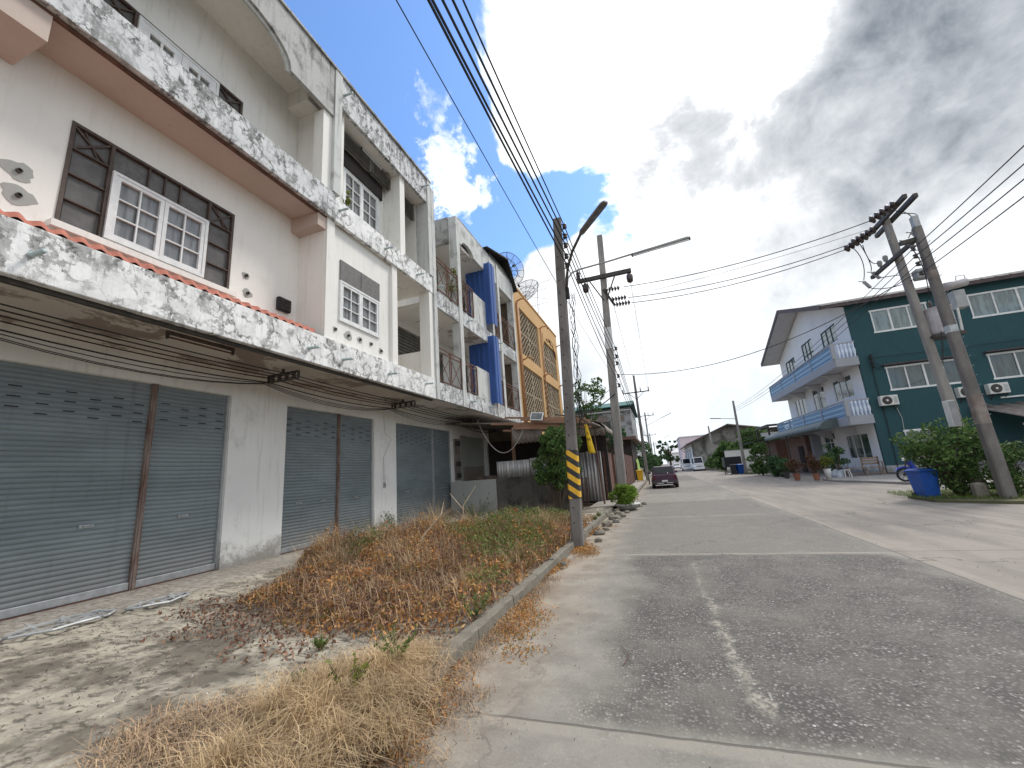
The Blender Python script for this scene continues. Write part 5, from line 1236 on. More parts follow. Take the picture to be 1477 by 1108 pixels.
for k in range(14): b.bar((-3.62+.045*k, 17.8, .12), (-3.62+.045*k, 17.9, 1.25-.02*(k % 3)), .012)
for z in (.2, .45, .7, .95, 1.2): b.bar((-3.63, 17.79+.08*z, z), (-3.02, 17.79+.08*z, z), .014)
b.build('wire_grid', 'rust', rm); b = MB(); b.bar((-3.64, 17.78, .1), (-3.64, 17.9, 1.3), .035); b.bar((-3.01, 17.78, .1), (-3.01, 17.9, 1.25), .035); b.build('panel_frame', 'rust', rm)
b = MB(); b.add([(-2.35, 19.4, 0)], []) if False else None
def gate(y0, y1, h, label, x=-2.5, mat='gate'):
    t = thing('metal_gate', label, 'gate', (x, (y0+y1)/2, .1)); n = max(2, int((y1-y0)/1.3))
    for k in range(n):
        a = y0+(y1-y0)*k/n; c = y0+(y1-y0)*(k+1)/n
        b = MB(); b.box(x-.02, x+.02, a+.04, c-.04, .2, h); b.build('gate_panel', mat, t)
    b = MB()
    for k in range(n+1): yy = y0+(y1-y0)*k/n; b.box(x-.04, x+.045, yy-.035, yy+.035, .1, h+.05)
    b.box(x-.03, x+.035, y0, y1, h, h+.05); b.build('gate_frame', 'rust', t)
    b = MB(); b.tube([(x+.03, y0+.3, 1.0), (x+.09, y0+.3, 1.0), (x+.09, y0+.3, 1.3), (x+.03, y0+.3, 1.3)], .012, 5); b.build('handle', 'darkmetal', t)
gate(20.2, 23.6, 2.3, 'dark brown sheet metal gate just left of the tall pole'); gate(24.6, 28.5, 2.25, 'brown sheet metal gate hidden partly by the tall pole'); gate(31.5, 41.5, 2.45, 'long brown metal gate right of the tall pole near the maroon car')
b = MB()
# yellow banner with printed lines
bn = thing('banner', 'narrow yellow banner with dark foreign lettering hanging below the plank roof', 'banner', (-2.3, 15.4, 2.1))
b = MB(); x0b, x1b = -2.50, -2.32; vs = []; n = 12
for i in range(n+1):
    t_ = i/n; z = 3.20-1.08*t_; xl = -2.46+.055*t_; xr = xl+.10+.16*t_; yy = 15.35+.03*math.sin(t_*6)
    vs += [(xl, yy, z), (xr, yy-.01, z)]
b.add(vs, [(2*i, 2*i+1, 2*i+3, 2*i+2) for i in range(n)]); b.build('banner_cloth', 'yellow', bn, smooth=True, solid=.004)
def glyph(b, cx, cz, s, y, k):
    """rounded looped strokes like the printed script"""
    rr = random.Random(k); r = s*.42
    b.tube([(cx+r*math.cos(a)*.7, y, cz+r*math.sin(a)) for a in [(-1.0+q*.62)+.3 for q in range(8)]], s*.10, 4)
    b.tube([(cx+r*.7, y, cz-r), (cx+r*.7, y, cz+r*.8)], s*.10, 4)
    if k % 2: b.tube([(cx-r*.6, y, cz+r*1.4), (cx+r*.5, y, cz+r*1.6)], s*.08, 4)
b = MB()
for row, (z, m_) in enumerate(((2.62, 2), (2.42, 2), (2.26, 2))):
    for k in range(m_): glyph(b, -2.405+.085*k+.01*row, z, .10, 15.33, row*3+k)
b.build('banner_lettering', 'ink', bn)
b = MB()
glyph(b, -2.37, 2.85, .08, 15.33, 7); b.build('banner_red_lettering', 'inkred', bn)
t = thing('solar_floodlight', 'small white framed solar panel tilted on the shed roof edge', 'solar panel', (-4.25, 15.4, 3.7))
b = MB(); c = Vector((-4.25, 15.35, 3.70)); R3 = Matrix.Rotation(R(-14), 3, 'Y') @ Matrix.Rotation(R(35), 3, 'X')
def rbox(b, c, Rm, sx, sy, sz, off=(0, 0, 0)):
    vs = [c+Rm @ Vector((off[0]+x*sx/2, off[1]+y*sy/2, off[2]+z*sz/2)) for z in (-1, 1) for y in (-1, 1) for x in (-1, 1)]
    return b.add(vs, [(0, 2, 3, 1), (4, 5, 7, 6), (0, 1, 5, 4), (2, 6, 7, 3), (0, 4, 6, 2), (1, 3, 7, 5)])
R3 = Matrix.Rotation(R(8), 3, 'Y') @ Matrix.Rotation(R(62), 3, 'X')
rbox(b, c, R3, .50, .36, .03); b.build('panel_frame', 'winwhite', t, bevel=.004); b = MB(); rbox(b, c, R3, .42, .28, .01, (0, 0, .019)); rbox(b, c, R3, .42, .28, .01, (0, 0, -.019)); b.build('solar_cells', 'glass', t)
b = MB(); b.bar((-4.25, 15.5, 3.5), (-4.25, 15.37, 3.66), .03); b.build('bracket', 'darkmetal', t)

# grey patched house and green wall beyond
gh = thing('house', 'grey patched upper storey with green metal roof behind the tall pole', 'house', (-2.2, 45, 0))
b = MB(); b.box(-9.5, -2.25, 45, 56, 4.6, 7.7); b.build('upper_wall', 'greyhouse', gh)
b = MB(); b.box(-9.4, -2.6, 45.4, 55.5, .1, 4.4); b.build('lower_wall', 'dark', gh)
b = MB(); b.box(-9.6, -2.0, 44.3, 56.2, 4.3, 4.59); b.build('floor_edge', 'gate', gh)
b = MB(); b.prism([(44.2, 7.75), (44.2, 7.85), (50, 9.1), (56.6, 7.85), (56.6, 7.75), (50, 8.98)], 'x', -10, -1.95); b.build('roof', 'greenroof', gh)
b = MB(); b.box(-9.6, -2.15, 44.6, 44.68, 7.35, 7.45); b.build('gutter', 'rwhite', gh)
b = MB()
for (x, z) in ((-3.4, 6.6), (-4.3, 5.5), (-5.2, 6.7)): b.box(x-.5, x+.5, 44.97, 44.999, z-.35, z+.35)
b.build('wall_patch', 'zinc_dk', gh)
for (x0, x1) in ((-5.6, -4.4), (-7.8, -6.6)):
    b = MB(); b.box(x0, x1, 44.94, 44.999, 5.2, 6.4); w = b.build('window', 'brownframe', gh); b = MB(); b.box(x0+.08, x1-.08, 44.92, 44.938, 5.28, 6.32); b.build('pane', 'wglass', w)
lg = thing('lime_sheet_fence', 'pale lime green curved metal sheet standing beyond the brown gates', 'fence', (-2.4, 52, 0))
b = MB(); pts = [(47+6*k/10, .25+2.1*math.sin(math.pi*(.15+.7*k/10))) for k in range(11)]
b.prism([(47, .1)]+pts+[(53, .1)], 'x', -2.45, -2.35); b.build('fence_sheet', 'lime', lg); b = MB(); b.box(-2.5, -2.34, 46.9, 47.0, .1, 1.9); b.build('post', 'rust', lg)
fh = thing('house', 'low grey roofed house end beyond the lime fence', 'house', (-5, 60, 0)); b = MB(); b.box(-9, -3, 58, 68, 0, 2.8); b.build('wall', 'white', fh); b = MB(); b.prism([(57.4, 2.8), (57.4, 2.9), (63, 4.2), (68.6, 2.9), (68.6, 2.8)], 'x', -9.4, -2.4); b.build('roof', 'zinc', fh)

# ================================================================ SMALL THINGS ON THE LEFT
t = thing('plant_pot', 'red plastic bucket pot half sunk in the weeds before the stained wall', 'pot', (-4.45, 12.4, .1))
b = MB(); b.lathe([(.0, .1), (.105, .1), (.15, .5), (.17, .5), (.17, .55), (.14, .55), (.10, .2), (0, .2)], (-4.45, 12.4, 0), 16); b.build('pot_body', 'red', t, smooth=False)
b = MB(); b.lathe([(0, .42), (.135, .42), (.135, .44), (0, .44)], (-4.45, 12.4, 0), 12); b.build('pot_soil', 'soil', t)
def tyre_planter():
    t = thing('bowl_planter', 'round bowl planter with pale rim overflowing with lime green bush at the kerb', 'planter', (-1.35, 16.35, .0))
    b = MB(); b.lathe([(.0, .02), (.26, .02), (.38, .08), (.44, .15), (.46, .17), (.46, .20), (.40, .20), (.34, .12), (0, .10)], (-1.35, 16.35, 0), 22); b.build('bowl', 'concrete', t, smooth=False)
    b = MB(); b.lathe([(.40, .201), (.47, .205), (.475, .225), (.40, .225)], (-1.35, 16.35, 0), 22); b.build('bowl_rim', 'winwhite', t)
    return t
tp = tyre_planter()
_, out = clumpy((-1.33, 16.40, .50), (.62, .55, .42), 10, .05, 20, .55)
quads_mesh('foliage', 'limeleaf', leaf_verts(crown_pts(out, 7000, .2), .075, .0, .5), 4, [(0, 1, 2, 3)], (-1.35, 16.35, 0), tp)
b = MB(); b.tube([(-1.35, 16.35, .15), (-1.33, 16.35, .5)], .05, 6); [b.tube([(-1.34, 16.35, .3), o_[:3]], .015, 4) for o_ in out[:8]]; b.build('stem', 'bark', tp)
def stone(name, c, r, label, cat, mat, seed, flat=.5, group=None):
    rr = random.Random(seed); b = MB(); n = 9; prof = [(.0, -1), (.7, -.8), (1, -.1), (.85, .6), (.4, 1), (0, 1.05)]; vs = []
    b.lathe([(r*p, r*flat*h) for p, h in prof], c, n)
    b.v = [(x+rr.uniform(-.22, .22)*r, y+rr.uniform(-.22, .22)*r, z+rr.uniform(-.12, .12)*r) for x, y, z in b.v]
    o = b.build(name, mat, off=c); tag(o, label, cat, group); return o
rub = [(-1.62, 10.6, .04, .14), (-1.55, 11.3, .03, .10), (-1.6, 12.1, .04, .16), (-1.45, 12.8, .03, .12), (-1.55, 13.6, .04, .19), (-1.35, 14.1, .03, .11), (-1.5, 9.6, .03, .09), (-1.58, 14.9, .04, .15), (-1.3, 15.3, .03, .1), (-1.0, 17.4, .03, .16), (-.85, 18.2, .03, .12)]
for i, (x, y, z, r) in enumerate(rub): stone('rubble_stone', (x, y, z), r, 'broken pale concrete lump lying in the gutter beyond the striped pole', 'stone', 'kerb', i, .55, 'concrete rubble along the far gutter')
for i, (x, y, r, lab) in enumerate(((-1.72, 7.1, .06, 'pale pebble in the gutter below the kerb gap'), (-2.55, 8.5, .07, 'white stone among dead leaves left of the striped pole'), (-4.9, 5.6, .08, 'pale grey stone at the left edge of the dead weeds'))): stone('stone', (x, y, .08), r, lab, 'stone', 'winwhite' if i == 1 else 'kerb', i+40)
def plasticbits(c, w, d, n, label, seed):
    rr = random.Random(seed); t = thing('metal_scrap', label, 'scrap', c)
    b = MB()
    m = 16
    pts = [(c[0]+w*math.cos(6.2832*k/m)*(1+rr.uniform(-.08, .08)), c[1]+d*math.sin(6.2832*k/m)*(1+rr.uniform(-.1, .1)), c[2]+.03+rr.uniform(0, .02)) for k in range(m)]
    b.tube(pts+[pts[0]], .016, 5, False); b.build('scrap_rim', 'greymetal', t)
    b = MB()
    for k in range(n):
        x = c[0]+rr.uniform(-w, w)*.8; y = c[1]+rr.uniform(-d, d)*.8; a = rr.uniform(0, 3.14); L = rr.uniform(.1, .3)
        b.bar((x, y, c[2]+.015+rr.uniform(0, .03)), (x+L*math.cos(a), y+L*math.sin(a), c[2]+.02+rr.uniform(0, .04)), .03, .008)
    b.build('scrap_strip', 'greymetal', t)
plasticbits((-7.1, 3.35, .15), .28, .48, 26, 'flattened pale tray scrap nearest the left picture edge', 1); plasticbits((-6.85, 4.25, .15), .2, .36, 18, 'flattened pale oval scrap left of the dark patch below the shutter', 2)
def stick(pts, r, label, mat='bark', name='stick'):
    b = MB(); b.tube(pts, r, 5); tag(b.build(name, mat, off=pts[0]), label, 'stick')
stick([(-3.98, 3.9, .16), (-3.7, 4.1, .17), (-3.35, 4.42, .17)], [.009, .012, .006], 'pale dead stick lying on the stained sidewalk')
stick([(-3.2, 4.0, .16), (-3.05, 3.7, .18), (-2.75, 3.55, .17)], [.008, .009, .004], 'thin curved twig on the sidewalk near the dry grass')
stick([(-.5, 3.75, .012), (-.46, 3.9, .02), (-.55, 4.15, .012)], [.004, .004, .002], 'short reddish twig lying alone on the road', 'gate')
stick([(-1.0, 2.42, .012), (-.86, 2.40, .02), (-.72, 2.46, .012)], [.003, .004, .002], 'long thin twig lying across the road at the bottom', 'gate')
stick([(-4.2, 6.6, .2), (-4.15, 6.75, .6), (-3.9, 7.0, .95), (-3.95, 7.2, 1.15)], [.012, .012, .008, .005], 'pale dead branch standing up from the middle of the weeds', 'grille')
stick([(-4.8, 9.6, .2), (-4.75, 9.65, .9), (-4.5, 9.9, 1.35)], [.02, .016, .008], 'pale leaning branch rising above the far weeds by the third shutter', 'grille')
stick([(-4.75, 9.65, .8), (-5.2, 9.9, 1.15), (-5.35, 10.1, 1.2)], [.012, .009, .005], 'side twig of dead brush leaning toward the third shutter', 'grille')

# ================================================================ WEEDS AND GRASS
def scatter(n, x0, x1, y0, y1, fn): 
    out = np.zeros((0, 2))
    while len(out) < n:
        p = np.stack([rng.uniform(x0, x1, n), rng.uniform(y0, y1, n)], 1); k = rng.uniform(0, 1, n) < fn(p[:, 0], p[:, 1]); out = np.concatenate([out, p[k]])
    return out[:n]
def el(cx, cy, rx, ry): return lambda x, y: np.clip(1.4*(1-((x-cx)/rx)**2-((y-cy)/ry)**2), 0, 1)
def mound(p, lst):
    z = np.zeros(len(p))
    for cx, cy, rx, ry, h in lst: z = np.maximum(z, h*np.clip(1-((p[:, 0]-cx)/rx)**2-((p[:, 1]-cy)/ry)**2, 0, 1)**.7)
    return z
# pixel-free plan of the dead heap: long mound from the second shutter to the kerb
heap = [(-6.3, 7.3, 1.0, .8, .66), (-5.0, 7.8, 1.5, 1.5, .62), (-5.6, 9.2, 1.2, 1.0, .7), (-3.7, 6.7, 1.3, 1.7, .50), (-3.0, 8.4, 1.1, 1.8, .62), (-4.3, 9.4, 1.9, 1.5, .52), (-3.2, 10.8, 1.4, 1.5, .42), (-4.2, 5.6, 1.4, 1.1, .26), (-2.9, 5.7, 1.0, 1.3, .30), (-2.6, 7.2, .7, 1.5, .36), (-5.6, 6.2, .9, .9, .25), (-4.0, 12.6, 2.4, 1.5, .10), (-3.3, 4.7, 1.5, 1.2, .22), (-4.7, 5.1, 1.3, 1.0, .2), (-2.5, 4.6, .6, 1.2, .22), (-6.6, 7.6, .8, .8, .35)]
def hd_(x, y): p = np.stack([x, y], 1); return np.clip(mound(p, heap)*3.0, 0, 1)
p = scatter(46000, -7.6, -1.95, 3.5, 14.2, hd_); hz = mound(p, heap)
lump = .62+.38*np.sin(p[:, 0]*4.1+1.3*np.sin(p[:, 1]*2.9))*np.sin(p[:, 1]*3.3+p[:, 0]*2.)+.25*np.sin(p[:, 0]*11+p[:, 1]*3)*np.sin(p[:, 1]*9-p[:, 0]*4)
c = np.stack([p[:, 0], p[:, 1], .14+hz*lump*rng.uniform(.15, 1.1, len(p))**.7], 1)
o = quads_mesh('dead_weeds', 'deadleaf', leaf_verts(c, .062, .3, .38), 4, [(0, 1, 2, 3)], (-4.2, 8, .12)); o['kind'] = 'stuff'
p = scatter(13000, -7.4, -1.95, 3.5, 13.8, hd_); hz = mound(p, heap)
bl = blades(len(p), p, .13, .22+.0*hz, .0035, 1.3); bl[:, 2:, 2] += (hz*.7)[:, None]*rng.uniform(.1, 1, len(p))[:, None]; bl[:, 4:, 2] += (hz*.25)[:, None]
o = quads_mesh('dead_stems', 'deadtwig', bl, 6, BF, (-4.2, 8, .12)); o['kind'] = 'stuff'
M['litterleaf'] = leafmat('matted_brown_leaves', [(.16, .085, .06), (.26, .14, .09), (.11, .065, .05), (.34, .20, .12), (.19, .10, .075)], .9, .1)
p = scatter(30000, -7.9, -1.95, 2.9, 14.2, lambda x, y: np.clip(hd_(x, y)+.55*el(-4.0, 4.6, 2.6, 1.8)(x, y)*(np.sin(x*3.1+y)*np.sin(y*4.2-x) > -.35), 0, 1)); hz = mound(p, heap)
c = np.stack([p[:, 0], p[:, 1], .135+hz*.8*rng.uniform(.0, 1.0, len(p))**1.5+rng.uniform(0, .03, len(p))], 1)
o = quads_mesh('matted_leaves', 'litterleaf', leaf_verts(c, .05, .1, .5), 4, [(0, 1, 2, 3)], (-4.2, 8, .12)); o['kind'] = 'stuff'
gf = lambda x, y: np.maximum.reduce([el(-2.7, 7.4, .8, 1.6)(x, y), el(-3.6, 8.4, .9, 1.3)(x, y)*.8, el(-5.6, 7.0, .5, .6)(x, y)*.7, el(-2.3, 5.3, .3, .6)(x, y)*.7, el(-3.0, 11, .8, 1.4)(x, y)*.7, el(-6.6, 10.6, .7, .5)(x, y)*.4])
p = scatter(6000, -7, -1.95, 4.8, 13, gf); hz = mound(p, heap)
cl = np.stack([p[:, 0], p[:, 1], .16+hz*rng.uniform(.55, 1.25, len(p))], 1)
o = quads_mesh('green_weeds', 'weedgreen', leaf_verts(cl, .06, -.3, .32), 4, [(0, 1, 2, 3)], (-3, 7.4, .12)); o['kind'] = 'stuff'
# straw coloured grass tufts along the kerb in the foreground
bs = []; rb = random.Random(21)
for (cx, cy, hh, nn_) in ((-6.5, 7.0, .75, 500), (-5.8, 7.6, .85, 500), (-5.1, 8.8, .95, 600), (-5.5, 9.8, 1.0, 500), (-4.4, 9.2, .8, 500), (-3.6, 9.6, .7, 500), (-2.7, 9.6, .75, 500), (-3.0, 7.8, .65, 400), (-4.6, 6.6, .6, 500), (-3.6, 5.6, .5, 400), (-2.4, 6.6, .45, 350), (-3.9, 10.9, .7, 400), (-5.6, 6.3, .5, 400), (-2.6, 5.2, .4, 300)):
    nn = int(nn_*.55); a = rng.uniform(0, 6.283, nn); r_ = np.abs(rng.normal(0, .22, nn)); xy = np.stack([cx+r_*np.cos(a), cy+r_*np.sin(a)], 1); bs.append(blades(nn, xy, .13, hh, .0035, .75))
o = quads_mesh('brush_stems', 'straw', np.concatenate(bs), 6, BF, (-4.2, 8, .12)); o['kind'] = 'stuff'
tufts = [(-2.15, 2.85, .26), (-2.35, 2.62, .24), (-2.2, 3.05, .18), (-2.05, 3.20, .13), (-2.5, 2.35, .22), (-2.2, 2.3, .24), (-1.95, 2.5, .2), (-2.3, 1.8, .22), (-1.9, 2.15, .18), (-1.9, 1.8, .2), (-1.85, 2.75, .14), (-1.72, 2.35, .13), (-2.6, 2.85, .09), (-1.9, 1.5, .2), (-2.2, 3.4, .09)]
al = []
for (x, y, h) in tufts:
    n = 560; a = rng.uniform(0, 6.283, n); r_ = np.abs(rng.normal(0, .12, n)); xy = np.stack([x+r_*np.cos(a), y+r_*np.sin(a)], 1); al.append(blades(n, xy, .12, h*1.25, .0024, 1.15))
p = scatter(1100, -3.6, -1.95, 1.4, 3.6, lambda x, y: el(-2.7, 2.1, .75, 1.2)(x, y)); al.append(blades(len(p), p, .125, .07, .0022, 2.4))
o = quads_mesh('dry_grass', 'straw', np.concatenate(al), 6, BF, (-2.3, 2.6, .12)); o['kind'] = 'stuff'
# dark flattened thatch under the grass
p = scatter(6000, -4.0, -1.7, 1.3, 4.2, lambda x, y: np.maximum(el(-2.25, 2.4, .7, 1.3)(x, y), el(-2.95, 2.05, .6, .45)(x, y)*.8)); o = quads_mesh('grass_thatch', 'deadtwig', blades(len(p), p, .125, .13, .0026, 2.0), 6, BF, (-2.3, 2.6, .12)); o['kind'] = 'stuff'
# gutter litter and sparse dead growth at the road edge
p = scatter(9000, -1.86, -.7, .6, 12, lambda x, y: np.clip(1.0-(x+1.86)/(.35+.28*np.sin(y*1.7)+.28*(y < 4)), 0, 1)*(.5+.5*np.sin(y*3.1+x*4))); c = np.stack([p[:, 0], p[:, 1], rng.uniform(.004, .05, len(p))], 1)
o = quads_mesh('gutter_litter', 'deadleaf', leaf_verts(c, .035, .0, .35), 4, [(0, 1, 2, 3)], (-1.7, 4, 0)); o['kind'] = 'stuff'
p = scatter(3800, -1.86, -1.0, .6, 6.5, lambda x, y: np.clip(1.0-(x+1.86)/(.28+.3*(y < 3.2)), 0, 1)); o = quads_mesh('gutter_weeds', 'deadtwig', blades(len(p), p, .0, .10, .0022, 1.5), 6, BF, (-1.7, 3, 0)); o['kind'] = 'stuff'
# crumbs on sidewalk and road
p = scatter(5200, -7.6, -2.0, 1.6, 8.5, lambda x, y: .5+.5*np.sin(x*3+y*2)*np.sin(y*2.7-x)); c = np.stack([p[:, 0], p[:, 1], np.full(len(p), .137)], 1)
o = quads_mesh('sidewalk_litter', 'litter', leaf_verts(c, .022, .0, .5), 4, [(0, 1, 2, 3)], (-4, 4, .12)); o['kind'] = 'stuff'
p = scatter(1500, -1.4, 6, 2, 12, lambda x, y: np.clip(.25+.8*np.exp(-(x+1.2)), 0, 1)); c = np.stack([p[:, 0], p[:, 1], np.full(len(p), .006)], 1)
o = quads_mesh('road_grit', 'litter', leaf_verts(c, .013, .0, .7), 4, [(0, 1, 2, 3)], (0, 4, 0)); o['kind'] = 'stuff'
def sprig(c, h, n, label, mat='weedgreen', size=.05):
    t = thing('weed_sprig', label, 'weed', c); pts = []; b = MB(); rr = random.Random(int(abs(c[0]*100+c[1]*37)))
    for k in range(n):
        a = rr.uniform(0, 6.28); e = Vector(c)+Vector((math.cos(a)*h*.6, math.sin(a)*h*.6, h*rr.uniform(.5, 1))); b.tube([c, e], .003, 3); pts += [Vector(c).lerp(e, q/6) for q in range(1, 7) for _ in range(2)]
    quads_mesh('leaves', mat, leaf_verts(np.array([tuple(q) for q in pts])+rng.normal(0, .01, (len(pts), 3)), size, -.3, .35), 4, [(0, 1, 2, 3)], c, t); b.build('stem', 'bark', t)
sprig((-3.15, 3.35, .13), .10, 9, 'small green weed alone on the pale sidewalk'); sprig((-2.15, 2.55, .2), .22, 9, 'pale green weed in the straw grass at the bottom', 'yelleaf'); sprig((-2.12, 3.05, .2), .26, 14, 'dark green sprig growing inside the straw grass clump')
sprig((-2.05, 4.3, .13), .28, 12, 'leafy green sprig at the inner edge of the kerb', 'weedgreen'); sprig((-7.6, 10.9, .15), .7, 14, 'tall green weed against the pillar before the third shutter', 'greenleaf', .08); sprig((-6.0, 13.0, .15), .9, 14, 'green weed growing before the stained wall', 'greenleaf', .09); sprig((-2.8, 2.75, .13), .09, 6, 'little weed between the twigs near the straw grass')
sprig((-1.95, 13.2, .13), .14, 14, 'green tuft on the sidewalk edge beyond the striped pole', 'weedgreen'); sprig((-1.95, 12.3, .13), .12, 12, 'low grass tuft nearer along the far sidewalk edge', 'weedgreen')
# bush behind the striped pole
plant_thing('bush', 'glossy green bush leaning over the stained wall behind the striped pole', 'bush', (-3.55, 14.7, .1), [(.10, 0, 2.35, .80, .65, 1.05), (-.30, 0, 1.65, .75, .6, .6), (.35, 0, 1.35, .6, .5, .6)], 'greenleaf', .17, 6200, trunk_r=.05, asp=.32, sub=22)
plant_thing('bush', 'thin climbing greenery on the pale post right of the striped pole', 'bush', (-3.0, 15.6, .1), [(.1, 0, 2.9, .3, .2, .5), (.0, 0, 2.1, .22, .2, .6)], 'yelleaf', .09, 700, trunk_r=.025)
plant_thing('creeper', 'leafy stems rising behind the brown gates', 'creeper', (-3.0, 23, .1), [(0, 0, 2.6, .3, 1.6, .35)], 'yelleaf', .12, 800, trunk_r=.03)
def tree(name, label, base, h, parts, leafm, size, n, cat='tree', group=None, tr_=.14, sub=16):
    t = thing(name, label, cat, base, 0, group); allv = []; x, y, z = base; b = MB(); tot = sum(p[3]*p[5] for p in parts)
    b.tube([(x, y, z), (x+.05, y, z+h*.3), (x-.03, y+.05, z+h*.6), (x, y, z+h*.9)], [tr_, tr_*.8, tr_*.6, tr_*.25], 8)
    for p in parts:
        c = (x+p[0], y+p[1], z+p[2]); out = []; m = min(p[3:6])
        for i in range(sub):
            d = rng.normal(size=3); d /= np.linalg.norm(d); q = rng.uniform(.4, .92)
            out.append((c[0]+d[0]*p[3]*q, c[1]+d[1]*p[4]*q, c[2]+d[2]*p[5]*q, m*.40*rng.uniform(.5, 1.25), .75))
            if i % 2 == 0: b.tube([(x, y, z+h*rng.uniform(.3, .6)), ((x+out[-1][0])/2, (y+out[-1][1])/2, (z+h*.5+out[-1][2])/2), out[-1][:3]], [tr_*.4, tr_*.25, tr_*.06], 5)
        allv.append(leaf_verts(crown_pts(out, int(n*p[3]*p[5]/tot)), size))
    quads_mesh('crown', leafm, np.concatenate(allv), 4, [(0, 1, 2, 3)], base, t); b.build('trunk', 'bark', t, smooth=True); return t
tree('tree', 'light airy tree showing between the striped pole and the grey house', (-5.0, 32, .1), 7.6, [(.4, 0, 6.9, 1.5, 1.2, 1.7), (-.2, 0, 5.2, 1.3, 1.2, 1.1)], 'greenleaf', .26, 1500)
tree('tree', 'dark green low tree against the grey patched house', (-4.6, 40, .1), 4.9, [(.6, 0, 4.4, 1.5, 1.3, 1.0), (-.9, 0, 4.2, 1.2, 1.2, .8)], 'darkleaf', .25, 1800)
tree('tree', 'dense dark tree behind the dark far left pole', (-3.6, 58, .05), 5.6, [(.1, 0, 3.6, 2.0, 2.4, 2.1), (.6, 0, 2.0, 1.8, 2.2, 1.5)], 'darkleaf', .30, 3400)
tree('tree', 'dark rounded tree right of the dark far left pole', (-2.3, 66, .05), 5.4, [(.4, 0, 3.4, 1.5, 3, 2.0), (.5, 0, 1.8, 1.5, 3, 1.4)], 'darkleaf', .3, 3000)
tree('tree', 'smaller tree where the left tree row ends down the street', (-2.0, 92, .05), 5.0, [(.4, 0, 2.6, 2.0, 5, 1.9)], 'darkleaf', .42, 2400)
tree('tree', 'faint low tree at the far end of the street, left side', (-3.0, 150, .05), 5.0, [(.4, 0, 2.2, 3.4, 5, 2.0)], 'darkleaf', .6, 1300)
tree('tree', 'flat topped spreading tree far down the street left of the pale pink building', (3.6, 165, .05), 10, [(0, 0, 8.6, 6.0, 5, 1.6), (-1, 0, 6.0, 4.0, 4, 1.2), (1.5, 0, 3.5, 3.4, 4, 1.6)], 'darkleaf', .6, 3600, tr_=.4)
tree('tree', 'small distant tree closing the street behind the parked cars', (-.5, 240, .05), 8, [(0, 0, 4.5, 6, 5, 3.2)], 'darkleaf', 1.0, 1500, tr_=.3)

# ================================================================ RIGHT HOUSE (white gable to the street, teal side)
WX = 12.2; Y0, Y1 = 30.0, 45.3; XE = 34.0; HE = 10.4; HR = 12.85; YM = 37.65
rh = thing('house', 'three storey house with teal side wall, white gable front and blue slatted balconies', 'house', (WX, Y0, 0))
f1 = [(31.3, 34.5, 1.0, 2.56), (36.3, 38.5, .2, 2.92), (40.5, 43.45, 1.05, 2.5)]; f2 = [(31.6, 34.55, 4.9, 6.35), (36.3, 38.8, 4.6, 6.42), (40.65, 43.4, 4.85, 6.26)]; f3 = [(32.0, 34.55, 8.8, 9.93), (36.45, 38.8, 8.2, 10.2), (41.0, 43.6, 8.8, 9.85)]
b = MB(); b.wall_x(WX, WX+.2, Y0+.2, Y1, .0, HE, f1+f2+f3); b.prism([(Y0+.2, HE), (Y1, HE), (YM, HR)], 'x', WX, WX+.2); b.build('gable_front', 'rwhite', rh)
def nwin(parent, y0, y1, z0, z1, n, x=WX, gl='wglass_l', tr_=0.):
    b = MB(); e = .06
    b.box(x+.02, x+.1, y0, y1, z0, z0+e); b.box(x+.02, x+.1, y0, y1, z1-e, z1)
    for k in range(n+1): yy = y0+(y1-y0-e)*k/n; b.box(x+.02, x+.1, yy, yy+e, z0+e, z1-e)
    if tr_: b.box(x+.03, x+.09, y0+e, y1-e, tr_, tr_+e)
    w = b.build('window', 'teal' if gl == 'wglass_l' else 'winwhite', parent); b = MB(); b.box(x+.055, x+.07, y0+e*.5, y1-e*.5, z0+e*.5, z1-e*.5); b.build('glazing', gl, w); return w
for h in f3: nwin(rh, *h, 3, tr_=9.2 if h[2] < 8.5 else 0)
for h in f2: nwin(rh, *h, 3 if h[1]-h[0] > 2.7 else 2, gl='wglass', tr_=5.8 if h[2] < 4.7 else 0)
for h in f1: nwin(rh, *h, 3 if h[1]-h[0] > 2.7 else 2, gl='wglass', tr_=2.2 if h[2] < .5 else 0)
th = [(14.9-1.6, 17.0-1.2+.0, 8.42, 9.82)]
tw = [(13.35, 16.1, 8.42, 9.80, 3), (18.0, 23.4, 8.44, 9.82, 5), (13.38, 16.9, 4.84, 6.21, 4), (18.05, 22.5, 4.84, 6.24, 4), (13.45, 14.8, .9, 2.45, 2), (18.6, 20.4, .9, 2.3, 2)]
b = MB(); b.wall_y(Y0, Y0+.2, WX, XE, .0, HE, [(a, c, z0, z1) for a, c, z0, z1, n in tw]); b.build('side_wall', 'teal', rh)
def swin(parent, x0, x1, z0, z1, n, y=Y0):
    b = MB(); e = .065
    b.box(x0-.04, x1+.04, y-.03, y+.06, z0-.04, z0+e); b.box(x0-.04, x1+.04, y-.03, y+.06, z1-e, z1+.04)
    for k in range(n+1): xx = x0+(x1-x0-e)*k/n; b.box(xx-(.03 if k == n//2 and n > 2 else 0), xx+e, y-.025, y+.05, z0+e, z1-e)
    w = b.build('window', 'winwhite', parent); b = MB(); b.box(x0+.02, x1-.02, y+.03, y+.045, z0+.02, z1-.02); b.build('glazing', 'wglass_l' if z0 > 8 else 'wglass', w)
    if z0 > 4: b = MB(); b.box(x0-.15, x1+.15, y-.30, y-.002, z1+.10, z1+.16); b.build('window_hood', 'rbrown' if z0 > 4 else 'teal', w) if z0 < 8 else None
for q in tw: swin(rh, *q)
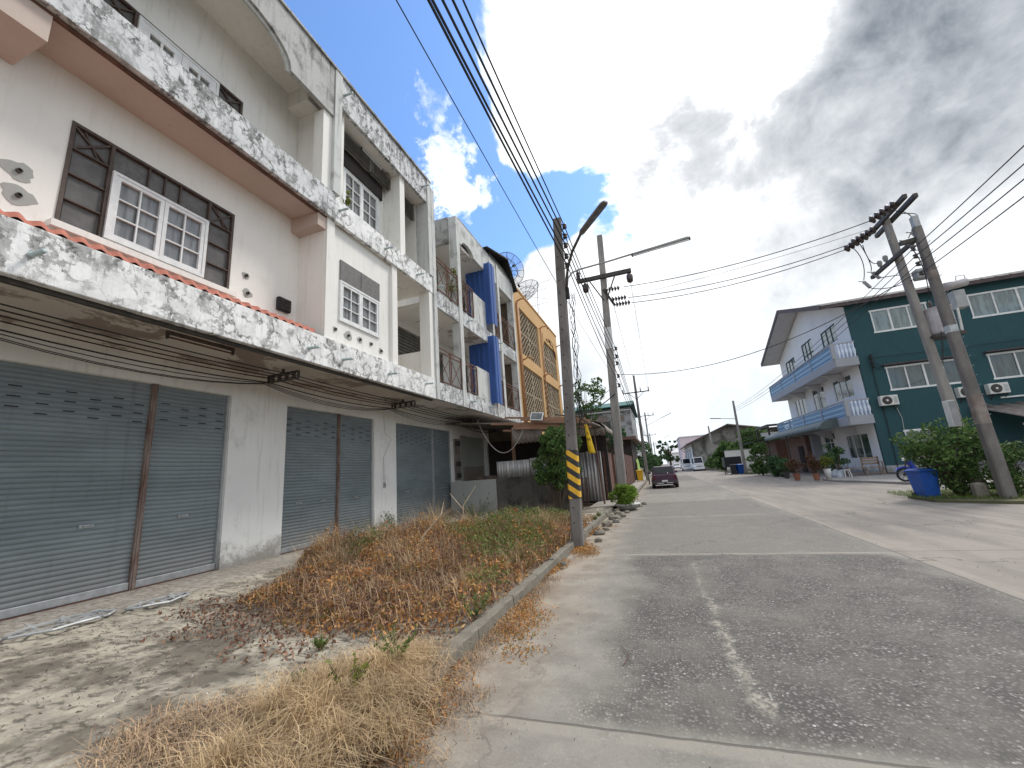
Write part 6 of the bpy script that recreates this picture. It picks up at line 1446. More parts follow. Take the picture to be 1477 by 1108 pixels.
b = MB(); b.box(WX+.2, XE, Y0+.21, Y1, .0, 10.3); b.build('inner_block', 'dark', rh)
b = MB(); b.box(WX+.0, WX+.05, Y0+.05, Y0+.2, 0, 10.3) if False else b.box(WX-.02, XE, Y0-.03, Y0-.002, 0.2, .55); b.build('plinth_band', 'rgrey', rh)
# roof: two slopes, ridge along x, overhanging the gable by 1.4 m
b = MB(); ex = 10.8
def slope(z_off, th_, mat, name):
    b = MB(); zz = HE+.06+z_off
    p = [(Y0-.45, zz-.15), (YM, HR+.10+z_off), (Y1+.6, zz-.18), (Y1+.6, zz-.18+th_), (YM, HR+.10+z_off+th_), (Y0-.45, zz-.15+th_)]
    b.prism(p, 'x', ex, XE+.5); return b.build(name, mat, rh)
slope(.0, .06, 'rsoffit', 'soffit'); slope(.061, .12, 'roofblk', 'roof')
b = MB()
b.bar((ex-.03, Y0-.45, HE+.02), (ex-.03, YM, HR+.22), .06, .30); b.bar((ex-.03, YM, HR+.22), (ex-.03, Y1+.6, HE+.0), .06, .30); b.build('barge_board', 'rbrown', rh)
b = MB(); b.box(ex, XE+.5, Y0-.52, Y0-.46, HE-.12, HE+.10); b.build('eave_fascia', 'rbrown', rh)
b = MB(); n = 150
vs = []
for i in range(n+1): x = ex+(XE+.4-ex)*i/n; z = HE+.10+.035*math.sin(i*1.57); vs += [(x, Y0-.54, z), (x, Y0-.2, z+.12)]
b.add(vs, [(2*i, 2*i+2, 2*i+3, 2*i+1) for i in range(n)]); b.build('roof_edge_tiles', 'roofblk', rh)
# balconies
def balcony(z0, xo=11.0, ya=Y0+.0, yb=Y1+.2):
    t = MB(); t.box(xo, WX-.002, ya, yb, z0, z0+.14); s = t.build('balcony', 'rsoffit', rh)
    b = MB(); b.box(xo-.06, xo-.001, ya, yb, z0-.02, z0+.50); b.box(xo-.06, xo+.02, ya, yb, z0+1.38, z0+1.48); b.box(xo, WX-.002, ya-.06, ya-.001, z0-.02, z0+.5); b.box(xo-.06, WX-.002, ya-.06, ya+.02, z0+1.38, z0+1.48)
    b.box(xo-.08, xo+.14, ya-.08, ya+.14, z0+.5, z0+1.38); b.build('balcony_band', 'rgrey', s)
    n = 4
    for k in range(n):
        a = ya+.14+(yb-ya-.14)*k/n; c = ya+.14+(yb-ya-.14)*(k+1)/n-.12
        b = MB(); [b.box(xo-.035, xo+.01, a, c, z0+.53+.14*q, z0+.53+.14*q+.115) for q in range(6)]; b.build('slat_panel', 'blueslat', s)
        b = MB(); b.box(xo-.07, xo+.02, c, c+.12, z0+.5, z0+1.38); b.build('baluster_post', 'rgrey', s)
    for k in range(5):
        x = xo+.30+.20*k; b = MB(); b.lathe([(.05, .5), (.05, .56), (.03, .60), (.075, .80), (.08, .92), (.035, 1.15), (.05, 1.22), (.05, 1.38)], (x, ya-.02, z0), 10); b.build('baluster', 'balu', s, smooth=True)
    for yy in (ya+2.8, ya+6.8, ya+10.5): b = MB(); b.prism([(xo+.1, z0-.02), (WX, z0-.02), (WX, z0-.6), (xo+.6, z0-.35)], 'y', yy-.12, yy+.12); b.build('balcony_beam', 'rsoffit', s)
balcony(3.05); balcony(6.62)
# first floor awning running along the street front
b = MB(); vs = []; n = 90; prof = [(10.95, 3.62), (10.6, 3.60), (10.25, 3.48), (10.02, 3.28), (9.95, 3.02)]
for i in range(n+1):
    yy = 31.6+15.6*i/n; w = .03*math.sin(i*1.57)
    for (x, z) in prof: vs.append((x+w, yy, z+w))
m = 5; b.add(vs, [(i*m+k, i*m+k+1, (i+1)*m+k+1, (i+1)*m+k) for i in range(n) for k in range(m-1)]); aw_ = b.build('front_awning', 'awning', rh, smooth=True, solid=.02)
b = MB(); b.prism([(9.95, 3.0), (9.97, 3.3), (10.25, 3.5), (10.6, 3.62), (10.95, 3.64), (10.95, 3.0)], 'y', 31.55, 31.6); b.build('awning_cheek', 'awning', aw_)
b = MB(); b.bar((10.1, 46.5, .1), (10.1, 46.5, 3.1), .09); b.bar((10.1, 40, .1), (10.1, 40, 3.1), .09); b.build('post', 'darkmetal', rh)
b = MB(); b.box(11.6, 12.195, 39.2, 39.7, 0, 3.0); b.build('porch_pier', 'rgrey', rh)
# terrace frame at the far end
tf2 = thing('roof_terrace_frame', 'dark steel frame terrace at the far end of the white facade', 'terrace', (11, 48.5, 0))
b = MB()
for (x, y) in ((10.5, 47), (10.5, 52), (13, 47), (13, 52), (11.6, 47)): b.box(x-.08, x+.08, y-.08, y+.08, 3.3, 4.55)
b.box(10.4, 13.1, 46.9, 47.05, 4.45, 4.65); b.box(10.4, 13.1, 51.9, 52.05, 4.45, 4.65); b.box(10.4, 10.6, 47.05, 51.9, 4.45, 4.65); b.box(10.4, 13.1, 46.92, 47.03, 4.1, 4.18); b.build('frame', 'darkmetal', tf2)
b = MB(); b.add([(8.9, 46.8, 3.12), (13.5, 46.8, 3.7), (13.5, 53, 3.7), (8.9, 53, 3.12), (8.9, 46.8, 3.0), (13.5, 46.8, 3.6), (13.5, 53, 3.6), (8.9, 53, 3.0)], [(0, 1, 2, 3), (7, 6, 5, 4), (0, 4, 5, 1), (1, 5, 6, 2), (2, 6, 7, 3), (3, 7, 4, 0)]); b.build('deck_roof', 'roofblk', tf2)
b = MB(); b.box(10.75, 12.9, 51.6, 51.7, 3.7, 4.1); b.build('parapet_sheet', 'rwhite', tf2); b = MB(); b.box(10.9, 13.4, 47.2, 52.6, 0, 3.1); b.build('store_wall', 'gate', tf2)
# lean-to shed roof on the teal side
ls = thing('lean_to', 'brown corrugated lean-to roof against the teal wall at the right edge', 'lean-to', (20, 26, 0))
b = MB(); n = 60; vs = []
for i in range(n+1): x = 16.6+8*i/n; w = .05*math.sin(i*1.3); vs += [(x, 26.2, 2.45+w+.0), (x, 29.97, 3.45+w)]
b.add(vs, [(2*i, 2*i+2, 2*i+3, 2*i+1) for i in range(n)]); b.build('roof_sheet', 'zinc_dk', ls, smooth=True, solid=.02)
b = MB(); b.box(16.8, 24.5, 26.3, 26.36, 2.25, 2.38); b.build('beam', 'darkmetal', ls); b = MB(); [b.box(x, x+.1, 26.25, 26.35, .05, 2.3) for x in (16.8, 20.5, 24.4)]; b.build('post', 'darkmetal', ls)
b = MB(); b.box(18.0, 25, 29.9, 29.98, 3.75, 3.83); b.build('flashing', 'winwhite', ls)
def ac(loc, label, lens_r=.20):
    t = thing('air_conditioner', label, 'air conditioner', loc); x, y, z = loc
    b = MB(); b.box(x-.42, x+.42, y-.35, y, z, z+.58); b.build('casing', 'acwhite', t, bevel=.02)
    b = MB(); b.lathe([(.0, -.0), (.05, -.02), (.05, -.03), (.19, -.03), (.20, -.012), (.24, -.01), (.24, .0)], (x-.12, y-.351, z+.29), 20, 'y'); f = b.build('fan_grille', 'darkmetal', t)
    b = MB(); b.lathe([(0, 0), (.055, 0), (.055, .012), (0, .012)], (x-.12, y-.395, z+.29), 12, 'y'); b.build('fan_hub', 'winwhite', f)
    b = MB(); [b.box(x+.20, x+.36, y-.36, y-.351, z+.12+.06*k, z+.15+.06*k) for k in range(6)]; b.build('side_vent', 'greymetal', t)
    b = MB(); b.bar((x-.3, y, z-.03), (x-.3, y-.35, z-.03), .04); b.bar((x-.3, y, z-.25), (x-.3, y-.3, z-.04), .03); b.bar((x+.3, y, z-.03), (x+.3, y-.35, z-.03), .04); b.bar((x+.3, y, z-.25), (x+.3, y-.3, z-.04), .03); b.build('wall_bracket', 'darkmetal', t)
ac((13.02, 29.98, 3.95), 'white air conditioner with round fan low on the teal wall near its white corner'); ac((16.6, 29.98, 3.98), 'air conditioner on the teal wall seen between the two right hand poles'); ac((17.9, 29.98, 4.0), 'air conditioner on the teal wall just right of the dark pole')
t = thing('cable_bracket', 'black bracket with cable bundle on the teal wall beside its white corner', 'cable bracket', (12.75, 29.9, 6.6)); b = MB(); b.bar((12.75, 29.8, 6.2), (12.75, 29.8, 7.1), .06); [b.box(12.68, 12.82, 29.7, 29.85, z, z+.06) for z in (6.3, 6.55, 6.8, 7.0)]; b.build('bracket_bar', 'black', t)
b = MB(); b.tube([(12.8, 29.75, 6.5), (13.1, 29.75, 6.35), (13.0, 29.75, 6.1), (12.8, 29.75, 6.3)], .02, 4); b.build('cable_coil', 'black', t)
wire([(12.75, 29.95, 7.0), (12.72, 29.95, 5), (12.75, 29.95, 3), (12.7, 29.95, .4)], .02, 'dark cable running down the teal wall near the white corner'); wire([(13.35, 29.95, 3.95), (13.5, 29.95, 3.2), (13.45, 29.95, 2.5)], .015, 'pale hose hanging under the round fan air conditioner', None, 'cablew')
wire(multi([((12.6, 29.9, 6.9), (30, 29.9, 7.2), .2)], 8), .012, 'dark cable pinned along the teal wall between its window rows')
# things in front of the white facade
bk = thing('bench', 'weathered wooden bench with backrest standing before the white house front', 'bench', (10.75, 29.2, .1))
b = MB()
for k in range(4): b.box(10.1, 11.75, 29.15+.12*k, 29.25+.12*k, .52, .56)
b.build('seat', 'wood', bk)
b = MB(); b.box(10.95, 11.75, 29.60, 29.64, .70, .80); b.box(10.95, 11.75, 29.60, 29.64, .86, .96); b.box(10.95, 11.75, 29.6, 29.64, 1.0, 1.10); b.build('backrest', 'wood', bk)
b = MB()
for x in (10.12, 10.92, 11.7):
    b.box(x, x+.06, 29.16, 29.22, .1, .52 if x != 11.7 else .8); b.box(x, x+.06, 29.60, 29.66, .1, .62 if x < 10.5 else 1.14)
b.build('leg', 'wood', bk); b = MB(); b.box(10.12, 11.74, 29.38, 29.42, .2, .26); b.build('stretcher', 'wood', bk)
b = MB(); b.box(11.68, 11.78, 29.14, 29.66, .80, .84); b.build('armrest', 'wood', bk)
def potted(loc, r, h, label, leafm, size, n, hh, mat='terracotta', spread=.35):
    t = thing('potted_plant', label, 'potted plant', loc); x, y, z = loc
    b = MB(); b.lathe([(0, 0), (r*.7, 0), (r, h), (r*1.08, h), (r*1.08, h*1.08), (r*.9, h*1.08), (r*.8, h*.9), (0, h*.9)], loc, 14); b.build('pot', mat, t)
    out = [(x+rng.normal()*spread*.4, y+rng.normal()*spread*.4, z+h+hh*rng.uniform(.3, .95), spread*rng.uniform(.35, .7)) for _ in range(9)]
    quads_mesh('foliage', leafm, leaf_verts(crown_pts(out, n), size, .1, .35), 4, [(0, 1, 2, 3)], loc, t)
    b = MB(); [b.tube([(x, y, z+h*.9), o_[:3]], .015, 4) for o_ in out[:6]]; b.build('stem', 'bark', t)
potted((9.55, 29.0, .1), .17, .35, 'tall dark potted shrub left of the bench by the house door', 'darkleaf', .22, 420, 1.5, 'balu', .42)
potted((8.75, 28.2, .05), .17, .55, 'yellow green bush in a white bucket at the apron corner', 'yelleaf', .13, 620, .75, 'rwhite', .38)
potted((8.2, 28.3, .05), .18, .35, 'brownish red leaved shrub in a pot left of the white bucket', 'redleaf', .16, 520, 1.15, 'terracotta', .42)
potted((10.0, 31.2, .1), .16, .35, 'spiky dark potted plant before the door of the white house', 'darkleaf', .22, 300, 1.0, 'balu', .35)
potted((7.75, 30.2, .0), .20, .4, 'dark potted shrub under the awning farther left', 'redleaf', .16, 460, .8, 'terracotta', .40)
potted((8.0, 33.5, .0), .2, .4, 'leafy potted plant beside the dark porch opening', 'darkleaf', .2, 420, 1.0, 'darkmetal', .45)
potted((9.35, 30.1, .1), .18, .3, 'low dark plant with pale flowers in a blue pot near the bench', 'darkleaf', .14, 260, .5, 'balu', .3)
plant_thing('shrub', 'dark green shrubs massed by the porch where the awning ends', 'shrub', (8.4, 37.5, 0), [(0, 0, .9, .8, .9, .9), (.2, -1.4, .5, .7, .7, .5)], 'darkleaf', .25, 1500, trunk_r=.04)
plant_thing('shrub', 'loose tall shrub with pale flowers left of the dark porch opening', 'shrub', (8.2, 41.5, 0), [(0, 0, 1.5, .9, .9, 1.5), (-.1, 0, .7, .9, .9, .7)], 'greenleaf', .25, 1500, trunk_r=.05)
pk = thing('plastic_stool', 'white plastic stool among the pots by the house door', 'stool', (9.8, 28.7, .1)); b = MB(); b.box(9.65, 9.95, 28.55, 28.85, .48, .52); b.build('seat', 'plate', pk, bevel=.01)
b = MB(); [b.bar((9.8+sx*.16, 28.7+sy*.16, .1), (9.8+sx*.11, 28.7+sy*.11, .48), .035) for sx in (-1, 1) for sy in (-1, 1)]; b.build('leg', 'plate', pk)
po = thing('porch', 'dark open porch with brown inner wall at the far half of the white front', 'porch', (11.6, 43, 0)); b = MB(); b.box(11.3, 12.19, 39.75, 45.2, 0, 2.95); b.build('porch_screen', 'gate', po); b = MB(); b.box(11.22, 11.295, 40.6, 41.7, .1, 2.2); b.build('door', 'dark', po)
# wheelie bins
def bin_(loc, rz, mat, label, s=1., lidc=None):
    t = thing('wheelie_bin', label, 'bin', loc, rz)
    b = MB(); vs = []
    for z, w, d, o in ((.06*s, .21*s, .24*s, .0), (.35*s, .235*s, .27*s, .01), (.90*s, .275*s, .32*s, .02), (.93*s, .29*s, .335*s, .02)): vs += [(-w, -d+o, z), (w, -d+o, z), (w, d+o, z), (-w, d+o, z)]
    b.add(vs, [(4*i+k, 4*i+(k+1) % 4, 4*i+4+(k+1) % 4, 4*i+4+k) for i in range(3) for k in range(4)]+[(3, 2, 1, 0), (12, 13, 14, 15)]); part_local(b, 'bin_body', mat, t, bevel=.015*s)
    b = MB(); vs = []
    for z, w, d in ((.935*s, .31*s, .36*s), (.965*s, .31*s, .36*s), (1.02*s, .24*s, .28*s)): vs += [(-w, -d, z), (w, -d, z), (w, d+.02, z), (-w, d+.02, z)]
    b.add(vs, [(4*i+k, 4*i+(k+1) % 4, 4*i+4+(k+1) % 4, 4*i+4+k) for i in range(2) for k in range(4)]+[(3, 2, 1, 0), (8, 9, 10, 11)]); part_local(b, 'lid', lidc or mat, t, bevel=.012*s)
    b = MB(); b.tube([(-.26*s, .37*s, .93*s), (-.26*s, .43*s, .93*s), (.26*s, .43*s, .93*s), (.26*s, .37*s, .93*s)], .015*s, 6); part_local(b, 'handle', mat, t)
    for sx in (-1, 1):
        b = MB(); b.lathe([(.03*s, -.025*s), (.10*s, -.025*s), (.11*s, -.01*s), (.11*s, .01*s), (.10*s, .025*s), (.03*s, .025*s)], (sx*.24*s, .25*s, .11*s), 16, 'x'); part_local(b, 'wheel', 'black', t)
    return t
bin_((7.30, 15.95, 0), R(10), 'bluebin', 'bright blue wheelie bin standing at the road edge before the big green bush', .86)
bin_((7.55, 48.2, 0), R(20), 'bluebin', 'small far blue wheelie bin at the foot of the leaning pole', 1.0)
bin_((6.95, 48.2, 0), R(-10), 'blacksheet', 'black wheelie bin left of the far blue one', 1.0)
bin_((-2.0, 42.5, .1), R(5), 'yellowbin', 'yellow wheelie bin on the left footpath past the maroon car', 1.05)
# motorbike behind the blue bin
mo = thing('motorbike', 'blue motorbike mostly hidden behind the big bush and the blue bin', 'motorbike', (10.2, 22.6, .1))
for x in (9.75, 11.0): b = MB(); b.tube([(x+.25*math.cos(6.2832*k/18), 22.6, .38+.25*math.sin(6.2832*k/18)) for k in range(19)], .045, 6, False); b.lathe([(.0, -.03), (.05, -.03), (.05, .03), (0, .03)], (x, 22.6, .38), 10, 'y'); [b.bar((x, 22.6, .38), (x+.23*math.cos(a), 22.6, .38+.23*math.sin(a)), .012) for a in (0, 1.05, 2.1, 3.14, 4.2, 5.2)]; b.build('wheel', 'black', mo)
b = MB(); vs = []
b.prism([(9.45, .55), (9.55, .68), (9.8, .74), (10.05, .62), (10.0, .58), (9.8, .68), (9.58, .62)], 'y', 22.53, 22.67); b.build('front_fender', 'motorblue', mo, bevel=.01)
b = MB(); b.prism([(9.9, 1.05), (10.05, 1.08), (10.22, .5), (10.5, .42), (10.6, .55), (10.9, .72), (11.35, .85), (11.3, .68), (10.9, .5), (10.7, .32), (10.2, .30), (10.05, .5)], 'y', 22.47, 22.73); b.build('body_shell', 'motorblue', mo, bevel=.03)
b = MB(); b.prism([(10.45, .80), (10.55, .88), (11.2, .93), (11.25, .86), (10.6, .78)], 'y', 22.46, 22.74); b.build('seat', 'black', mo, bevel=.02)
b = MB(); b.tube([(9.75, 22.6, .38), (9.95, 22.6, 1.1)], .03, 6); b.tube([(10.0, 22.3, 1.15), (9.95, 22.6, 1.12), (10.0, 22.9, 1.15)], .018, 6); b.build('handlebar', 'darkmetal', mo); b = MB(); b.lathe([(0, 0), (.07, .0), (.08, .06), (.0, .1)], (9.8, 22.6, 1.02), 10, 'x'); b.build('headlight', 'plate', mo)
# bushes on the right verge
plant_thing('bush', 'big dark green bush spilling behind the bright blue bin', 'bush', (7.95, 15.8, .05), [(-.1, -.1, 1.25, 1.0, .8, 1.15), (.45, .2, 1.5, .85, .7, .95), (-.6, .0, 1.35, .6, .5, .7), (.2, -.1, .55, .95, .8, .5)], 'greenleaf', .12, 5600, trunk_r=.05, sub=22)
plant_thing('bush', 'yellowish green bush cut by the right picture edge beyond the dark pole', 'bush', (10.4, 15.2, .05), [(-.1, 0, 1.35, .85, .9, .75), (.7, .3, 1.3, .8, .8, .8), (-.3, -.2, .7, .9, .9, .5)], 'yelleaf', .14, 4600, trunk_r=.05)
plant_thing('bush', 'low tangled greenery between the big bush and the dark pole', 'bush', (8.9, 15.6, .05), [(-.3, 0, .75, .6, .6, .6), (.4, .2, .9, .6, .6, .7), (.1, -.4, .35, .9, .6, .3)], 'greenleaf', .11, 2600, trunk_r=.03)
plant_thing('bush', 'broad leaved plants at the lower right edge below the yellowish bush', 'bush', (9.9, 14.0, .05), [(.1, 0, .5, .8, .6, .5), (.9, .2, .7, .8, .7, .6)], 'greenleaf', .16, 1700, trunk_r=.03)
p = scatter(9000, 6.9, 12, 13.0, 18, lambda x, y: np.clip(1.6-.35*np.abs(y-15.3)-.12*np.abs(x-9), 0, 1)*((y > 14.9-(x-6.95)*.45+.1) | (x > 9.5)))
o = quads_mesh('verge_grass', 'weedgreen', blades(len(p), p, .06, .13, .005, 1.3), 6, BF, (9, 15, 0)); o['kind'] = 'stuff'
cb = thing('cement_block', 'pale cement stub half hidden in the greenery left of the dark pole base', 'block', (8.0, 15.05, .05)); b = MB(); b.prism([(7.9, .05), (8.18, .05), (8.17, .43), (8.04, .47), (7.91, .42)], 'y', 15.0, 15.2); b.build('block_body', 'kerb', cb, bevel=.02)
plant_thing('bush', 'small shrub on the house plinth behind the blue motorbike', 'bush', (12.5, 24.5, .1), [(0, 0, .9, 1.0, .9, .8)], 'darkleaf', .16, 900, trunk_r=.04)

# ================================================================ RIGHT BACKGROUND
ww = thing('boundary_wall', 'long white boundary wall beyond the dark container on the right', 'wall', (10, 56, 0))
b = MB(); b.box(7.45, 30, 56, 56.2, 0, 2.55); b.build('wall_panel', 'rwhite', ww); b = MB(); b.box(7.4, 30, 55.97, 56.23, 2.551, 2.62); b.build('coping', 'rgrey', ww)
dc = thing('container', 'black sheeted stall box with a dark lid behind the far bins', 'container', (7.3, 49.8, 0))
b = MB(); b.box(6.45, 8.1, 49.9, 51.5, .75, 1.80); b.build('box_shell', 'blacksheet', dc); b = MB(); [b.box(6.45+.2*k, 6.48+.2*k, 49.86, 49.899, .78, 1.78) for k in range(9)]; b.build('rib', 'darkmetal', dc)
b = MB(); [b.box(x, x+.08, y, y+.08, 0, .749) for x in (6.5, 7.95) for y in (50, 51.3)]; b.build('leg', 'darkmetal', dc)
wh = thing('warehouse', 'long low warehouse with stained gable wall beyond the trees on the right', 'warehouse', (11.7, 80, 0))
b = MB(); b.prism([(5.6, 0), (5.6, 4.75), (11.74, 7.25), (21.5, 5.25), (21.5, 0)], 'y', 80, 80.3); b.build('gable_wall', 'warehouse', wh)
b = MB(); b.box(5.6, 5.8, 80.3, 103, 0, 4.7); b.build('long_wall', 'rwhite', wh)
b = MB(); b.prism([(4.6, 4.62), (11.74, 7.5), (22, 5.35), (22, 5.2), (11.74, 7.33), (4.65, 4.42)], 'y', 78.6, 104); b.build('roof', 'zinc_dk', wh)
b = MB(); b.bar((4.6, 78.55, 4.52), (11.74, 78.55, 7.42), .08, .22); b.build('barge_board', 'rbrown', wh)
b = MB(); [b.bar((4.75, y, 4.4), (5.6, y, 3.6), .12) for y in (79, 86, 93, 100)]; b.build('eave_strut', 'rgrey', wh)
for k in range(3): b = MB(); b.box(5.53, 5.599, 83+7*k, 87+7*k, 2.0, 3.8); b.build('window', 'rgrey', wh)
pk_ = thing('building', 'pale pink two storey block behind the left end of the warehouse', 'building', (5, 145, 0))
b = MB(); b.box(7.0, 16, 146, 166, 0, 9.6); b.build('wall', 'pinkwall', pk_); b = MB(); b.box(6.7, 16.3, 145.7, 166.3, 9.6, 9.9); b.build('roof_edge', 'rwhite', pk_)
for k in range(2):
    b = MB(); b.box(8.2+3*k, 9.4+3*k, 145.9, 145.99, 5.2, 6.6); b.build('window', 'wglass', pk_)
tree('tree', 'big shrubby tree before the left half of the stained warehouse gable', (8.6, 66, 0), 4.8, [(.3, 0, 2.8, 1.6, 1.4, 1.3), (-.9, 0, 1.5, 1.6, 1.3, 1.3), (1.9, 0, 2.1, 2.0, 1.5, 1.6)], 'greenleaf', .36, 6500, sub=24)
tree('tree', 'taller green tree right of the leaning far pole before the warehouse', (11.6, 60, 0), 6.0, [(.0, 0, 4.1, 1.7, 1.5, 1.7), (1.2, 0, 3.0, 1.8, 1.4, 1.4), (-1.5, 0, 2.7, 1.9, 1.4, 1.3)], 'greenleaf', .34, 6000, sub=22)
tree('tree', 'dark green foliage reaching the house awning above the white wall', (13.4, 60, 0), 5, [(.2, 0, 3.3, 2.4, 1.6, 1.2), (-1.4, 0, 2.4, 1.7, 1.5, .9)], 'darkleaf', .32, 2600)
plant_thing('shrub', 'wild shrubs along the verge between the white vans and the pale pole', 'shrub', (8.2, 74, 0), [(0, 0, 1.2, 1.2, 3.0, 1.1), (.8, -4, 1.0, 1.3, 3, 1.0)], 'greenleaf', .32, 2400, trunk_r=.06)
plant_thing('shrub', 'low bushes under the pale pole near the black stall box', 'shrub', (8.9, 62, 0), [(0, 0, .9, 1.1, 2.2, .9), (-.3, -4, .5, .9, 1.5, .5)], 'weedgreen', .28, 1700, trunk_r=.05)
plant_thing('shrub', 'green hedge growing left of the white vans by the warehouse', 'shrub', (5.9, 100, 0), [(0, 0, 1.4, 1.0, 6, 1.5)], 'greenleaf', .4, 1300, trunk_r=.06)
for i, (x, y, w, h, m_, lab) in enumerate(((9, 190, 12, 6, 'rwhite', 'far white block down the street on the right'), (-12, 170, 11, 6, 'white', 'far pale block down the street on the left'), (-14, 95, 10, 6, 'grey_l', 'grey block hidden behind the left trees'))):
    t = thing('building', lab, 'building', (x, y, 0)); b = MB(); b.box(x-w/2, x+w/2, y, y+14, 0, h); b.build('wall', m_, t); b = MB(); b.prism([(y-.6, h), (y+7, h+2), (y+14.6, h)], 'x', x-w/2-.5, x+w/2+.5); b.build('roof', 'zinc', t)
    for k in range(3): b = MB(); b.box(x-w*.35+k*w*.28, x-w*.35+k*w*.28+1.2, y-.05, y-.002, h*.5, h*.5+1.3); b.build('window', 'wglass', t)
for i, (x, y, sx, h) in enumerate(((40, 110, 16, 7), (75, 150, 22, 8), (120, 170, 30, 9), (-60, 120, 25, 9), (30, 260, 30, 8))):
    tree('tree', ['wide dark treetop far behind the house, nearest of the hidden ones', 'dark tree mass far off to the right', 'farthest right tree mass on the horizon', 'tree mass far behind the shophouses', 'tree mass closing the street end on the right'][i], (x, y, 0), h, [(0, 0, h*.55, sx*.5, 6, h*.45), (sx*.4, 3, h*.45, sx*.4, 6, h*.4), (-sx*.4, 2, h*.45, sx*.4, 6, h*.4)], 'darkleaf', .9, 1500, tr_=.4)

# ================================================================ VEHICLES
def loft(secs):
    """secs: list of rings with equal point counts"""
    n = len(secs[0]); b = MB(); b.add([p for s in secs for p in s], [(i*n+k, i*n+(k+1) % n, (i+1)*n+(k+1) % n, (i+1)*n+k) for i in range(len(secs)-1) for k in range(n)]+[tuple(range(n-1, -1, -1)), tuple((len(secs)-1)*n+k for k in range(n))]); return b
def wheel(t, x, y, r, w=.22):
    b = MB(); b.lathe([(r*.6, -w/2), (r*.95, -w/2), (r, -w*.35), (r, w*.35), (r*.95, w/2), (r*.6, w/2)], (x, y, r), 20, 'x'); b2 = part_local(b, 'wheel', 'black', t)
    s = 1 if x > 0 else -1; b = MB(); b.lathe([(0, 0), (r*.58, 0), (r*.6, .02), (0, .03)], (x+s*w*.45, y, r), 16, 'x'); c = b.build('rim', 'chrome', None, (0, 0, 0)); c.parent = b2
def car(loc, rz, mat, label, L=4.3, W=1.62, H=1.42, kind='hatch'):
    """local frame: rear at y=0 facing -y, front at +y"""
    t = thing('parked_car' if kind != 'van' else 'van', label, 'car' if kind != 'van' else 'van', loc, rz); w = W/2
    def sec(y, wb, zb, wm, zm, wt, zt): return [(-wb, y, zb), (wb, y, zb), (wm, y, zm), (wt, y, zt), (-wt, y, zt), (-wm, y, zm)]
    bz = H*.62 if kind != 'van' else H*.5
    b = loft([sec(0, w*.86, .30, w*.93, .55, w*.88, bz-.02), sec(.08, w*.95, .24, w, .55, w*.93, bz), sec(L*.5, w*.96, .22, w*1.01, .55, w*.94, bz), sec(L*.72, w*.96, .22, w*1.0, .55, w*.92, bz-.04), sec(L*.95, w*.92, .24, w*.95, .5, w*.84, bz-(.22 if kind != 'van' else .12)), sec(L, w*.78, .30, w*.82, .48, w*.72, bz-.30)])
    body = part_local(b, 'car_body', mat, t, bevel=.04)
    if kind == 'van': ys = (.04, .12, L*.72, L*.93); 
    else: ys = (.10, .50, L*.52, L*.72)
    tw_ = .80 if kind != 'van' else .86
    def cs(y, wb, wt, zt): return [(-w*wb, y, bz-.03), (w*wb, y, bz-.03), (w*wt, y, zt-.05), (w*(wt-.08), y, zt), (-w*(wt-.08), y, zt), (-w*wt, y, zt-.05)]
    b = loft([cs(ys[0], .90, .88, bz+.02), cs(ys[1], .93, tw_, H-.02), cs((ys[1]+ys[2])/2, .94, tw_, H), cs(ys[2], .93, tw_-.02, H-.05), cs(ys[3], .88, .82, bz+.03)])
    part_local(b, 'cabin', mat, t, bevel=.03)
    # glass: rear, windscreen, sides sit 4 mm proud
    def pane(pts, name): b = MB(); b.add(pts, [(0, 1, 2, 3)]); return part_local(b, name, 'carglass', t, solid=.006)
    e = .012
    y0, y1 = ys[0], ys[1]; z0, z1 = bz+.02, H-.02
    def on(f, y0, y1, z0, z1): return (y0+(y1-y0)*f, z0+(z1-z0)*f)
    (ya, za), (yb, zb) = on(.12, y0, y1, z0, z1), on(.88, y0, y1, z0, z1)
    pane([(-w*.80, ya-e, za+e), (w*.80, ya-e, za+e), (w*.70, yb-e, zb+e), (-w*.70, yb-e, zb+e)], 'rear_window')
    (ya, za), (yb, zb) = on(.10, ys[3], ys[2], bz+.03, H-.05), on(.9, ys[3], ys[2], bz+.03, H-.05)
    pane([(w*.78, ya+e, za+e), (-w*.78, ya+e, za+e), (-w*.68, yb+e, zb+e), (w*.68, yb+e, zb+e)], 'windscreen')
    for s in (-1, 1):
        for (a, c) in ((.16, .5), (.53, .86)):
            yy0 = ys[0]+(ys[3]-ys[0])*a; yy1 = ys[0]+(ys[3]-ys[0])*c
            pane([(s*w*.945, yy0, bz+.04), (s*w*.945, yy1, bz+.04), (s*w*(tw_+.035), min(yy1, ys[2]+.1)-.02, H-.13), (s*w*(tw_+.035), max(yy0, ys[1]-.1)+.05, H-.13)], 'side_window')
    for s in (-1, 1):
        for yy in (L*.18, L*.82): wheel(t, s*(w*.90), yy, .31 if kind != 'van' else .34)
    for s in (-1, 1):
        b = MB(); b.box(s*w*.80-.09, s*w*.80+.09, -.012, .06, bz-.30, bz-.08); part_local(b, 'tail_light', 'redlamp', t, bevel=.01)
        b = MB(); b.box(s*w*.62-.14, s*w*.62+.14, L-.10, L+.012, bz-.42, bz-.28); part_local(b, 'headlight', 'plate', t, bevel=.01)
        b = MB(); b.box(s*(w+.02), s*(w+.20), L*.68, L*.70+.06, bz+.02, bz+.18) if s > 0 else b.box(s*(w+.20), s*(w+.02), L*.68, L*.70+.06, bz+.02, bz+.18); part_local(b, 'wing_mirror', mat, t, bevel=.02)
    b = MB(); b.box(-w*.93, w*.93, -.07, .06, .30, .46); part_local(b, 'rear_bumper', 'darkmetal' if mat == 'car' else mat, t, bevel=.03)
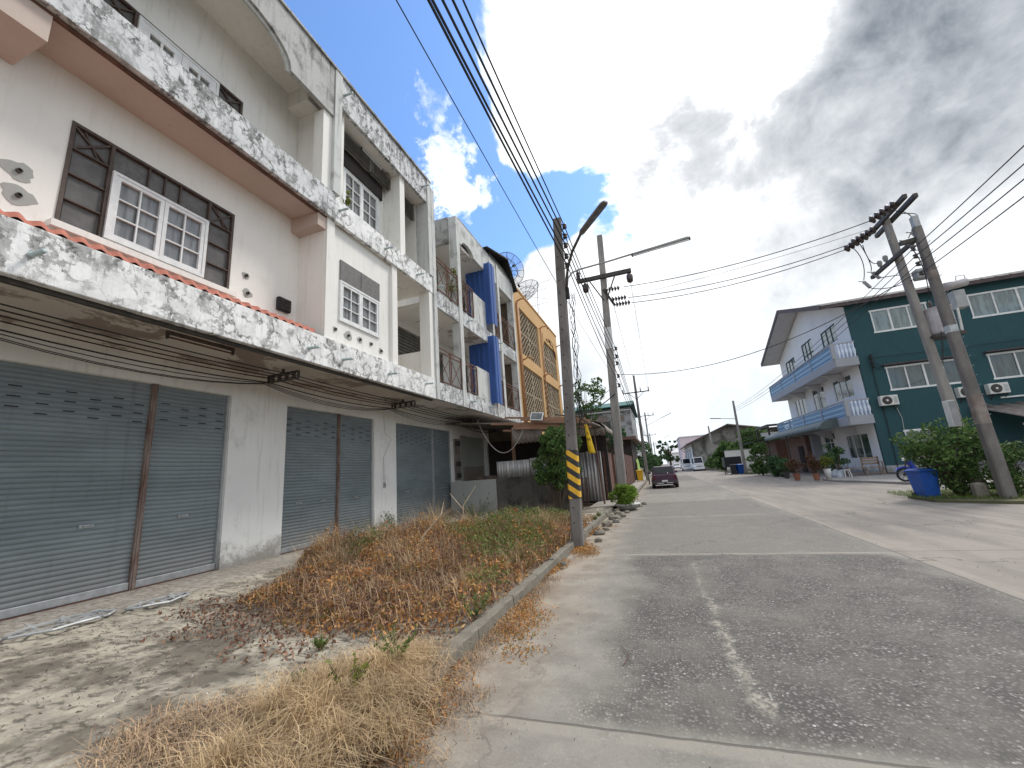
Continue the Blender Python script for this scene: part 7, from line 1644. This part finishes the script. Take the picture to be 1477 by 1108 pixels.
    b = MB(); b.box(-w*.9, w*.9, L-.12, L+.06, .28, .46); part_local(b, 'front_bumper', mat, t, bevel=.03)
    b = MB(); b.box(-.18, .18, -.085, -.071, .50 if mat != 'car' else .42, .61 if mat != 'car' else .53); part_local(b, 'licence_plate', 'plate', t)
    b = MB(); b.box(-w*.5, w*.5, L+.0, L+.03, bz-.42, bz-.30); part_local(b, 'grille', 'darkmetal', t)
    return t
mc = car((.13, 29.6, 0), R(1), 'car', 'dark maroon car parked at the left kerb, rear facing the camera', 4.4, 1.62, 1.42)
b = MB(); b.box(-.5, -.08, -.10, -.072, .31, .37); b.box(.1, .5, -.10, -.072, .32, .37); part_local(b, 'bumper_step', 'chrome', mc)
b = MB(); b.box(.20, .27, -.02, .10, .93, 1.0); part_local(b, 'badge', 'plate', mc)
def flip(loc, mat, label, **k): return car(loc, R(180), mat, label, **k)
flip((6.15, 82.5, 0), 'carwhite', 'white van facing the camera, right one of the pair before the warehouse', L=5.0, W=1.75, H=2.35, kind='van')
flip((4.95, 94.5, 0), 'carwhite', 'white van facing the camera, left and farther one of the pair', L=5.0, W=1.8, H=2.4, kind='van')
flip((4.3, 128, 0), 'carsilver', 'silver car parked far down the right side left of the vans', L=4.4, W=1.75, H=1.45)
car((-.9, 118, 0), 0, 'carsilver', 'silver car far down the left side above the maroon car roof', L=4.4, W=1.75, H=1.5)
car((-.9, 135, 0), 0, 'carwhite', 'white car farthest down the left side of the street', L=4.4, W=1.75, H=1.5)
t = thing('parked_bicycle', 'dark bicycle propped by the left kerb beside the maroon car', 'bicycle', (-1.0, 36.5, 0))
for y in (36.1, 37.1): b = MB(); b.tube([(-1.05, y+.3*math.cos(6.2832*k/16), .33+.3*math.sin(6.2832*k/16)) for k in range(17)], .025, 5, False); b.build('wheel', 'black', t)
b = MB(); b.tube([(-1.05, 36.1, .33), (-1.05, 36.3, .8), (-1.05, 36.8, .75), (-1.05, 37.1, .33), (-1.05, 36.6, .33), (-1.05, 36.35, .75)], .022, 5); b.tube([(-1.05, 36.3, .8), (-1.05, 36.25, 1.0), (-.8, 36.25, 1.0)], .02, 5); b.tube([(-1.05, 36.25, 1.0), (-1.3, 36.25, 1.0)], .02, 5); b.build('bicycle_frame', 'darkmetal', t)
b = MB(); b.box(-1.12, -.98, 36.75, 36.95, .85, .9); b.build('saddle', 'black', t)
